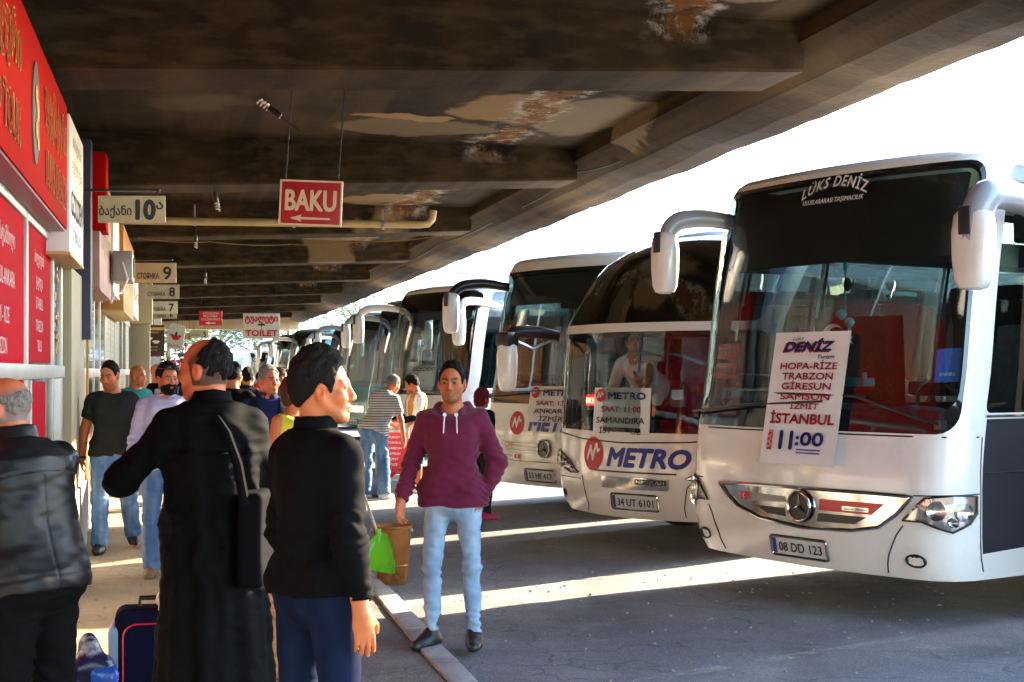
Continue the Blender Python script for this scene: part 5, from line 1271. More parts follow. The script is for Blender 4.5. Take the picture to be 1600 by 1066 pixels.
def card(t, sh, label, a0, a1, z0, z1, off, texts, skew=0.0, m='paper', name='destination_card', extra=None):
    """flat printed card in front of or behind the glass; texts: (ink, string, u, v, h, kw) in card fractions"""
    P00, P10, P01 = Vector(sh(a0 + skew, z0, off)), Vector(sh(a1 + skew, z0, off)), Vector(sh(a0, z1, off))
    ux = (P10 - P00); W_ = ux.length; ux.normalize(); uz = P01 - P00; H_ = uz.length; uz.normalize(); n = ux.cross(uz).normalized()
    c = P00 + ux * W_ / 2 + uz * H_ / 2; th_ = thing(name, label, 'card', t.matrix_basis @ c, t.rotation_euler.z, 'destination cards on the coaches')
    def at(x, z, y=0.0): return ux * (x - W_ / 2) + uz * (z - H_ / 2) + n * y
    mb = MB(); nn = 8; vs = []
    for y in (.0, -.008):
        for j in range(nn + 1):
            for i in range(nn + 1): vs.append(tuple(at(W_ * i / nn, H_ * j / nn, y + .006 * math.sin(i * .8 + j * .5) * (abs(j - nn / 2) / nn))))
    k = (nn + 1) ** 2
    for l_ in (0, k): mb.add([], []); mb.f += [((l_ + j * (nn + 1) + i), (l_ + j * (nn + 1) + i + 1), (l_ + (j + 1) * (nn + 1) + i + 1), (l_ + (j + 1) * (nn + 1) + i)) for j in range(nn) for i in range(nn)]
    mb.v = vs; mb.mi = [0] * len(mb.f); mb.build('card_sheet', M[m], th_, smooth=True)
    by = {}
    for ink, s_, u, v, h, kw in texts:
        q = MB(); put_text(q, s_, 0, 0, h * H_, y=0, **{**kw, **({'width': kw['width'] * W_} if 'width' in kw else {})}); r_ = kw_rot.get(s_, 0)
        mbb = by.setdefault(ink, MB()); vv = []
        for x, _, z in q.v:
            if r_: x, z = -z, x
            vv.append(tuple(at(u * W_ + x, v * H_ + z, .011 + .002 * (ink != 'ink_red'))))
        mbb.add(vv, q.f)
    for ink, q in by.items(): q.build('lettering', M[ink], th_)
    if extra: extra(th_, at, W_, H_)
    return th_
kw_rot = {'SAAT ': 90}
def rect_on(th_, at, name, m, x0, x1, z0, z1, y=.010):
    MB().add([tuple(at(*q, y)) for q in ((x0, z0), (x1, z0), (x1, z1), (x0, z1))], [(0, 1, 2, 3)]).build(name, M[m], th_)
# ================================================================== nearest coach
t1, sh1 = coach_at(travego(side_m='glass_clear'), 'nearest white coach with charcoal lower sides and a large white destination card', 1089, 11.84, HD1)
interior(t1, sh1, 8.6, M['seat_red'], flag=True, wheel_side=1, dash_z=1.40)
added_dark_panel(t1, sh1, 2.50, 3.11)
gp = [(-.80, .845), (-.3, .862), (.2, .868), (.7, .87), (1.06, .865), (.94, .74), (.80, .64), (.58, .60), (.14, .585), (-.30, .62), (-.56, .69), (-.70, .77)]
g_ = patch(sh1, 'grille', gp, M['chrome'], t1, off=.010, th=.02)
patch(sh1, 'slot_or_reflection', [(-.60, .80), (-.04, .795), (-.02, .755), (-.44, .735)], M['steel'], g_, off=.013); patch(sh1, 'slot_or_reflection', [(.30, .80), (.84, .80), (.74, .72), (.29, .72)], M['red_strip'], g_, off=.013)  # the red patch is a red reflection in the chrome, painted as colour
patch(sh1, 'slot_or_reflection', [(.29, .70), (.70, .70), (.60, .645), (.27, .64)], M['black'], g_, off=.013); patch(sh1, 'slot_or_reflection', [(-.36, .71), (-.04, .71), (-.03, .65), (-.22, .66)], M['black'], g_, off=.013)
mb = MB(); k = dense(gp, .05); mb.tube([Vector(sh1(a, z, .016)) for a, z in k + k[:1]], .014, 8, cap=False); mb.build('grille_rim', M['chrome'], g_, smooth=True)
p_ = patch(sh1, 'flag_badge', rrect(-.52, -.42, .745, .80, .004), M['ink_red'], g_, off=.018); mb = MB()
mb.add([tuple(sh1(-.478 + .017 * math.cos(a), .772 + .017 * math.sin(a), .021)) for a in np.linspace(.7, 5.58, 12)] + [tuple(sh1(-.473 + .013 * math.cos(a), .772 + .013 * math.sin(a), .021)) for a in np.linspace(.8, 5.48, 12)], [(i, i + 1, 13 + i, 12 + i) for i in range(11)]); mb.build('crescent', M['ink_white'], p_)
p_ = patch(sh1, 'script_badge', rrect(.50, .72, .735, .765, .004), M['chrome'], g_, off=.018); mb = MB(); surf_text(sh1, mb, 'Special Edition', .61, .742, .016, off=.022, width=.19, shear=.2); mb.build('lettering', M['ink_black'], p_)
star_emblem(sh1, t1, .12, .735, .105)
hp = [(.98, .700), (1.14, .858), (1.32, .878), (1.50, .872), (1.50, .76), (1.44, .69), (1.32, .635), (1.22, .665), (1.12, .70)]
headlamp(sh1, t1, hp, [(1.22, .775, .065), (1.39, .77, .062), (1.32, .70, .035)]); headlamp(sh1, t1, [(-a, z) for a, z in hp][::-1], [(-1.22, .775, .065), (-1.39, .77, .062), (-1.32, .70, .035)])
for q in (-1, 1):
    l_ = patch(sh1, 'fog_light', [(q * 1.06 + .07 * math.cos(i * math.pi / 10), .432 + .038 * math.sin(i * math.pi / 10)) for i in range(20)], M['graphite'], t1, off=.004, dome=-.02)
    k = [(q * 1.06 + .072 * math.cos(i * math.pi / 10), .432 + .040 * math.sin(i * math.pi / 10)) for i in range(21)]; MB().tube([Vector(sh1(*p, .003)) for p in k], .008, 6, cap=False).build('fog_light_rim', M['black'], l_, smooth=True)
plate(sh1, t1, .075, .435, .52, .115, '08 DD 123')
mb = MB()
for q in (-1, 1):
    strip(sh1, mb, [(q * .98, .665), (q * .93, .60), (q * .86, .46), (q * .82, .33)], .005); strip(sh1, mb, [(q * 1.53, 1.26), (q * 1.545, .90), (q * 1.54, .36)], .005); strip(sh1, mb, [(q * 1.06, .87), (q * 1.53, .885)], .005); strip(sh1, mb, [(q * 1.6, 1.02), (q * 4, 1.02), (q * 9, 1.02)], .005)
strip(sh1, mb, [(-1.5, 1.262), (0, 1.262), (1.5, 1.262)], .006); mb.build('panel_seam', M['black'], t1)
mb = MB()
for q in (-1, 1): strip(sh1, mb, [(q * 1.54, 1.40), (q * 5, 1.40), (q * 9, 1.40)], .010, .004)
mb.build('belt_trim', M['chrome'], t1)
wiper(sh1, t1, (1.22, 1.34), (.58, 1.515), (.66, 1.515), (-.26, 1.53), .055); wiper(sh1, t1, (-1.36, 1.36), (-.30, 1.455), (-.60, 1.43), (.30, 1.475), .055)
mirror(t1, (1.30, 1.25, 2.70), [(1.50, .80, 2.80), (1.68, .25, 2.83), (1.76, -.06, 2.80), (1.735, -.12, 2.66), (1.73, -.12, 2.50)], (1.72, -.12, 2.72), .52, .30, arm_m='silver', thick=1.5); mirror(t1, (-1.20, .55, 2.90), [(-1.32, .35, 2.94), (-1.42, .16, 2.92), (-1.46, .08, 2.84), (-1.46, .09, 2.62)], (-1.46, .05, 2.82), .50, .26, arm_m='silver', thick=1.15)
mb = MB(); surf_text(sh1, mb, 'LÜKS DENİZ', .13, 2.965, .085, off=.004, width=.62, bold=.018, space=1.15, arch=.075); surf_text(sh1, mb, 'ULUSLARARASI TAŞIMACILIK',   .13, 2.925, .034, off=.004, width=.58, bold=.01, shear=.2); mb.build('screen_lettering', M['ink_white'], t1)
mb = MB()
for a in (-.95, .95): mb.box(Vector(sh1(a, 3.15, -.12)) + Vector((0, .1, .10)), (.16, .06, .035))
mb.build('roof_marker', M['steel'], t1, bevel=.01)
def saat(th_, at, W_, H_): rect_on(th_, at, 'red_tag', 'ink_red', .09 * W_, .155 * W_, .10 * H_, .25 * H_, .0125); rect_on(th_, at, 'underline', 'ink_blue', .50 * W_, .82 * W_, .105 * H_, .115 * H_, .0125); rect_on(th_, at, 'underline', 'ink_blue', .50 * W_, .82 * W_, .082 * H_, .092 * H_, .0125)
B_ = dict(bold=.035)
card(t1, sh1, 'large white destination card hung outside the nearest windscreen, time 11:00 at the bottom', -.22, .49, 1.03, 1.975, .065, [
    ('ink_blue', 'LÜKS', .34, .935, .022, dict(bold=.03, shear=.25, width=.15)), ('ink_red', 'DENİZ', .475, .845, .075, dict(bold=.05, shear=.25, width=.66)), ('ink_blue', 'DENİZ', .50, .855, .072, dict(bold=.045, shear=.25, width=.66)), ('ink_blue', 'Turizm', .74, .795, .030, dict(bold=.03, shear=.25, width=.22)),
    ('ink_red', 'HOPA-RİZE', .52, .715, .052, dict(B_, width=.76)), ('ink_red', 'TRABZON', .52, .638, .052, dict(B_, width=.68)), ('ink_red', 'GİRESUN', .52, .562, .052, dict(B_, width=.66)), ('ink_red', 'SAMSUN', .52, .486, .048, dict(B_, width=.66)), ('ink_red', 'İZMİT', .53, .415, .045, dict(B_, width=.38)), ('ink_red', 'İSTANBUL', .52, .305, .075, dict(bold=.045, width=.86)),
    ('ink_white', 'SAAT ', .145, .115, .042, dict(bold=.02, align='l', width=.19)), ('ink_blue', '1', .275, .115, .135, dict(bold=.07)), ('ink_blue', '1', .415, .115, .135, dict(bold=.07)), ('ink_blue', ':00', .66, .145, .100, dict(bold=.05, width=.36))], skew=-.03, extra=saat)
for i, (tx, a0, a1, z0, z1) in enumerate((('İZMİT', -1.16, -.84, 1.80, 1.92), ('İSTANBUL', -1.18, -.84, 1.65, 1.77))):
    card(t1, sh1, 'small red card reading %s inside the left of the nearest windscreen' % ('IZMIT' if i == 0 else 'ISTANBUL, under the IZMIT one'), a0, a1, z0, z1, -.06, [('ink_white', tx, .5, .28, .45, dict(bold=.035, width=.84))], m='ink_red')
# things dangling and lying behind the screen
c = t1.matrix_basis @ Vector((.02, .55, 2.62)); d_ = thing('mirror_charm', 'teal bead charm hanging from the inner mirror of the nearest coach', 'charm', c)
mb = MB().tube([(0, 0, 0), (.0, 0, -.48)], .006, 6); mb.tube([(0, 0, -.05), (0, 0, -.18)], .016, 8); mb.build('cord', M['teal_plastic'], d_)
mb = MB(); mb.ell((-.03, 0, -.50), (.04, .04, .04)); mb.ell((.03, 0, -.56), (.038, .038, .038)); mb.tube([(.03, 0, -.58), (.03, 0, -.66)], .012, 6); mb.build('bead', mat('turquoise bead', (.12, .55, .58), .25), d_, smooth=True)
mb = MB(); mb.ell((.01, -.02, -.28), (.03, .02, .05)); mb.build('red_tassel', M['flag_red'], d_, smooth=True)
im = MB().box((.05, .52, 2.70), (.34, .05, .20)); im.build('inner_mirror', M['black'], t1, bevel=.02)
card(t1, sh1, 'blue card behind the right of the nearest windscreen', 1.08, 1.34, 1.64, 1.86, -.10, [('ink_white', 'ISTANBUL', .5, .18, .10, dict(width=.6))], m='blue_card')
mb = MB().box((0, 0, 0), (.30, .12, .06)); mb.tube([(-.1, 0, .03), (-.1, 0, .07)], .02, 8); mb.tube([(.1, 0, .03), (.1, 0, .07)], .02, 8); o = mb.build('dash_box', M['teal_plastic'], None, bevel=.012); o.location = t1.matrix_basis @ Vector((.15, .50, 1.62)); o.rotation_euler.z = t1.rotation_euler.z; tag(o, 'small teal box on a stalk behind the top of the white card', 'box')
# ================================================================== second coach
def starliner(L=8.6):
    regs = [('lower_screen', rrect(-1.43, 1.43, 1.16, 2.06, .10)), ('screen_band', rrect(-1.46, 1.46, 1.12, 2.075, .12)), ('upper_screen', rrect(-1.36, 1.36, 2.16, 3.00, .10))]
    for sgn in (-1, 1):
        b = [1.62, 3.0, 4.5, 6.0, 7.3, L - .1]
        for i in range(len(b) - 1): regs.append(('side_window', [(sgn * x, z) for x, z in rrect(b[i] + .02, b[i + 1] - .02, 1.30, 2.82, .06)][::sgn]))
    return dict(tab=tabS, bulge=.24, rad=.36, L=L, H=3.14, regions=regs, paint='white', mats={'lower_screen': 'glass_clear', 'screen_band': 'frit', 'upper_screen': 'dome', 'side_window': 'glass_dark'}, axle=2.2)
t2, sh2 = coach_at(starliner(), 'white coach with a split two part windscreen and big blue lettering, beside the nearest coach', 868, 15.2, 47, inner=.42)
interior(t2, sh2, 8.6, M['seat_grey'], curtain=None, dash_z=1.22, rows=5, top=2.85)
mb = MB().box((0, 2.6, 2.10), (2.3, 3.4, .10)); mb.build('upper_deck', M['lining'], t2)
md, mm = MB(), MB(); emblem_m(sh2, md, mm, -.41, .90, .165); md.build('logo_disc', M['ink_red'], t2); mm.build('logo_stroke', M['ink_white'], t2)
mb = MB(); surf_text(sh2, mb, 'METRO', .285, .80, .175, width=.93, bold=.06, shear=.25); mb.build('front_lettering', M['ink_blue'], t2)
hp = [(-.70, .70), (-.92, .81), (-1.15, .88), (-1.36, .90), (-1.38, .80), (-1.12, .735), (-.88, .69)]
headlamp(sh2, t2, hp, [(-.90, .745, .033), (-1.05, .785, .04), (-1.22, .82, .042)]); headlamp(sh2, t2, [(-a, z) for a, z in hp][::-1], [(.90, .745, .033), (1.05, .785, .04), (1.22, .82, .042)])
for z, r_ in ((.80, .02),): patch(sh2, 'indicator', rrect(-.86, -.78, .715, .74, .01), M['red_strip'], t2, off=.03)
s_ = patch(sh2, 'chrome_slot', rrect(-.26, .54, .585, .695, .02), M['chrome'], t2, off=.008, th=.02); patch(sh2, 'slot_recess', rrect(.18, .52, .635, .685, .01), M['black'], s_, off=.012)
mb = MB(); surf_text(sh2, mb, 'NEOPLAN', .35, .645, .030, off=.016, width=.30, bold=.03); mb.build('lettering', M['chrome'], s_)
patch(sh2, 'vent_slot', rrect(-.38, .62, .735, .752, .008), M['black'], t2, off=.003)
plate(sh2, t2, .145, .465, .52, .12, '34 UT 6101')
for a in (-1.24, -1.09, 1.09, 1.24): patch(sh2, 'fog_light', [(a + .045 * math.cos(i * math.pi / 8), .475 + .04 * math.sin(i * math.pi / 8)) for i in range(16)], M['frit'], t2, off=.004)
mb = MB(); strip(sh2, mb, [(-1.45, 1.10), (-.7, 1.04), (0, 1.02), (.7, 1.04), (1.45, 1.10)], .007)
for q in (-1, 1): strip(sh2, mb, [(q * .62, .68), (q * .54, .40), (q * .62, .33)], .004) if q < 0 else strip(sh2, mb, [(.90, .80), (.72, .62), (.66, .34)], .005)
strip(sh2, mb, [(-1.3, .64), (-.66, .64)], .004); mb.build('panel_seam', M['black'], t2)
def metro(th_, at, W_, H_):
    c = [at(.13 * W_ + .085 * W_ * math.cos(i * math.pi / 12), .82 * H_ + .085 * W_ * math.sin(i * math.pi / 12), .011) for i in range(24)]; MB().add([tuple(p) for p in c], [tuple(range(24))]).build('logo_disc', M['ink_red'], th_)
    zig = [(-.6, -.35), (-.3, .45), (0, -.2), (.3, .5), (.62, .1)]; pts = [at(.13 * W_ + .085 * W_ * x, .82 * H_ + .085 * W_ * z, .013) for x, z in zig]; MB().tube(pts, .012 * W_, 5).build('logo_stroke', M['ink_white'], th_)
card(t2, sh2, 'white card with a red round logo and 11:00, on the split windscreen', -.405, .33, 1.11, 1.54, .02, [('ink_blue', 'METRO', .60, .75, .15, dict(bold=.05, width=.66)), ('ink_red', 'SAAT: 11:00', .50, .46, .13, dict(bold=.03, width=.70)), ('ink_black', 'SAMANDIRA', .50, .21, .135, dict(bold=.015, width=.86)), ('ink_black', 'İSTANBUL', .50, -.02, .13, dict(bold=.015, width=.74))], skew=.0, extra=metro)
M['led'] = emit('red led digits', (1, .06, .03), 2.2); M['led_bed'] = emit('red led bed', (.40, .005, .006), .5)
o, c = on_coach(t2, sh2, 'led_display', 'red lit number display behind the split windscreen', 'display', -.62, 1.42, -.12); mb = MB()
q = [sh2(-.86, 1.36, -.12), sh2(-.44, 1.36, -.12), sh2(-.44, 1.47, -.12), sh2(-.86, 1.47, -.12)]; b_ = [p + np.array([0, .03, 0]) for p in q]; mb.add([tuple(p) for p in q + b_], [(0, 1, 2, 3), (0, 4, 5, 1), (1, 5, 6, 2), (2, 6, 7, 3), (3, 7, 4, 0), (7, 6, 5, 4)]); shift(mb, c).build('case', M['led_bed'], o)
mb = MB(); surf_text(sh2, mb, '083461', -.65, 1.385, .062, off=-.112, width=.38, bold=.02); shift(mb, c).build('digits', M['led'], o)
mirror(t2, (-1.27, .42, 2.06), [(-1.34, .20, 2.10), (-1.42, -.02, 2.10), (-1.45, -.10, 2.06), (-1.45, -.10, 1.98)], (-1.45, -.12, 2.03), .54, .22, inset=False)
o = MB().box((-1.45, -.12, 2.02), (.20, .17, .16)).build('mirror_cap', M['black'], t2, bevel=.04); mb = MB().tube([(-1.30, .36, 2.02), (-1.36, .15, 1.93), (-1.42, .0, 2.0)], .02, 6); mb.tube([(-1.30, .36, 2.10), (-1.40, .1, 2.16), (-1.44, -.04, 2.1)], .018, 6); mb.build('mirror_bracket', M['chrome'], t2, smooth=True)
c = t2.matrix_basis @ Vector((-.12, .42, 1.98)); d_ = thing('mirror_charm', 'blue cord and coloured beads hanging inside the split windscreen', 'charm', c)
MB().tube([(0, 0, 0), (-.02, 0, -.30)], .014, 8).build('cord', M['ink_blue'], d_); mb = MB()
for i, x in enumerate((0, .04, .08)): mb.ell((x, 0, -.42 + i * .02), (.025, .025, .03))
mb.build('bead', mat('orange bead', (.7, .25, .06), .4), d_, smooth=True); MB().box((.10, .02, -.16), (.34, .05, .06)).build('inner_mirror', M['steel'], t2, bevel=.015).location = Vector((-.12, .42, 1.98))
# ================================================================== third coach
t3, sh3 = coach_at(travego(low=None, tab=[(z * .97 if z > 1.3 else z, f, w_) for z, f, w_ in tabT], ws=(1.30, 2.96), wl=.14), 'white coach with a round red logo half hidden behind the split windscreen coach', 764, 18.9, 49)
interior(t3, sh3, 8.6, M['seat_grey'], curtain=None, dash_z=1.42, rows=5, top=2.8)
added_dark_panel(t3, sh3, 2.55, 2.94)
def tmirrors(t, am='black'): mirror(t, (1.26, .95, 2.76), [(1.42, .50, 2.83), (1.60, .10, 2.82), (1.70, -.06, 2.76), (1.72, -.06, 2.52)], (1.72, -.12, 2.66), .56, .29, arm_m=am); mirror(t, (-1.20, .50, 2.78), [(-1.36, .22, 2.83), (-1.48, -.05, 2.80), (-1.54, -.16, 2.70), (-1.54, -.15, 2.48)], (-1.54, -.18, 2.70), .52, .25, arm_m=am)
tmirrors(t3)
md, mm = MB(), MB(); emblem_m(sh3, md, mm, -.50, 1.06, .145); md.build('logo_disc', M['ink_red'], t3); mm.build('logo_stroke', M['ink_white'], t3)
mb = MB(); surf_text(sh3, mb, 'METRO', .24, .98, .165, width=1.0, bold=.06, shear=.25); mb.build('front_lettering', M['ink_blue'], t3)
star_emblem(sh3, t3, .05, .765, .105); patch(sh3, 'grille', [(-.82, .84), (.7, .85), (.58, .70), (-.68, .69)], M['cream'], t3, off=.012, th=.02)
mb = MB()
for z in (.725, .77, .815): strip(sh3, mb, [(-.72, z), (-.1, z)], .006, .016)
mb.build('grille_bar', M['chrome'], t3); plate(sh3, t3, -.07, .435, .52, .12, '53 HF 417')
patch(sh3, 'yellow_sticker', rrect(-.66, -.56, .76, .815, .01), M['ink_gold'], t3, off=.02); patch(sh3, 'red_sticker', rrect(-.54, -.42, .625, .675, .005), M['ink_red'], t3, off=.006)
mb = MB(); surf_text(sh3, mb, 'TR', -.48, .637, .028, off=.01, bold=.03); mb.build('sticker_lettering', M['ink_white'], t3)
hp3 = [(.98, .700), (1.14, .858), (1.32, .878), (1.50, .872), (1.50, .76), (1.44, .69), (1.32, .635), (1.22, .665), (1.12, .70)]
headlamp(sh3, t3, [(-a, z) for a, z in hp3][::-1], [(-1.22, .775, .065), (-1.39, .77, .062)])
mb = MB(); strip(sh3, mb, [(-1.5, .60), (1.5, .60)], .005); strip(sh3, mb, [(-1.5, .66), (-.6, .66)], .004); mb.build('panel_seam', M['black'], t3)
card(t3, sh3, 'white card with red logo, partly hidden, inside the third coach windscreen', -.27, .55, 1.08, 1.51, .03, [('ink_blue', 'METRO', .62, .74, .16, dict(bold=.05, width=.64)), ('ink_red', 'SAAT: 13:00', .55, .47, .13, dict(bold=.03, width=.76)), ('ink_black', 'ANKARA', .50, .24, .14, dict(bold=.015, width=.72)), ('ink_black', 'İZMİR', .52, .03, .14, dict(bold=.015, width=.5))], extra=metro)
wiper(sh3, t3, (-1.36, 1.38), (-.30, 1.44), (-.60, 1.43), (.30, 1.46), .055)
# ================================================================== the coaches further along
def roof_band(ws1): return ('roof_band', rrect(-1.46, 1.40, ws1 - .30, ws1, .13))
def far_coach(label, px, d, glass_m, hs=.97, paint='white', band=True, hd=0, seatm='seat_grey', curtain=None, det=True, w_scale=1.0, low=None, L=8.6, roof=None, left_mirror=True, frame=None):
    tb = [(z * hs if z > 1.3 else z, f, w_ * w_scale) for z, f, w_ in tabT]; sp = travego(low=low, glass_m=glass_m, tab=tb, ws=(1.30, 3.12 * hs), wl=.14, L=L, paint=paint)
    if band: sp['regions'].insert(0, roof_band(3.09 * hs)); sp['mats']['roof_band'] = 'frit'
    if frame: sp['mats']['screen_surround'] = frame
    if roof: sp['roof'] = roof
    t, sh = coach_at(sp, label, px, d, HD1 + hd); interior(t, sh, L, M[seatm], curtain=curtain, rows=3, top=2.75 * hs, dash_z=1.42)
    added_dark_panel(t, sh, 2.66 * hs, 3.10 * hs)
    if left_mirror: tmirrors(t, 'white' if curtain else 'silver')
    if det:
        patch(sh, 'grille', rrect(-.6, .6, .68, .84, .05), M['chrome'], t, off=.01, th=.02); plate(sh, t, .0, .43, .52, .115, '34 TB 52'); headlamp(sh, t, hp3, [(1.3, .77, .06)]); headlamp(sh, t, [(-a, z) for a, z in hp3][::-1], [(-1.3, .77, .06)])
    return t, sh
t4, sh4 = far_coach('white roofed coach with a wide black windscreen and orange curtains behind the hoodie man', 604, 26.0, 'glass_clear', .97, curtain='curtain')
card(t4, sh4, 'white card with violet lettering in the coach with orange curtains', -.30, .52, 1.34, 1.80, -.05, [('ink_blue', 'GOLDEN', .5, .80, .14, dict(bold=.04, shear=.2, width=.8)), ('ink_blue', '16:00', .2, .58, .12, dict(bold=.03, width=.25)), ('ink_red', 'Trabzon', .5, .42, .09, {}), ('ink_blue', 'Samsun', .5, .28, .09, {}), ('ink_red', 'İstanbul', .5, .14, .09, {})])
card(t4, sh4, 'small cream card with red lettering left of the violet one', -1.02, -.62, 1.42, 1.76, -.05, [('ink_red', 'RİZE', .5, .72, .16, dict(width=.5)), ('ink_red', 'BATUM', .5, .45, .16, dict(width=.6)), ('ink_red', 'TBİLİSİ', .5, .18, .16, dict(width=.7))], m='sign_cream')
mb = MB().box((-.55, .50, 2.05), (.09, .10, .42)); mb.build('inner_mirror', M['chrome'], t4, bevel=.03)
far_coach('coach with a blue tinted windscreen and red seats between two white coaches', 577, 31.0, 'glass_blue', .98, seatm='seat_red', band=True, paint='coach_blue', roof='white', frame='frame_teal')
far_coach('teal glazed coach with a white roof and a white mirror, sixth in the row', 526, 38.0, 'glass_teal', .98, seatm='seat_red', band=False, paint='coach_teal', roof='white', frame='frame_teal')
far_coach('dark coach showing only its mirror beside the teal glazed one', 507, 44.8, 'glass_blue', .94, paint='coach_blue', det=False, frame='frame_teal')
t8, sh8 = far_coach('teal coach with a tall white route card in its windscreen, far along the row', 446, 51.5, 'glass_teal', .97, band=False, curtain='curtain', paint='coach_teal', roof='white', frame='frame_teal')
card(t8, sh8, 'tall white route card with blue lettering in the far teal coach', -.35, .45, 1.0, 2.05, .02, [('ink_blue', 'MAHMUT', .5, .84, .08, dict(width=.6)), ('ink_blue', '10:30', .5, .70, .09, dict(bold=.03, width=.5)), ('ink_blue', 'İSTANBUL', .5, .55, .08, dict(width=.8)), ('ink_blue', 'AKSARAY', .5, .42, .08, dict(width=.75)), ('ink_blue', 'GEBZE', .5, .28, .09, dict(bold=.03, width=.6)), ('ink_blue', 'İZMİT', .5, .14, .08, dict(width=.6))])
far_coach('black fronted coach with two white mirrors, farthest coach but one', 424, 58.5, 'glass_dark', .97, paint='graphite', det=False)
far_coach('beige minibus with a brown windscreen at the far end of the row', 372, 66.0, 'glass_brown', .80, paint='cream', hd=2, band=False, det=True, left_mirror=False, w_scale=.92)
far_coach('white van like minibus behind the beige one at the far end', 330, 80.0, 'glass_brown', .78, paint='white', hd=6, band=False, det=True, left_mirror=False, w_scale=.90)
far_coach('white minibus seen beside the bald man\'s head, at the platform end', 300, 93.0, 'glass_dark', .76, paint='white', hd=8, band=False, det=False, left_mirror=False, w_scale=.88)
# ------------------------------------------------------------------ people
M['c_maroon'] = cloth('maroon sweat cloth', (.115, .008, .032), sheen=.15); M['c_black'] = cloth('black cotton', (.0032, .0032, .0040), .85); M['c_robe'] = cloth('black robe cloth', (.0025, .0025, .003), .8)
M['leather'] = mat('black leather', (.006, .006, .007), .42, spec=.22, bump=(150, .15, .0015)); M['c_charcoal'] = cloth('charcoal cotton', (.022, .024, .024)); M['c_lav'] = cloth('lavender cotton', (.46, .45, .66), .8)
M['c_teal'] = cloth('teal cotton', (.02, .22, .20)); M['c_navy'] = cloth('navy cotton', (.008, .016, .075)); M['c_darknavy'] = cloth('dark navy cloth', (.008, .010, .018)); M['c_yellow'] = cloth('bright yellow cloth', (.62, .58, .04)); M['c_lblue'] = cloth('light blue cotton', (.30, .46, .72))
M['c_brown'] = cloth('brown cloth', (.10, .06, .035)); M['c_white'] = cloth('white cotton', (.74, .74, .74)); M['c_tealshort'] = cloth('teal shorts cloth', (.02, .16, .17)); M['c_ochre'] = cloth('ochre cloth', (.45, .24, .05)); M['c_red'] = cloth('red cotton', (.45, .02, .03)); M['c_grey'] = cloth('grey cotton', (.15, .15, .16)); M['c_beige'] = cloth('beige cotton', (.4, .33, .24))
def stripes():
    m = cloth('striped cotton', (.62, .61, .57)); n, l = nodes(m); b = n['Principled BSDF']; old = b.inputs['Base Color'].links[0].from_socket
    tc = n.new('ShaderNodeTexCoord'); s = n.new('ShaderNodeSeparateXYZ'); l.new(tc.outputs['Object'], s.inputs[0]); mm = n.new('ShaderNodeMath'); mm.operation = 'SINE'; k = n.new('ShaderNodeMath'); k.operation = 'MULTIPLY'; k.inputs[1].default_value = 190; l.new(s.outputs[2], k.inputs[0]); l.new(k.outputs[0], mm.inputs[0])
    r = n.new('ShaderNodeMapRange'); r.inputs[1].default_value = .25; r.inputs[2].default_value = .45; l.new(mm.outputs[0], r.inputs[0]); mx = n.new('ShaderNodeMix'); mx.data_type = 'RGBA'; l.new(r.outputs[0], mx.inputs[0]); l.new(old, mx.inputs[6]); mx.inputs[7].default_value = (.10, .10, .12, 1); l.new(mx.outputs[2], b.inputs['Base Color']); return m
M['c_stripe'] = stripes()
ZP = .032
def at(px, d, z=ZP): return Vector(((px - 800) / FPX * d, d, z))
HANG = lambda q, out=.14, fw=.05: ((q * out, -.04, -1), (q * .03, .12 + fw, -1), (0, .12, -1), (-q, 0, 0), .55)
fg = 'people standing in the foreground'
# man in the maroon hoodie
p, B = make_person(dict(H=1.73, skin=(0.448, 0.170, 0.076), head=(4, 2, 0), shoulder=1.0, armR=((.38, -.06, -1), (.22, .50, -1), (.02, .30, -1), (-.6, .5, 0), .55), armL=((-.46, -.16, -1), (.42, .30, -1), (.35, .0, -1), (.8, .1, 0), .3), torso=(0, 0, 0),
    legR=((.07, .02, -1), (.02, -.02, -1)), legL=((-.06, .03, -1), (-.03, -.03, -1)), footR=(30, 0), footL=(-4, 0), limb=.90, girth=.88, stubble=.55,
    top=dict(kind='hoodie', mat='c_maroon', inf=.026, hood=1, rib=1, hem=-.06, neck=.535, vee=.5, wrinkle=.006), legs=dict(kind='jeans', mat='jeans_light', inf=.006, wrinkle=.006), hair=(.010, 'hair_dark', -.001), hairline=.063, shoe='shoe_black'),
    'man in a maroon hoodie and washed jeans standing with one foot on the kerb', at(707, 8.92), 183, fg, .0065)
def place(B, p, name, mb, m, smooth=True): o = mb.build(name, m, p, smooth=smooth); return o
mb = MB()
for q in (-1, 1):
    a = B.tp((q * .035, .118, .50)); mb.tube([a, a + V3(q * .004, .022, -.05), a + V3(q * .006, .026, -.11)], .004, 6)
    mb.lathe([(.006, -.002), (.012, -.002), (.012, .002), (.006, .002)], 12, Matrix.Translation(Vector(map(float, a)) + Vector((0, .014, .0))) @ Matrix.Rotation(R(80), 4, 'X'))
mb.build('drawstring', M['c_white'], p)
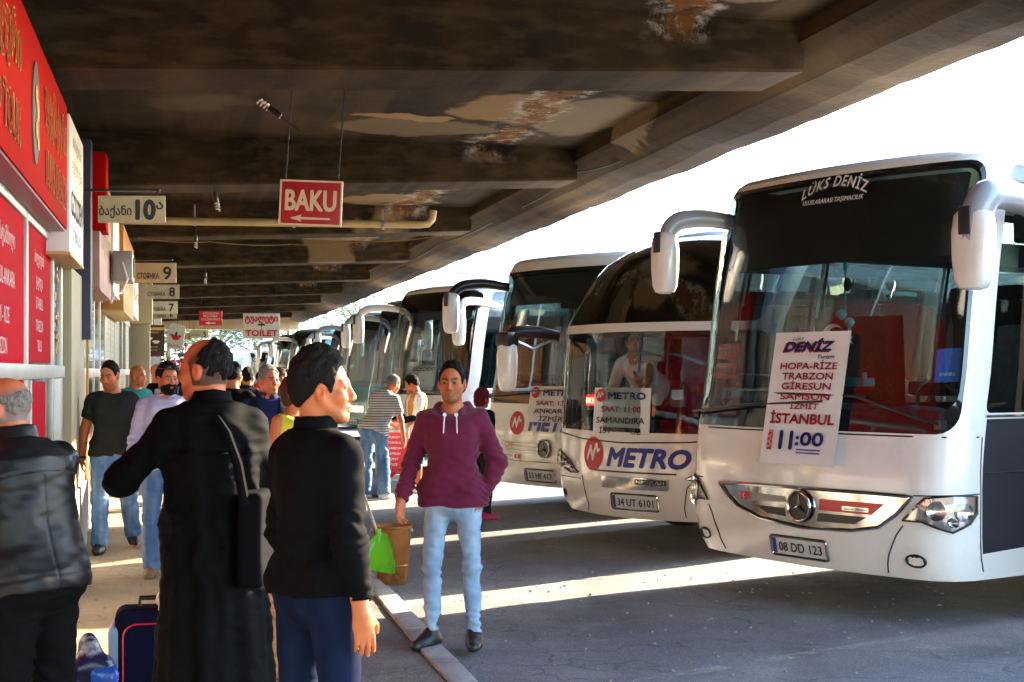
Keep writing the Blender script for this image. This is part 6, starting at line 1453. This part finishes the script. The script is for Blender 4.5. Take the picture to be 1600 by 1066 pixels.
# young man in the black shirt
p, B = make_person(dict(H=1.735, skin=(0.493, 0.175, 0.072), head=(38, 0, 0), armR=((.20, -.06, -1), (.10, .14, -1), (.02, .14, -1), (-.9, .3, 0), .35), armL=((-.18, .05, -1), (-.02, .3, -1), (0, .2, -1), (1, 0, 0), .5), stubble=.45, limb=1.0, girth=.93,
    legR=((.05, .03, -1), (.0, -.05, -1)), legL=((-.06, .0, -1), (0, -.03, -1)), top=dict(kind='shirt', mat='c_black', inf=.023, collar=.035, hem=-.02, wrinkle=.0055), legs=dict(kind='jeans', mat='jeans_navy', inf=.012), hair=(.030, 'hair_dark', .001), hairline=.062, shoe='shoe_black'),
    'young man with thick black hair in a black shirt, seen from behind looking right', at(497, 5.15), 46, fg, .0055)
# priest
p, B = make_person(dict(H=1.81, skin=(0.470, 0.156, 0.072), head=(-52, 2, 0), girth=.94, bare_scalp=(.030, .016, .008), crown=((0, .045, .085), (.074, .105, .075)), crown_cut=((0, .050, .085), (.078, .118, .078)), hair=(.004, 'hair_dark', -.0015), stubble=.3, armL=((-.62, .30, -.72), (.25, 1, .10), (.3, 1, 0), (.3, 0, -1), .7), armR=((.20, .02, -1), (.0, .5, -1), (0, .3, -1), (-1, 0, 0), .6), torso=(3, 0, 0),
    robe=dict(kind='cassock', mat='c_robe'), shoe='shoe_black'), 'priest in a long black cassock with a balding head turned left', at(332, 6.0), -22, fg, .006)
ol = Wave(3, 40); PB = B
sb = thing('shoulder_bag', 'dark shoulder bag with a grey edged strap at the priest\'s right side', 'bag', at(398, 5.93, 1.05)); W_ = Wave(8, 22)
sdf_obj('bag_body', lambda q: rbox(q, (0, 0, -.02), (.055, .12, .19), .03) - .006 * W_(q), (-.12, -.2, -.28), (.12, .2, .24), .008, M['c_black'], sb)
MB().tube([(-.02, -.11, .12), (-.05, -.10, .28), (-.10, -.07, .40), (-.15, -.02, .46)], [.022, .020, .020, .018], 8).build('strap', M['c_black'], sb, smooth=True)
# man in leather
p, B = make_person(dict(H=1.665, skin=(0.493, 0.175, 0.086), head=(-28, 10, 0), bare_scalp=(.16, .13, .11), crown_cut=((0, .012, .098), (.095, .134, .084)), hair=(.002, 'hair_grey', -.002), girth=1.14, belly=.02, torso=(11, 0, 6), shoulder=1.08, armL=((-.12, .45, -1), (.15, 1, -.1), (0, 1, -.1), (.4, 0, -1), .7), armR=((.16, .42, -1), (-.2, 1, -.05), (-.2, 1, 0), (-.4, 0, -1), .7),
    top=dict(kind='leather_jacket', mat='leather', inf=.032, collar=.05, collar_th=.016, hem=-.05, rib=1, wrinkle=.003, yoke=1, boxy=1), legs=dict(kind='trousers', mat='c_black', inf=.026, flare=.03, wide=1, wrinkle=.008), shoe='shoe_black'), 'balding man in a black leather jacket at the left edge, seen from behind', at(50, 5.55), -58, fg, .006)
wk = 'people walking and waiting along the platform'
# walking man, dark tee
p, B = make_person(dict(H=1.79, skin=(0.515, 0.184, 0.086), head=(24, 14, 0), armR=((.30, -.25, -1), (.10, -.02, -1), (0, .1, -1), (-1, 0, 0), .6), armL=((-.26, .18, -1), (-.05, .35, -1), (0, .2, -1), (1, 0, 0), .6), legR=((.04, .30, -1), (.0, .02, -1)), legL=((-.10, -.24, -1), (-.12, -.62, -1)), footL=(-16, -34), footR=(8, 4), torso=(3, 0, 0), stubble=.6, limb=1.06,
    top=dict(kind='tee', mat='c_charcoal', sleeve=.62, inf=.016, hem=-.03, neck=.545, wrinkle=.005), legs=dict(kind='jeans', mat='jeans_mid', inf=.016, flare=.012, wrinkle=.006), hair=(.010, 'hair_dark', -.003), hairline=.060, shoe='shoe_black'), 'man in a dark grey tee and blue jeans walking along the shopfronts, looking down', at(176, 13.6), 166, wk, .010)
mb = MB().lathe([(.036, -.012), (.040, -.012), (.040, .012), (.036, .012)], 16, Matrix.Translation(Vector(map(float, B.wri[1]))) @ Matrix.Rotation(R(14), 4, 'X')); mb.build('wristband', M['black'], p)
# lavender shirt
p, B = make_person(dict(H=1.75, skin=(0.515, 0.184, 0.083), head=(-26, 6, 0), beard=1, armR=((.30, -.10, -1), (.06, .16, -1), (0, .1, -1), (-1, 0, 0), .6), armL=((-.2, .30, -.9), (.3, .8, .45), (.3, .5, .6), (1, 0, 0), .8), legR=((.03, .16, -1), (0, -.06, -1)), legL=((-.05, -.12, -1), (0, -.3, -1)), footL=(-8, -16),
    top=dict(kind='shirt', mat='c_lav', inf=.018, collar=.032, hem=-.06, wrinkle=.006), legs=dict(kind='jeans', mat='jeans_mid', inf=.014, flare=.012), hair=(.014, 'hair_dark', 0), shoe='shoe_tan'), 'bearded man in a lavender shirt with sunglasses on his head, behind the priest', at(258, 12.0), 168, wk, .010)
g_ = MB(); hc = B.hc
for q in (-1, 1): c = hc + B.Hd @ V3(q * .032, .075, .102); g_.ell(tuple(map(float, c)), (.026, .014, .020), nu=12, nv=8)
pts = [hc + B.Hd @ V3(x, y, .09) for x, y in ((-.086, -.02), (-.07, .06), (0, .092), (.07, .06), (.086, -.02))]; g_.tube([Vector(map(float, q)) for q in pts], .005, 6); g_.build('sunglasses', M['black'], p, smooth=True)
p, B = make_person(dict(H=1.76, skin=(0.560, 0.202, 0.094), head=(-14, 8, 0), stubble=.5, belly=.03, girth=1.08, top=dict(kind='tee', mat='c_teal', sleeve=.6, inf=.018, hem=-.05, neck=.545), legs=dict(kind='jeans', mat='jeans_mid', inf=.016), shoe='shoe_white', legR=((.03, .2, -1), (0, -.05, -1)), legL=((-.04, -.16, -1), (0, -.4, -1))), 'bald man in a teal tee walking close to the shops', at(212, 17.6), 128, wk, .012)
p, B = make_person(dict(H=1.78, skin=(0.582, 0.221, 0.115), head=(20, 0, 0), top=dict(kind='tee', mat='c_black', sleeve=.6, inf=.02, hem=-.05), legs=dict(kind='trousers', mat='c_charcoal', inf=.016), shoe='shoe_black', girth=1.08), 'bald man in a black tee behind the teal one, facing right', at(246, 20.5), 62, wk, .013)
p, B = make_person(dict(H=1.82, top=dict(kind='shirt', mat='c_darknavy', inf=.02), legs=dict(kind='trousers', mat='c_charcoal'), hair=(.016, 'hair_dark', 0), shoe='shoe_black'), 'dark haired man half hidden behind the bald man in black', at(264, 25.0), 175, wk, .015)
p, B = make_person(dict(H=1.76, skin=(0.515, 0.193, 0.094), armR=((.62, .30, -.75), (-.25, .25, 1), (-.3, .2, 1), (-1, 0, 0), 1.0), top=dict(kind='tee', mat='c_black', sleeve=.7, inf=.02, hem=-.05), legs=dict(kind='jeans', mat='jeans_navy'), hair=(.018, 'hair_dark', 0), shoe='shoe_black', head=(8, 4, 0)), 'man in a black tee holding a phone to his ear, seen from behind', at(364, 15.6), 8, wk, .012)
MB().box(tuple(map(float, B.wri[1] + V3(-.01, .03, .09))), (.016, .07, .14)).build('phone', M['black'], p, bevel=.004)
make_person(dict(H=1.72, top=dict(kind='jacket', mat='c_darknavy', inf=.026, collar=.03), legs=dict(kind='trousers', mat='c_charcoal'), hair=(.012, 'hair_dark', 0), shoe='shoe_black'), 'short haired man in a dark jacket seen from behind, beside the man on the phone', at(387, 18.5), 10, wk, .013)
p, B = make_person(dict(H=1.72, skin=(0.515, 0.166, 0.079), head=(-28, 0, 0), stubble=.25, girth=1.06, belly=.02, armR=HANG(1), armL=HANG(-1), top=dict(kind='shirt', mat='c_navy', inf=.018, collar=.03, hem=-.06), vest=dict(kind='open_jacket', mat='c_darknavy', inf=.034, open=.07, hem=-.06), legs=dict(kind='trousers', mat='c_darknavy'), hair=(.012, 'hair_grey', 0), hairline=.056, shoe='shoe_black'), 'grey haired man in a navy shirt and dark jacket behind the priest\'s shoulder', at(418, 12.3), 168, wk, .009)
p, B = make_person(dict(H=1.63, female=1, skin=(0.493, 0.170, 0.076), head=(-12, 0, 0), stubble=0, girth=1.02, armR=HANG(1), armL=HANG(-1), top=dict(kind='yellow_top', mat='c_yellow', sleeve=0, inf=.014, hem=-.06, neck=.53, vee=.5), legs=dict(kind='trousers', mat='c_darknavy'), hair=(.028, 'hair_brown', .008), hair_long=1, hairline=.058, shoe='shoe_black'), 'woman with short brown hair in a sleeveless bright yellow top', at(460, 10.9), 128, wk, .009)
make_person(dict(H=1.70, stubble=0, head=(0, 0, 0), top=dict(kind='shirt', mat='c_lblue', inf=.02, collar=.03), legs=dict(kind='trousers', mat='c_grey'), hair=(.012, 'hair_grey', 0), shoe='shoe_black'), 'grey haired man in a light blue shirt far along the kerb', at(449, 27), 184, wk, .015)
p, B = make_person(dict(H=1.72, head=(10, 0, 0), top=dict(kind='jacket', mat='c_brown', inf=.026), legs=dict(kind='trousers', mat='c_charcoal'), hair=(.014, 'hair_brown', .006), shoe='shoe_black'), 'man in a brown jacket and cap turned away beside the light blue shirt', at(437, 21.5), 50, wk, .014)
# by the red stand
p, B = make_person(dict(H=1.74, skin=(0.538, 0.193, 0.094), head=(18, 30, 0), torso=(26, 8, 0), girth=1.08, armR=((.22, .16, -1), (.0, .30, -1), (0, .2, -1), (-1, 0, 0), .6), armL=((-.1, .5, -.9), (.2, .8, -.5), (.2, .8, -.3), (1, 0, 0), .6), legR=((.14, .06, -1), (.10, -.12, -1)), legL=((-.06, .02, -1), (-.02, -.05, -1)), top=dict(kind='striped_tee', mat='c_stripe', sleeve=.7, inf=.020, hem=-.05), legs=dict(kind='jeans', mat='jeans_mid', inf=.022, flare=.02, wrinkle=.007), hair=(.010, 'hair_grey', 0), shoe='shoe_white'), 'man in a striped tee and jeans bending over the red stand', at(583, 19.6, 0), 30, wk, .012)
p, B = make_person(dict(H=1.66, skin=(0.470, 0.166, 0.072), head=(20, 22, 0), stubble=.6, armR=((.16, .30, -.95), (-.05, 1, -.25), (0, 1, 0), (-.3, 0, -1), .7), armL=((-.16, .25, -.95), (.1, 1, -.2), (0, 1, 0), (.3, 0, -1), .7), top=dict(kind='tee', mat='c_white', sleeve=1.0, inf=.018, hem=-.12), vest=dict(kind='open_jacket', mat='c_ochre', inf=.036, open=.06), legs=dict(kind='shorts', mat='c_tealshort', inf=.028, cut=.92, wide=1), hair=(.022, 'hair_dark', .002), shoe='shoe_white'), 'man in an ochre jacket and teal shorts facing left by the red stand', at(650, 20.6, 0), 250, wk, .012)
for q in (-1, 1): MB().tube([Vector(map(float, B.sho[q])) + Vector((0, 0, .0)), Vector(map(float, B.elb[q])), Vector(map(float, B.wri[q]))], [.066, .056, .046], 12).build('dark_sleeve', M['c_darknavy'], p, smooth=True)
make_person(dict(H=1.50, female=1, stubble=0, head=(10, 6, 0), top=dict(kind='jacket', mat='c_darknavy', inf=.024), legs=dict(kind='trousers', mat='c_charcoal'), hair=(.026, 'hair_red', .008), hair_long=1, shoe='shoe_pink'), 'woman with dyed dark red hair half hidden behind the man in the hoodie', at(751, 16.9, 0), 40, wk, .012)
# driver's helper in the second coach
q2 = t2.matrix_basis @ Vector((-.69, 1.2, .62)); hy = math.degrees(t2.rotation_euler.z)
p, B = make_person(dict(H=1.72, skin=(0.493, 0.175, 0.079), head=(-30, -14, 0), torso=(56, 0, -8), armL=((-.15, .75, -.75), (-.1, .8, -.6), (0, 1, -.3), (0, .3, -1), .3), armR=((.3, .25, -1), (.1, .9, -.3), (0, 1, 0), (-.3, 0, -1), .6), top=dict(kind='white_shirt', mat='c_white', inf=.018, collar=.03, hem=-.02), legs=dict(kind='trousers', mat='c_charcoal'), hair=(.018, 'hair_dark', 0), shoe='shoe_black'), 'man in white shirt and red tie leaning over the dashboard of the split windscreen coach', q2, 180 - hy - 20, 'people inside the coaches', .011)
a = B.tp((0, .135, .50)); b = B.tp((.01, .165, .18)); MB().tube([Vector(map(float, a)), Vector(map(float, (a + b) / 2 + V3(0, .01, 0))), Vector(map(float, b))], [.014, .026, .032], 8).build('tie', M['c_red'], p, smooth=True)
q2 = t2.matrix_basis @ Vector((-.55, 1.75, .76)); make_person(dict(H=1.66, top=dict(kind='shirt', mat='c_lblue', inf=.018, collar=.03), legs=dict(kind='jeans', mat='jeans_mid'), hair=(.016, 'hair_dark', 0), shoe='shoe_black'), 'person in a blue shirt standing at the right inside the split windscreen coach', q2, 210 - hy, 'people inside the coaches', .014)  # solid figure added to stand for a reflection in the lower screen
# the far crowd: a few figures, copied
base = []
for i, (tm, lm, hm, hgt) in enumerate((('c_black', 'c_charcoal', 'hair_dark', 1.76), ('c_red', 'jeans_navy', 'hair_dark', 1.64), ('c_beige', 'c_darknavy', 'hair_grey', 1.7), ('c_lblue', 'jeans_mid', 'hair_brown', 1.74))):
    px, d, yaw = ((300, 38, 190), (405, 34, 20), (352, 42, 170), (330, 47, 160))[i]
    nm = ('black', 'red', 'beige', 'light blue')[i]
    base.append((make_person(dict(H=hgt, top=dict(kind='shirt', mat=tm, inf=.02), legs=dict(kind='trousers', mat=lm), hair=(.016, hm, 0), shoe='shoe_black', legR=((.04, .12 * i, -1), (0, -.1, -1)), seed=40 + i), 'distant person in %s standing far along the platform' % nm, at(px, d), yaw, 'far crowd on the platform', .018)[0], nm))
for i, (k, px, d, yaw) in enumerate(((0, 372, 45, 30), (1, 280, 52, 180), (2, 318, 58, 10), (3, 392, 50, 200), (0, 345, 62, 170), (2, 415, 41, 340), (1, 362, 56, 60))):
    c = copy_tree(base[k][0]); c.location = at(px, d); c.rotation_euler.z = R(-yaw); c['label'] = 'distant person in %s, %s, among the far crowd' % (base[k][1], ('left of the beige minibus', 'by the far plants', 'between the pillars and kerb', 'in front of the beige minibus', 'deepest in the crowd', 'beside the far coaches', 'just past the man on the phone')[i])
# ------------------------------------------------------------------ things on the ground
M['rust'] = mat('rusty orange tin', (.30, .105, .022), .5, metal=.35, noise=(5, .4), dirt=((.035, .016, .010), 5, .95), bump=(25, .4, .006)); M['lime'] = mat('lime green plastic', (.10, .46, .015), .35, dirt=((.05, .12, .02), 9, .5))
c = G(613, 912); bk = thing('bucket', 'rusty orange metal bucket standing by the kerb', 'bucket', c)
MB().lathe([(.0, .36), (.145, .36), (.1565, .462), (.150, .464)], 32, cap=False).build('inside', M['black'], bk, smooth=True)
MB().lathe([(.124, .135), (.136, .15), (.129, .165)], 32, cap=False).build('bead', M['rust'], bk, smooth=True)
MB().lathe([(.0, .0), (.112, .0), (.118, .01), (.150, .40), (.158, .45), (.166, .455), (.166, .468), (.158, .468), (.150, .45), (.112, .03), (.0, .02)], 32, cap=False).build('body', M['rust'], bk, smooth=True)
mb = MB()
for a in (3.4, 6.0): mb.ell((.160 * math.cos(a), .160 * math.sin(a), .43), (.016, .016, .022), nu=8, nv=6)
mb.build('lug', M['steel'], bk, smooth=True)
c = P(594, 888, 11.3); dp = thing('dustpan', 'lime green long handled dustpan leaning in front of the bucket', 'dustpan', c)
n = 10; vs = []; fs_ = []
for j in range(7):
    v = j / 6
    for i in range(n + 1):
        u = i / n * 2 - 1; wd = .035 + .105 * min(1, v * 1.25) ** .55; x = u * wd; z = .28 * (1 - v); y = -.05 * v - .05 * v * v + (.035 * (abs(u) ** 4)) * -1 * (1.2 - v * .6); vs.append((x, y, z))
fs_ = [(j * (n + 1) + i, (j + 1) * (n + 1) + i, (j + 1) * (n + 1) + i + 1, j * (n + 1) + i + 1) for j in range(6) for i in range(n)]
mb = MB(); mb.add(vs, fs_); mb.add([(x, y + .008, z) for x, y, z in vs], [f[::-1] for f in fs_]); mb.add([(-.14, -.10, 0), (.14, -.10, 0), (.14, -.06, .0), (-.14, -.06, .0), (-.11, .0, .09), (.11, .0, .09)], [(0, 3, 2, 1), (3, 4, 5, 2)])
pan = mb.build('pan', M['lime'], dp, smooth=True); pan.rotation_euler = (0, R(6), R(-14)); pan.location = (0, 0, -.01)
tp = P(556, 738, 11.5) - c; MB().tube([(-.01, .0, .24), tuple(Vector((-.01, 0, .24)).lerp(tp, .5)), tuple(tp)], .011, 8).build('handle', M['alu'], dp, smooth=True)
MB().tube([(-.012, .0, .20), (-.012, 0, .30)], .02, 8).build('socket', M['lime'], dp, smooth=True)
wb = thing('plastic_bag', 'white plastic bag hooked over the top of the dustpan handle', 'bag', P(557, 728, 11.5)); W_ = Wave(21, 40); sdf_obj('bag_body', lambda q: ellip(q, (0, 0, -.01), (.058, .055, .095)) - .010 * W_(q), (-.1, -.1, -.14), (.1, .1, .12), .006, M['paper'], wb)
# luggage
M['navy_case'] = cloth('navy suitcase cloth', (.005, .006, .022)); M['printed_navy'] = mat('navy bag with pale print', (.008, .010, .05), .35, dirt=((.55, .57, .66), 7, .95), bump=(18, .5, .012)); M['pale_blue'] = mat('pale blue nylon', (.20, .36, .55), .45, bump=(30, .5, .01)); M['dark_bag'] = cloth('dark bag cloth', (.012, .012, .016)); M['blue_bag'] = mat('blue glossy bag', (.02, .09, .45), .3, bump=(18, .6, .012)); M['plaid'] = mat('orange woven plastic', (.38, .15, .05), .6, noise=(40, .4))
c = at(240, 6.75); sc_ = thing('suitcase', 'navy suitcase with red piping standing beside the priest', 'suitcase', c, R(12)); W_ = Wave(31, 18)
sdf_obj('case_body', lambda q: rbox(q, (0, 0, .32), (.17, .12, .27), .05) - .004 * W_(q), (-.25, -.2, 0), (.25, .2, .65), .008, M['navy_case'], sc_)
MB().tube([(x, -.128, z) for x, z in dense(rrect(-.13, .15, .08, .53, .06), .05) + [(.15, .4)]], .004, 6).build('piping', M['red_strip'], sc_, smooth=True); sdf_obj('side_pocket', lambda q: rbox(q, (-.165, 0, .30), (.035, .11, .22), .03) - .006 * W_(q), (-.25, -.2, 0), (-.08, .2, .6), .008, M['pale_blue'], sc_)
MB().tube([(-.06, 0, .58), (-.06, 0, .63), (.06, 0, .63), (.06, 0, .58)], .012, 8).build('handle', M['black'], sc_, smooth=True)
for x in (-.12, .12): MB().lathe([(.0, -.015), (.03, -.015), (.03, .015), (0, .015)], 14, Matrix.Translation((x, 0, .032)) @ Matrix.Rotation(R(90), 4, 'Y'), cap=False).build('wheel', M['black'], sc_, smooth=True)
b2 = thing('plastic_bag', 'white printed plastic bag lying on top of the suitcase', 'bag', c + Vector((.13, -.04, .60))); W2_ = Wave(33, 34); sdf_obj('bag_body', lambda q: ellip(q, (0, 0, .03), (.10, .09, .065)) - .016 * W2_(q) - .006 * W2_(q * 2.3), (-.2, -.2, -.08), (.2, .2, .18), .008, mat('printed bag', (.66, .62, .58), .35, dirt=((.05, .12, .4), 6, .8)), b2)
MB().tube([(-.02, 0, .10), (.03, -.02, .16), (.09, -.02, .17), (.12, 0, .10)], .006, 6).build('handle', M['black'], b2, smooth=True)
b3 = thing('carrier_bag', 'blue and white carrier bag behind the leather jacketed man\'s legs', 'bag', at(141, 6.3), R(20)); W3_ = Wave(37, 26); sdf_obj('bag_body', lambda q: smin(rbox(q, (0, 0, .22), (.09, .08, .22), .04), ellip(q, (0, 0, .46), (.055, .05, .09)), .05) - .010 * W3_(q), (-.2, -.2, 0), (.2, .2, .65), .008, M['printed_navy'], b3)
sdf_obj('blue_panel', lambda q: rbox(q, (.05, -.045, .22), (.06, .06, .19), .03) - .008 * W3_(q), (-.2, -.2, 0), (.2, .2, .65), .008, M['blue_bag'], b3)
b4 = thing('travel_bag', 'black travel bag on the floor at the left edge by the wall', 'bag', at(8, 6.3), R(-20)); sdf_obj('bag_body', lambda q: rbox(q, (0, 0, .18), (.24, .13, .17), .08) - .008 * W3_(q), (-.35, -.25, 0), (.35, .25, .42), .010, M['dark_bag'], b4); MB().tube([(-.12, -.08, .33), (-.08, -.09, .43), (.08, -.09, .43), (.12, -.08, .33)], .012, 6).build('handle', M['black'], b4, smooth=True)
b5 = thing('woven_bag', 'orange woven bag standing between the priest and the man in the black shirt', 'bag', at(408, 8.0), R(15)); W5_ = Wave(41, 20); sdf_obj('bag_body', lambda q: rbox(q, (0, 0, .34), (.13, .10, .34), .04) - .008 * W5_(q), (-.25, -.2, 0), (.25, .2, .78), .010, M['plaid'], b5); MB().tube([(-.06, 0, .66), (-.04, 0, .76), (.04, 0, .76), (.06, 0, .66)], .01, 6).build('handle', M['black'], b5, smooth=True)
# red stand
c = at(613, 20.2, 0); st = thing('sign_stand', 'red upright sign stand with white price lines between two men', 'sign stand', c, R(-4)); MB().box((0, 0, .50), (.42, .03, .72)).build('panel', M['sign_red'], st, bevel=.004); f = MB()
for x in (-.22, .22): f.box((x, 0, .46), (.03, .05, .92))
f.box((0, 0, .90), (.47, .05, .03)); f.box((0, 0, .12), (.47, .05, .03)); f.box((-.22, .0, .02), (.04, .36, .03)); f.box((.22, .0, .02), (.04, .36, .03)); f.build('frame', M['steel'], st, bevel=.004)
t = MB()
for i, s_ in enumerate(('TURIZM', 'ISTANBUL', 'TRABZON', 'SAMSUN', 'IZMIT', 'RIZE')): put_text(t, s_, .03, .78 - i * .075, .032, y=-.018)
t.build('lettering', M['ink_white'], st); MB().box((0, -.018, .19), (.40, .006, .10)).build('white_strip', M['paper'], st); t = MB(); put_text(t, '598 12 52 02', 0, .20, .03, y=-.023); put_text(t, '577 43 36 96', 0, .155, .03, y=-.023); t.build('strip_lettering', M['ink_red'], st)
for px, d, m, lb, sz in ((600, 19.9, 'c_grey', 'grey holdall lying at the foot of the red stand', (.26, .14, .12)), (626, 20.0, 'c_beige', 'small beige box bag to the right of the red stand', (.11, .12, .15))):
    b_ = thing('holdall', lb, 'bag', at(px, d, 0)); sdf_obj('bag_body', lambda q: rbox(q, (0, 0, sz[2]), sz, .06) - .006 * W5_(q), (-.4, -.3, 0), (.4, .3, .4), .014, M[m], b_); MB().tube([(-.06, 0, sz[2] * 1.95), (-.05, 0, sz[2] * 2 + .06), (.05, 0, sz[2] * 2 + .06), (.06, 0, sz[2] * 1.95)], .01, 6).build('handle', M['black'], b_, smooth=True)
# ------------------------------------------------------------------ background: trees, buildings, far wall, another coach beside the nearest
def leaf_mat(name, c): return mat(name, c, .6, noise=(3, .45))
M['leaf'] = leaf_mat('tree leaves', (.10, .13, .05)); M['leaf2'] = leaf_mat('light leaves', (.16, .19, .08)); M['bark'] = mat('bark', (.10, .07, .045), .9, noise=(6, .3))
def tree(label, pos, h, cr, seed, lm='leaf', n=1500, group='trees beyond the end of the platform'):
    rt = random.Random(seed); t = thing('tree', label, 'tree', pos, 0, group); mb = MB(); mb.tube([(0, 0, -.2), (.08, 0, h * .25), (.0, .1, h * .5), (.1, 0, h * .8)], [.22, .17, .12, .04], 8); lobes = []
    for i in range(9):
        a = rt.uniform(0, 6.28); z = h * rt.uniform(.36, .92); rr = cr * rt.uniform(.3, .95) * (1.1 - abs(z / h - .6)); c = Vector((rr * math.cos(a), rr * math.sin(a), z)); mb.tube([(0, .05, z * .72), tuple(c * .5 + Vector((0, 0, z * .40))), tuple(c)], [.09, .05, .02], 6); lobes.append((c, cr * rt.uniform(.30, .52)))
    mb.build('trunk', M['bark'], t, smooth=True); f = MB()
    for i in range(n):
        c, r_ = rt.choice(lobes); d = Vector((rt.gauss(0, 1), rt.gauss(0, 1), rt.gauss(0, .8))).normalized() * r_ * rt.uniform(.45, 1.08); p = c + d; s = rt.uniform(.10, .26); q = Matrix.Rotation(rt.uniform(0, 6.28), 3, 'Z') @ Matrix.Rotation(rt.uniform(-1.2, 1.2), 3, 'X')
        f.add([tuple(p + q @ Vector(v)) for v in ((-s, 0, 0), (0, -s * .5, .05), (s, 0, 0), (0, s * .5, .05))], [(0, 1, 2, 3)])
    f.build('crown', M[lm], t); return t
for i, (px, d, h, cr, lm, lb) in enumerate(((262, 96, 9, 3.4, 'leaf2', 'light green tree past the platform end near the shop row'), (302, 110, 8, 3.2, 'leaf2', 'round light green tree at the far end behind the white minibus'), (345, 120, 9.5, 3.8, 'leaf', 'darker tree behind the white minibuses at the far end'), (398, 125, 8.5, 3.6, 'leaf2', 'tree behind the beige minibus at the far end'), (450, 130, 10, 4, 'leaf', 'tree above the far coaches near the canopy edge'), (560, 150, 11, 4.4, 'leaf2', 'distant tree over the middle coaches'), (228, 84, 7, 2.6, 'leaf', 'bushy tree straight behind the shop row end'))):
    tree(lb, P(px, 580, d) * 1 + Vector((0, 0, -CAMZ)), h, cr, 60 + i, lm)
M['apt_pane'] = mat('pale window glass', (.42, .46, .50), .12, coat=.5)
def block(label, px0, px1, d, floors, m, fh=3.1, base=0.0, rz=0.0):
    w_ = (px1 - px0) / FPX * d; t = thing('apartment_building', label, 'building', P((px0 + px1) / 2, 580, d) - Vector((0, 0, CAMZ)), rz, 'apartment buildings beyond the coaches'); H_ = floors * fh
    MB().box((0, 6, H_ / 2), (w_, 12, H_)).build('wall', M[m], t); MB().box((0, 6, H_ + .2), (w_ + .5, 12.5, .4)).build('roof', M['wall'], t); nb_ = max(3, int(w_ / 3.0)); k = 0
    for f_ in range(floors):
        for i in range(nb_):
            if k >= 96: break
            x = -w_ / 2 + w_ * (i + .5) / nb_; z = f_ * fh + 1.6; o = MB().box((x, -.03, z), (1.5, .12, 1.5)).build('window', M['paper'], t); MB().box((x, -.10, z), (1.28, .04, 1.28)).build('window_pane', M['apt_pane'], o)
            if i % 3 == 1: MB().box((x, -.55, z - .95), (2.2, 1.1, .14)).build('balcony', M['wall'], t)
            k += 1
    return t
M['apt_pink'] = mat('pale pink render', (.74, .66, .62), .85, noise=(.4, .1)); M['apt_cream'] = mat('cream render', (.78, .74, .66), .85, noise=(.4, .1))
block('pale pink apartment block beyond the coaches with orange curtains', 668, 776, 170, 6, 'apt_pink'); block('wide cream apartment block right of the pink one', 795, 925, 185, 7, 'apt_cream'); block('low cream block at the far end past the platform', 262, 420, 165, 3, 'apt_cream'); block('pale block above the teal coaches', 480, 600, 200, 5, 'apt_pink')
# plants in front of the far shops
def pot_plant(label, pos, h, seed, flowers=False):
    rt = random.Random(seed); t = thing('potted_plant', label, 'plant', pos); MB().lathe([(.0, 0), (.16, 0), (.22, .34), (.24, .36), (.20, .36), (.18, .3), (0, .3)], 18, cap=False).build('pot', M['rust'], t, smooth=True); s = MB(); f = MB(); fl = MB()
    for k in range(14):
        a = rt.uniform(0, 6.28); q = [Vector((0, 0, .3)), Vector((.12 * math.cos(a), .12 * math.sin(a), .3 + h * .5)), Vector((rt.uniform(.2, .5) * math.cos(a), rt.uniform(.2, .5) * math.sin(a), .3 + h * rt.uniform(.6, 1)))]; s.tube(q, .012, 5)
        for j in range(16):
            p = q[1].lerp(q[2], rt.uniform(-.3, 1)) + Vector((rt.gauss(0, .09), rt.gauss(0, .09), rt.gauss(0, .09))); r_ = rt.uniform(.05, .11); m_ = Matrix.Rotation(rt.uniform(0, 6.28), 3, 'Z') @ Matrix.Rotation(rt.uniform(-1.2, 1.2), 3, 'X'); f.add([tuple(p + m_ @ Vector(v)) for v in ((-r_, 0, 0), (0, -r_ * .45, .02), (r_, 0, 0), (0, r_ * .45, .02))], [(0, 1, 2, 3)])
        if flowers: fl.ell(tuple(q[2]), (.06, .06, .05), nu=8, nv=6)
    s.build('stem', M['bark'], t); f.build('foliage', M['leaf2'], t)
    if flowers: fl.build('flower', mat('pink flower', (.7, .08, .14), .6), t, smooth=True)
pot_plant('tall leafy potted plant before the far shops, left of the priest\'s head', at(270, 40), 2.0, 5); pot_plant('potted plant with red flowers close to the priest\'s head', at(283, 37), 2.3, 8, True)
# the coach standing next to the nearest one, seen only through its windows
t0, sh0 = far_coach('white coach parked on the far side of the nearest coach, seen through its windows', 800 + FPX * 3.84 / 9.8, 9.8, 'glass_clear', 1.0, hd=1, det=False, seatm='seat_grey', left_mirror=False)
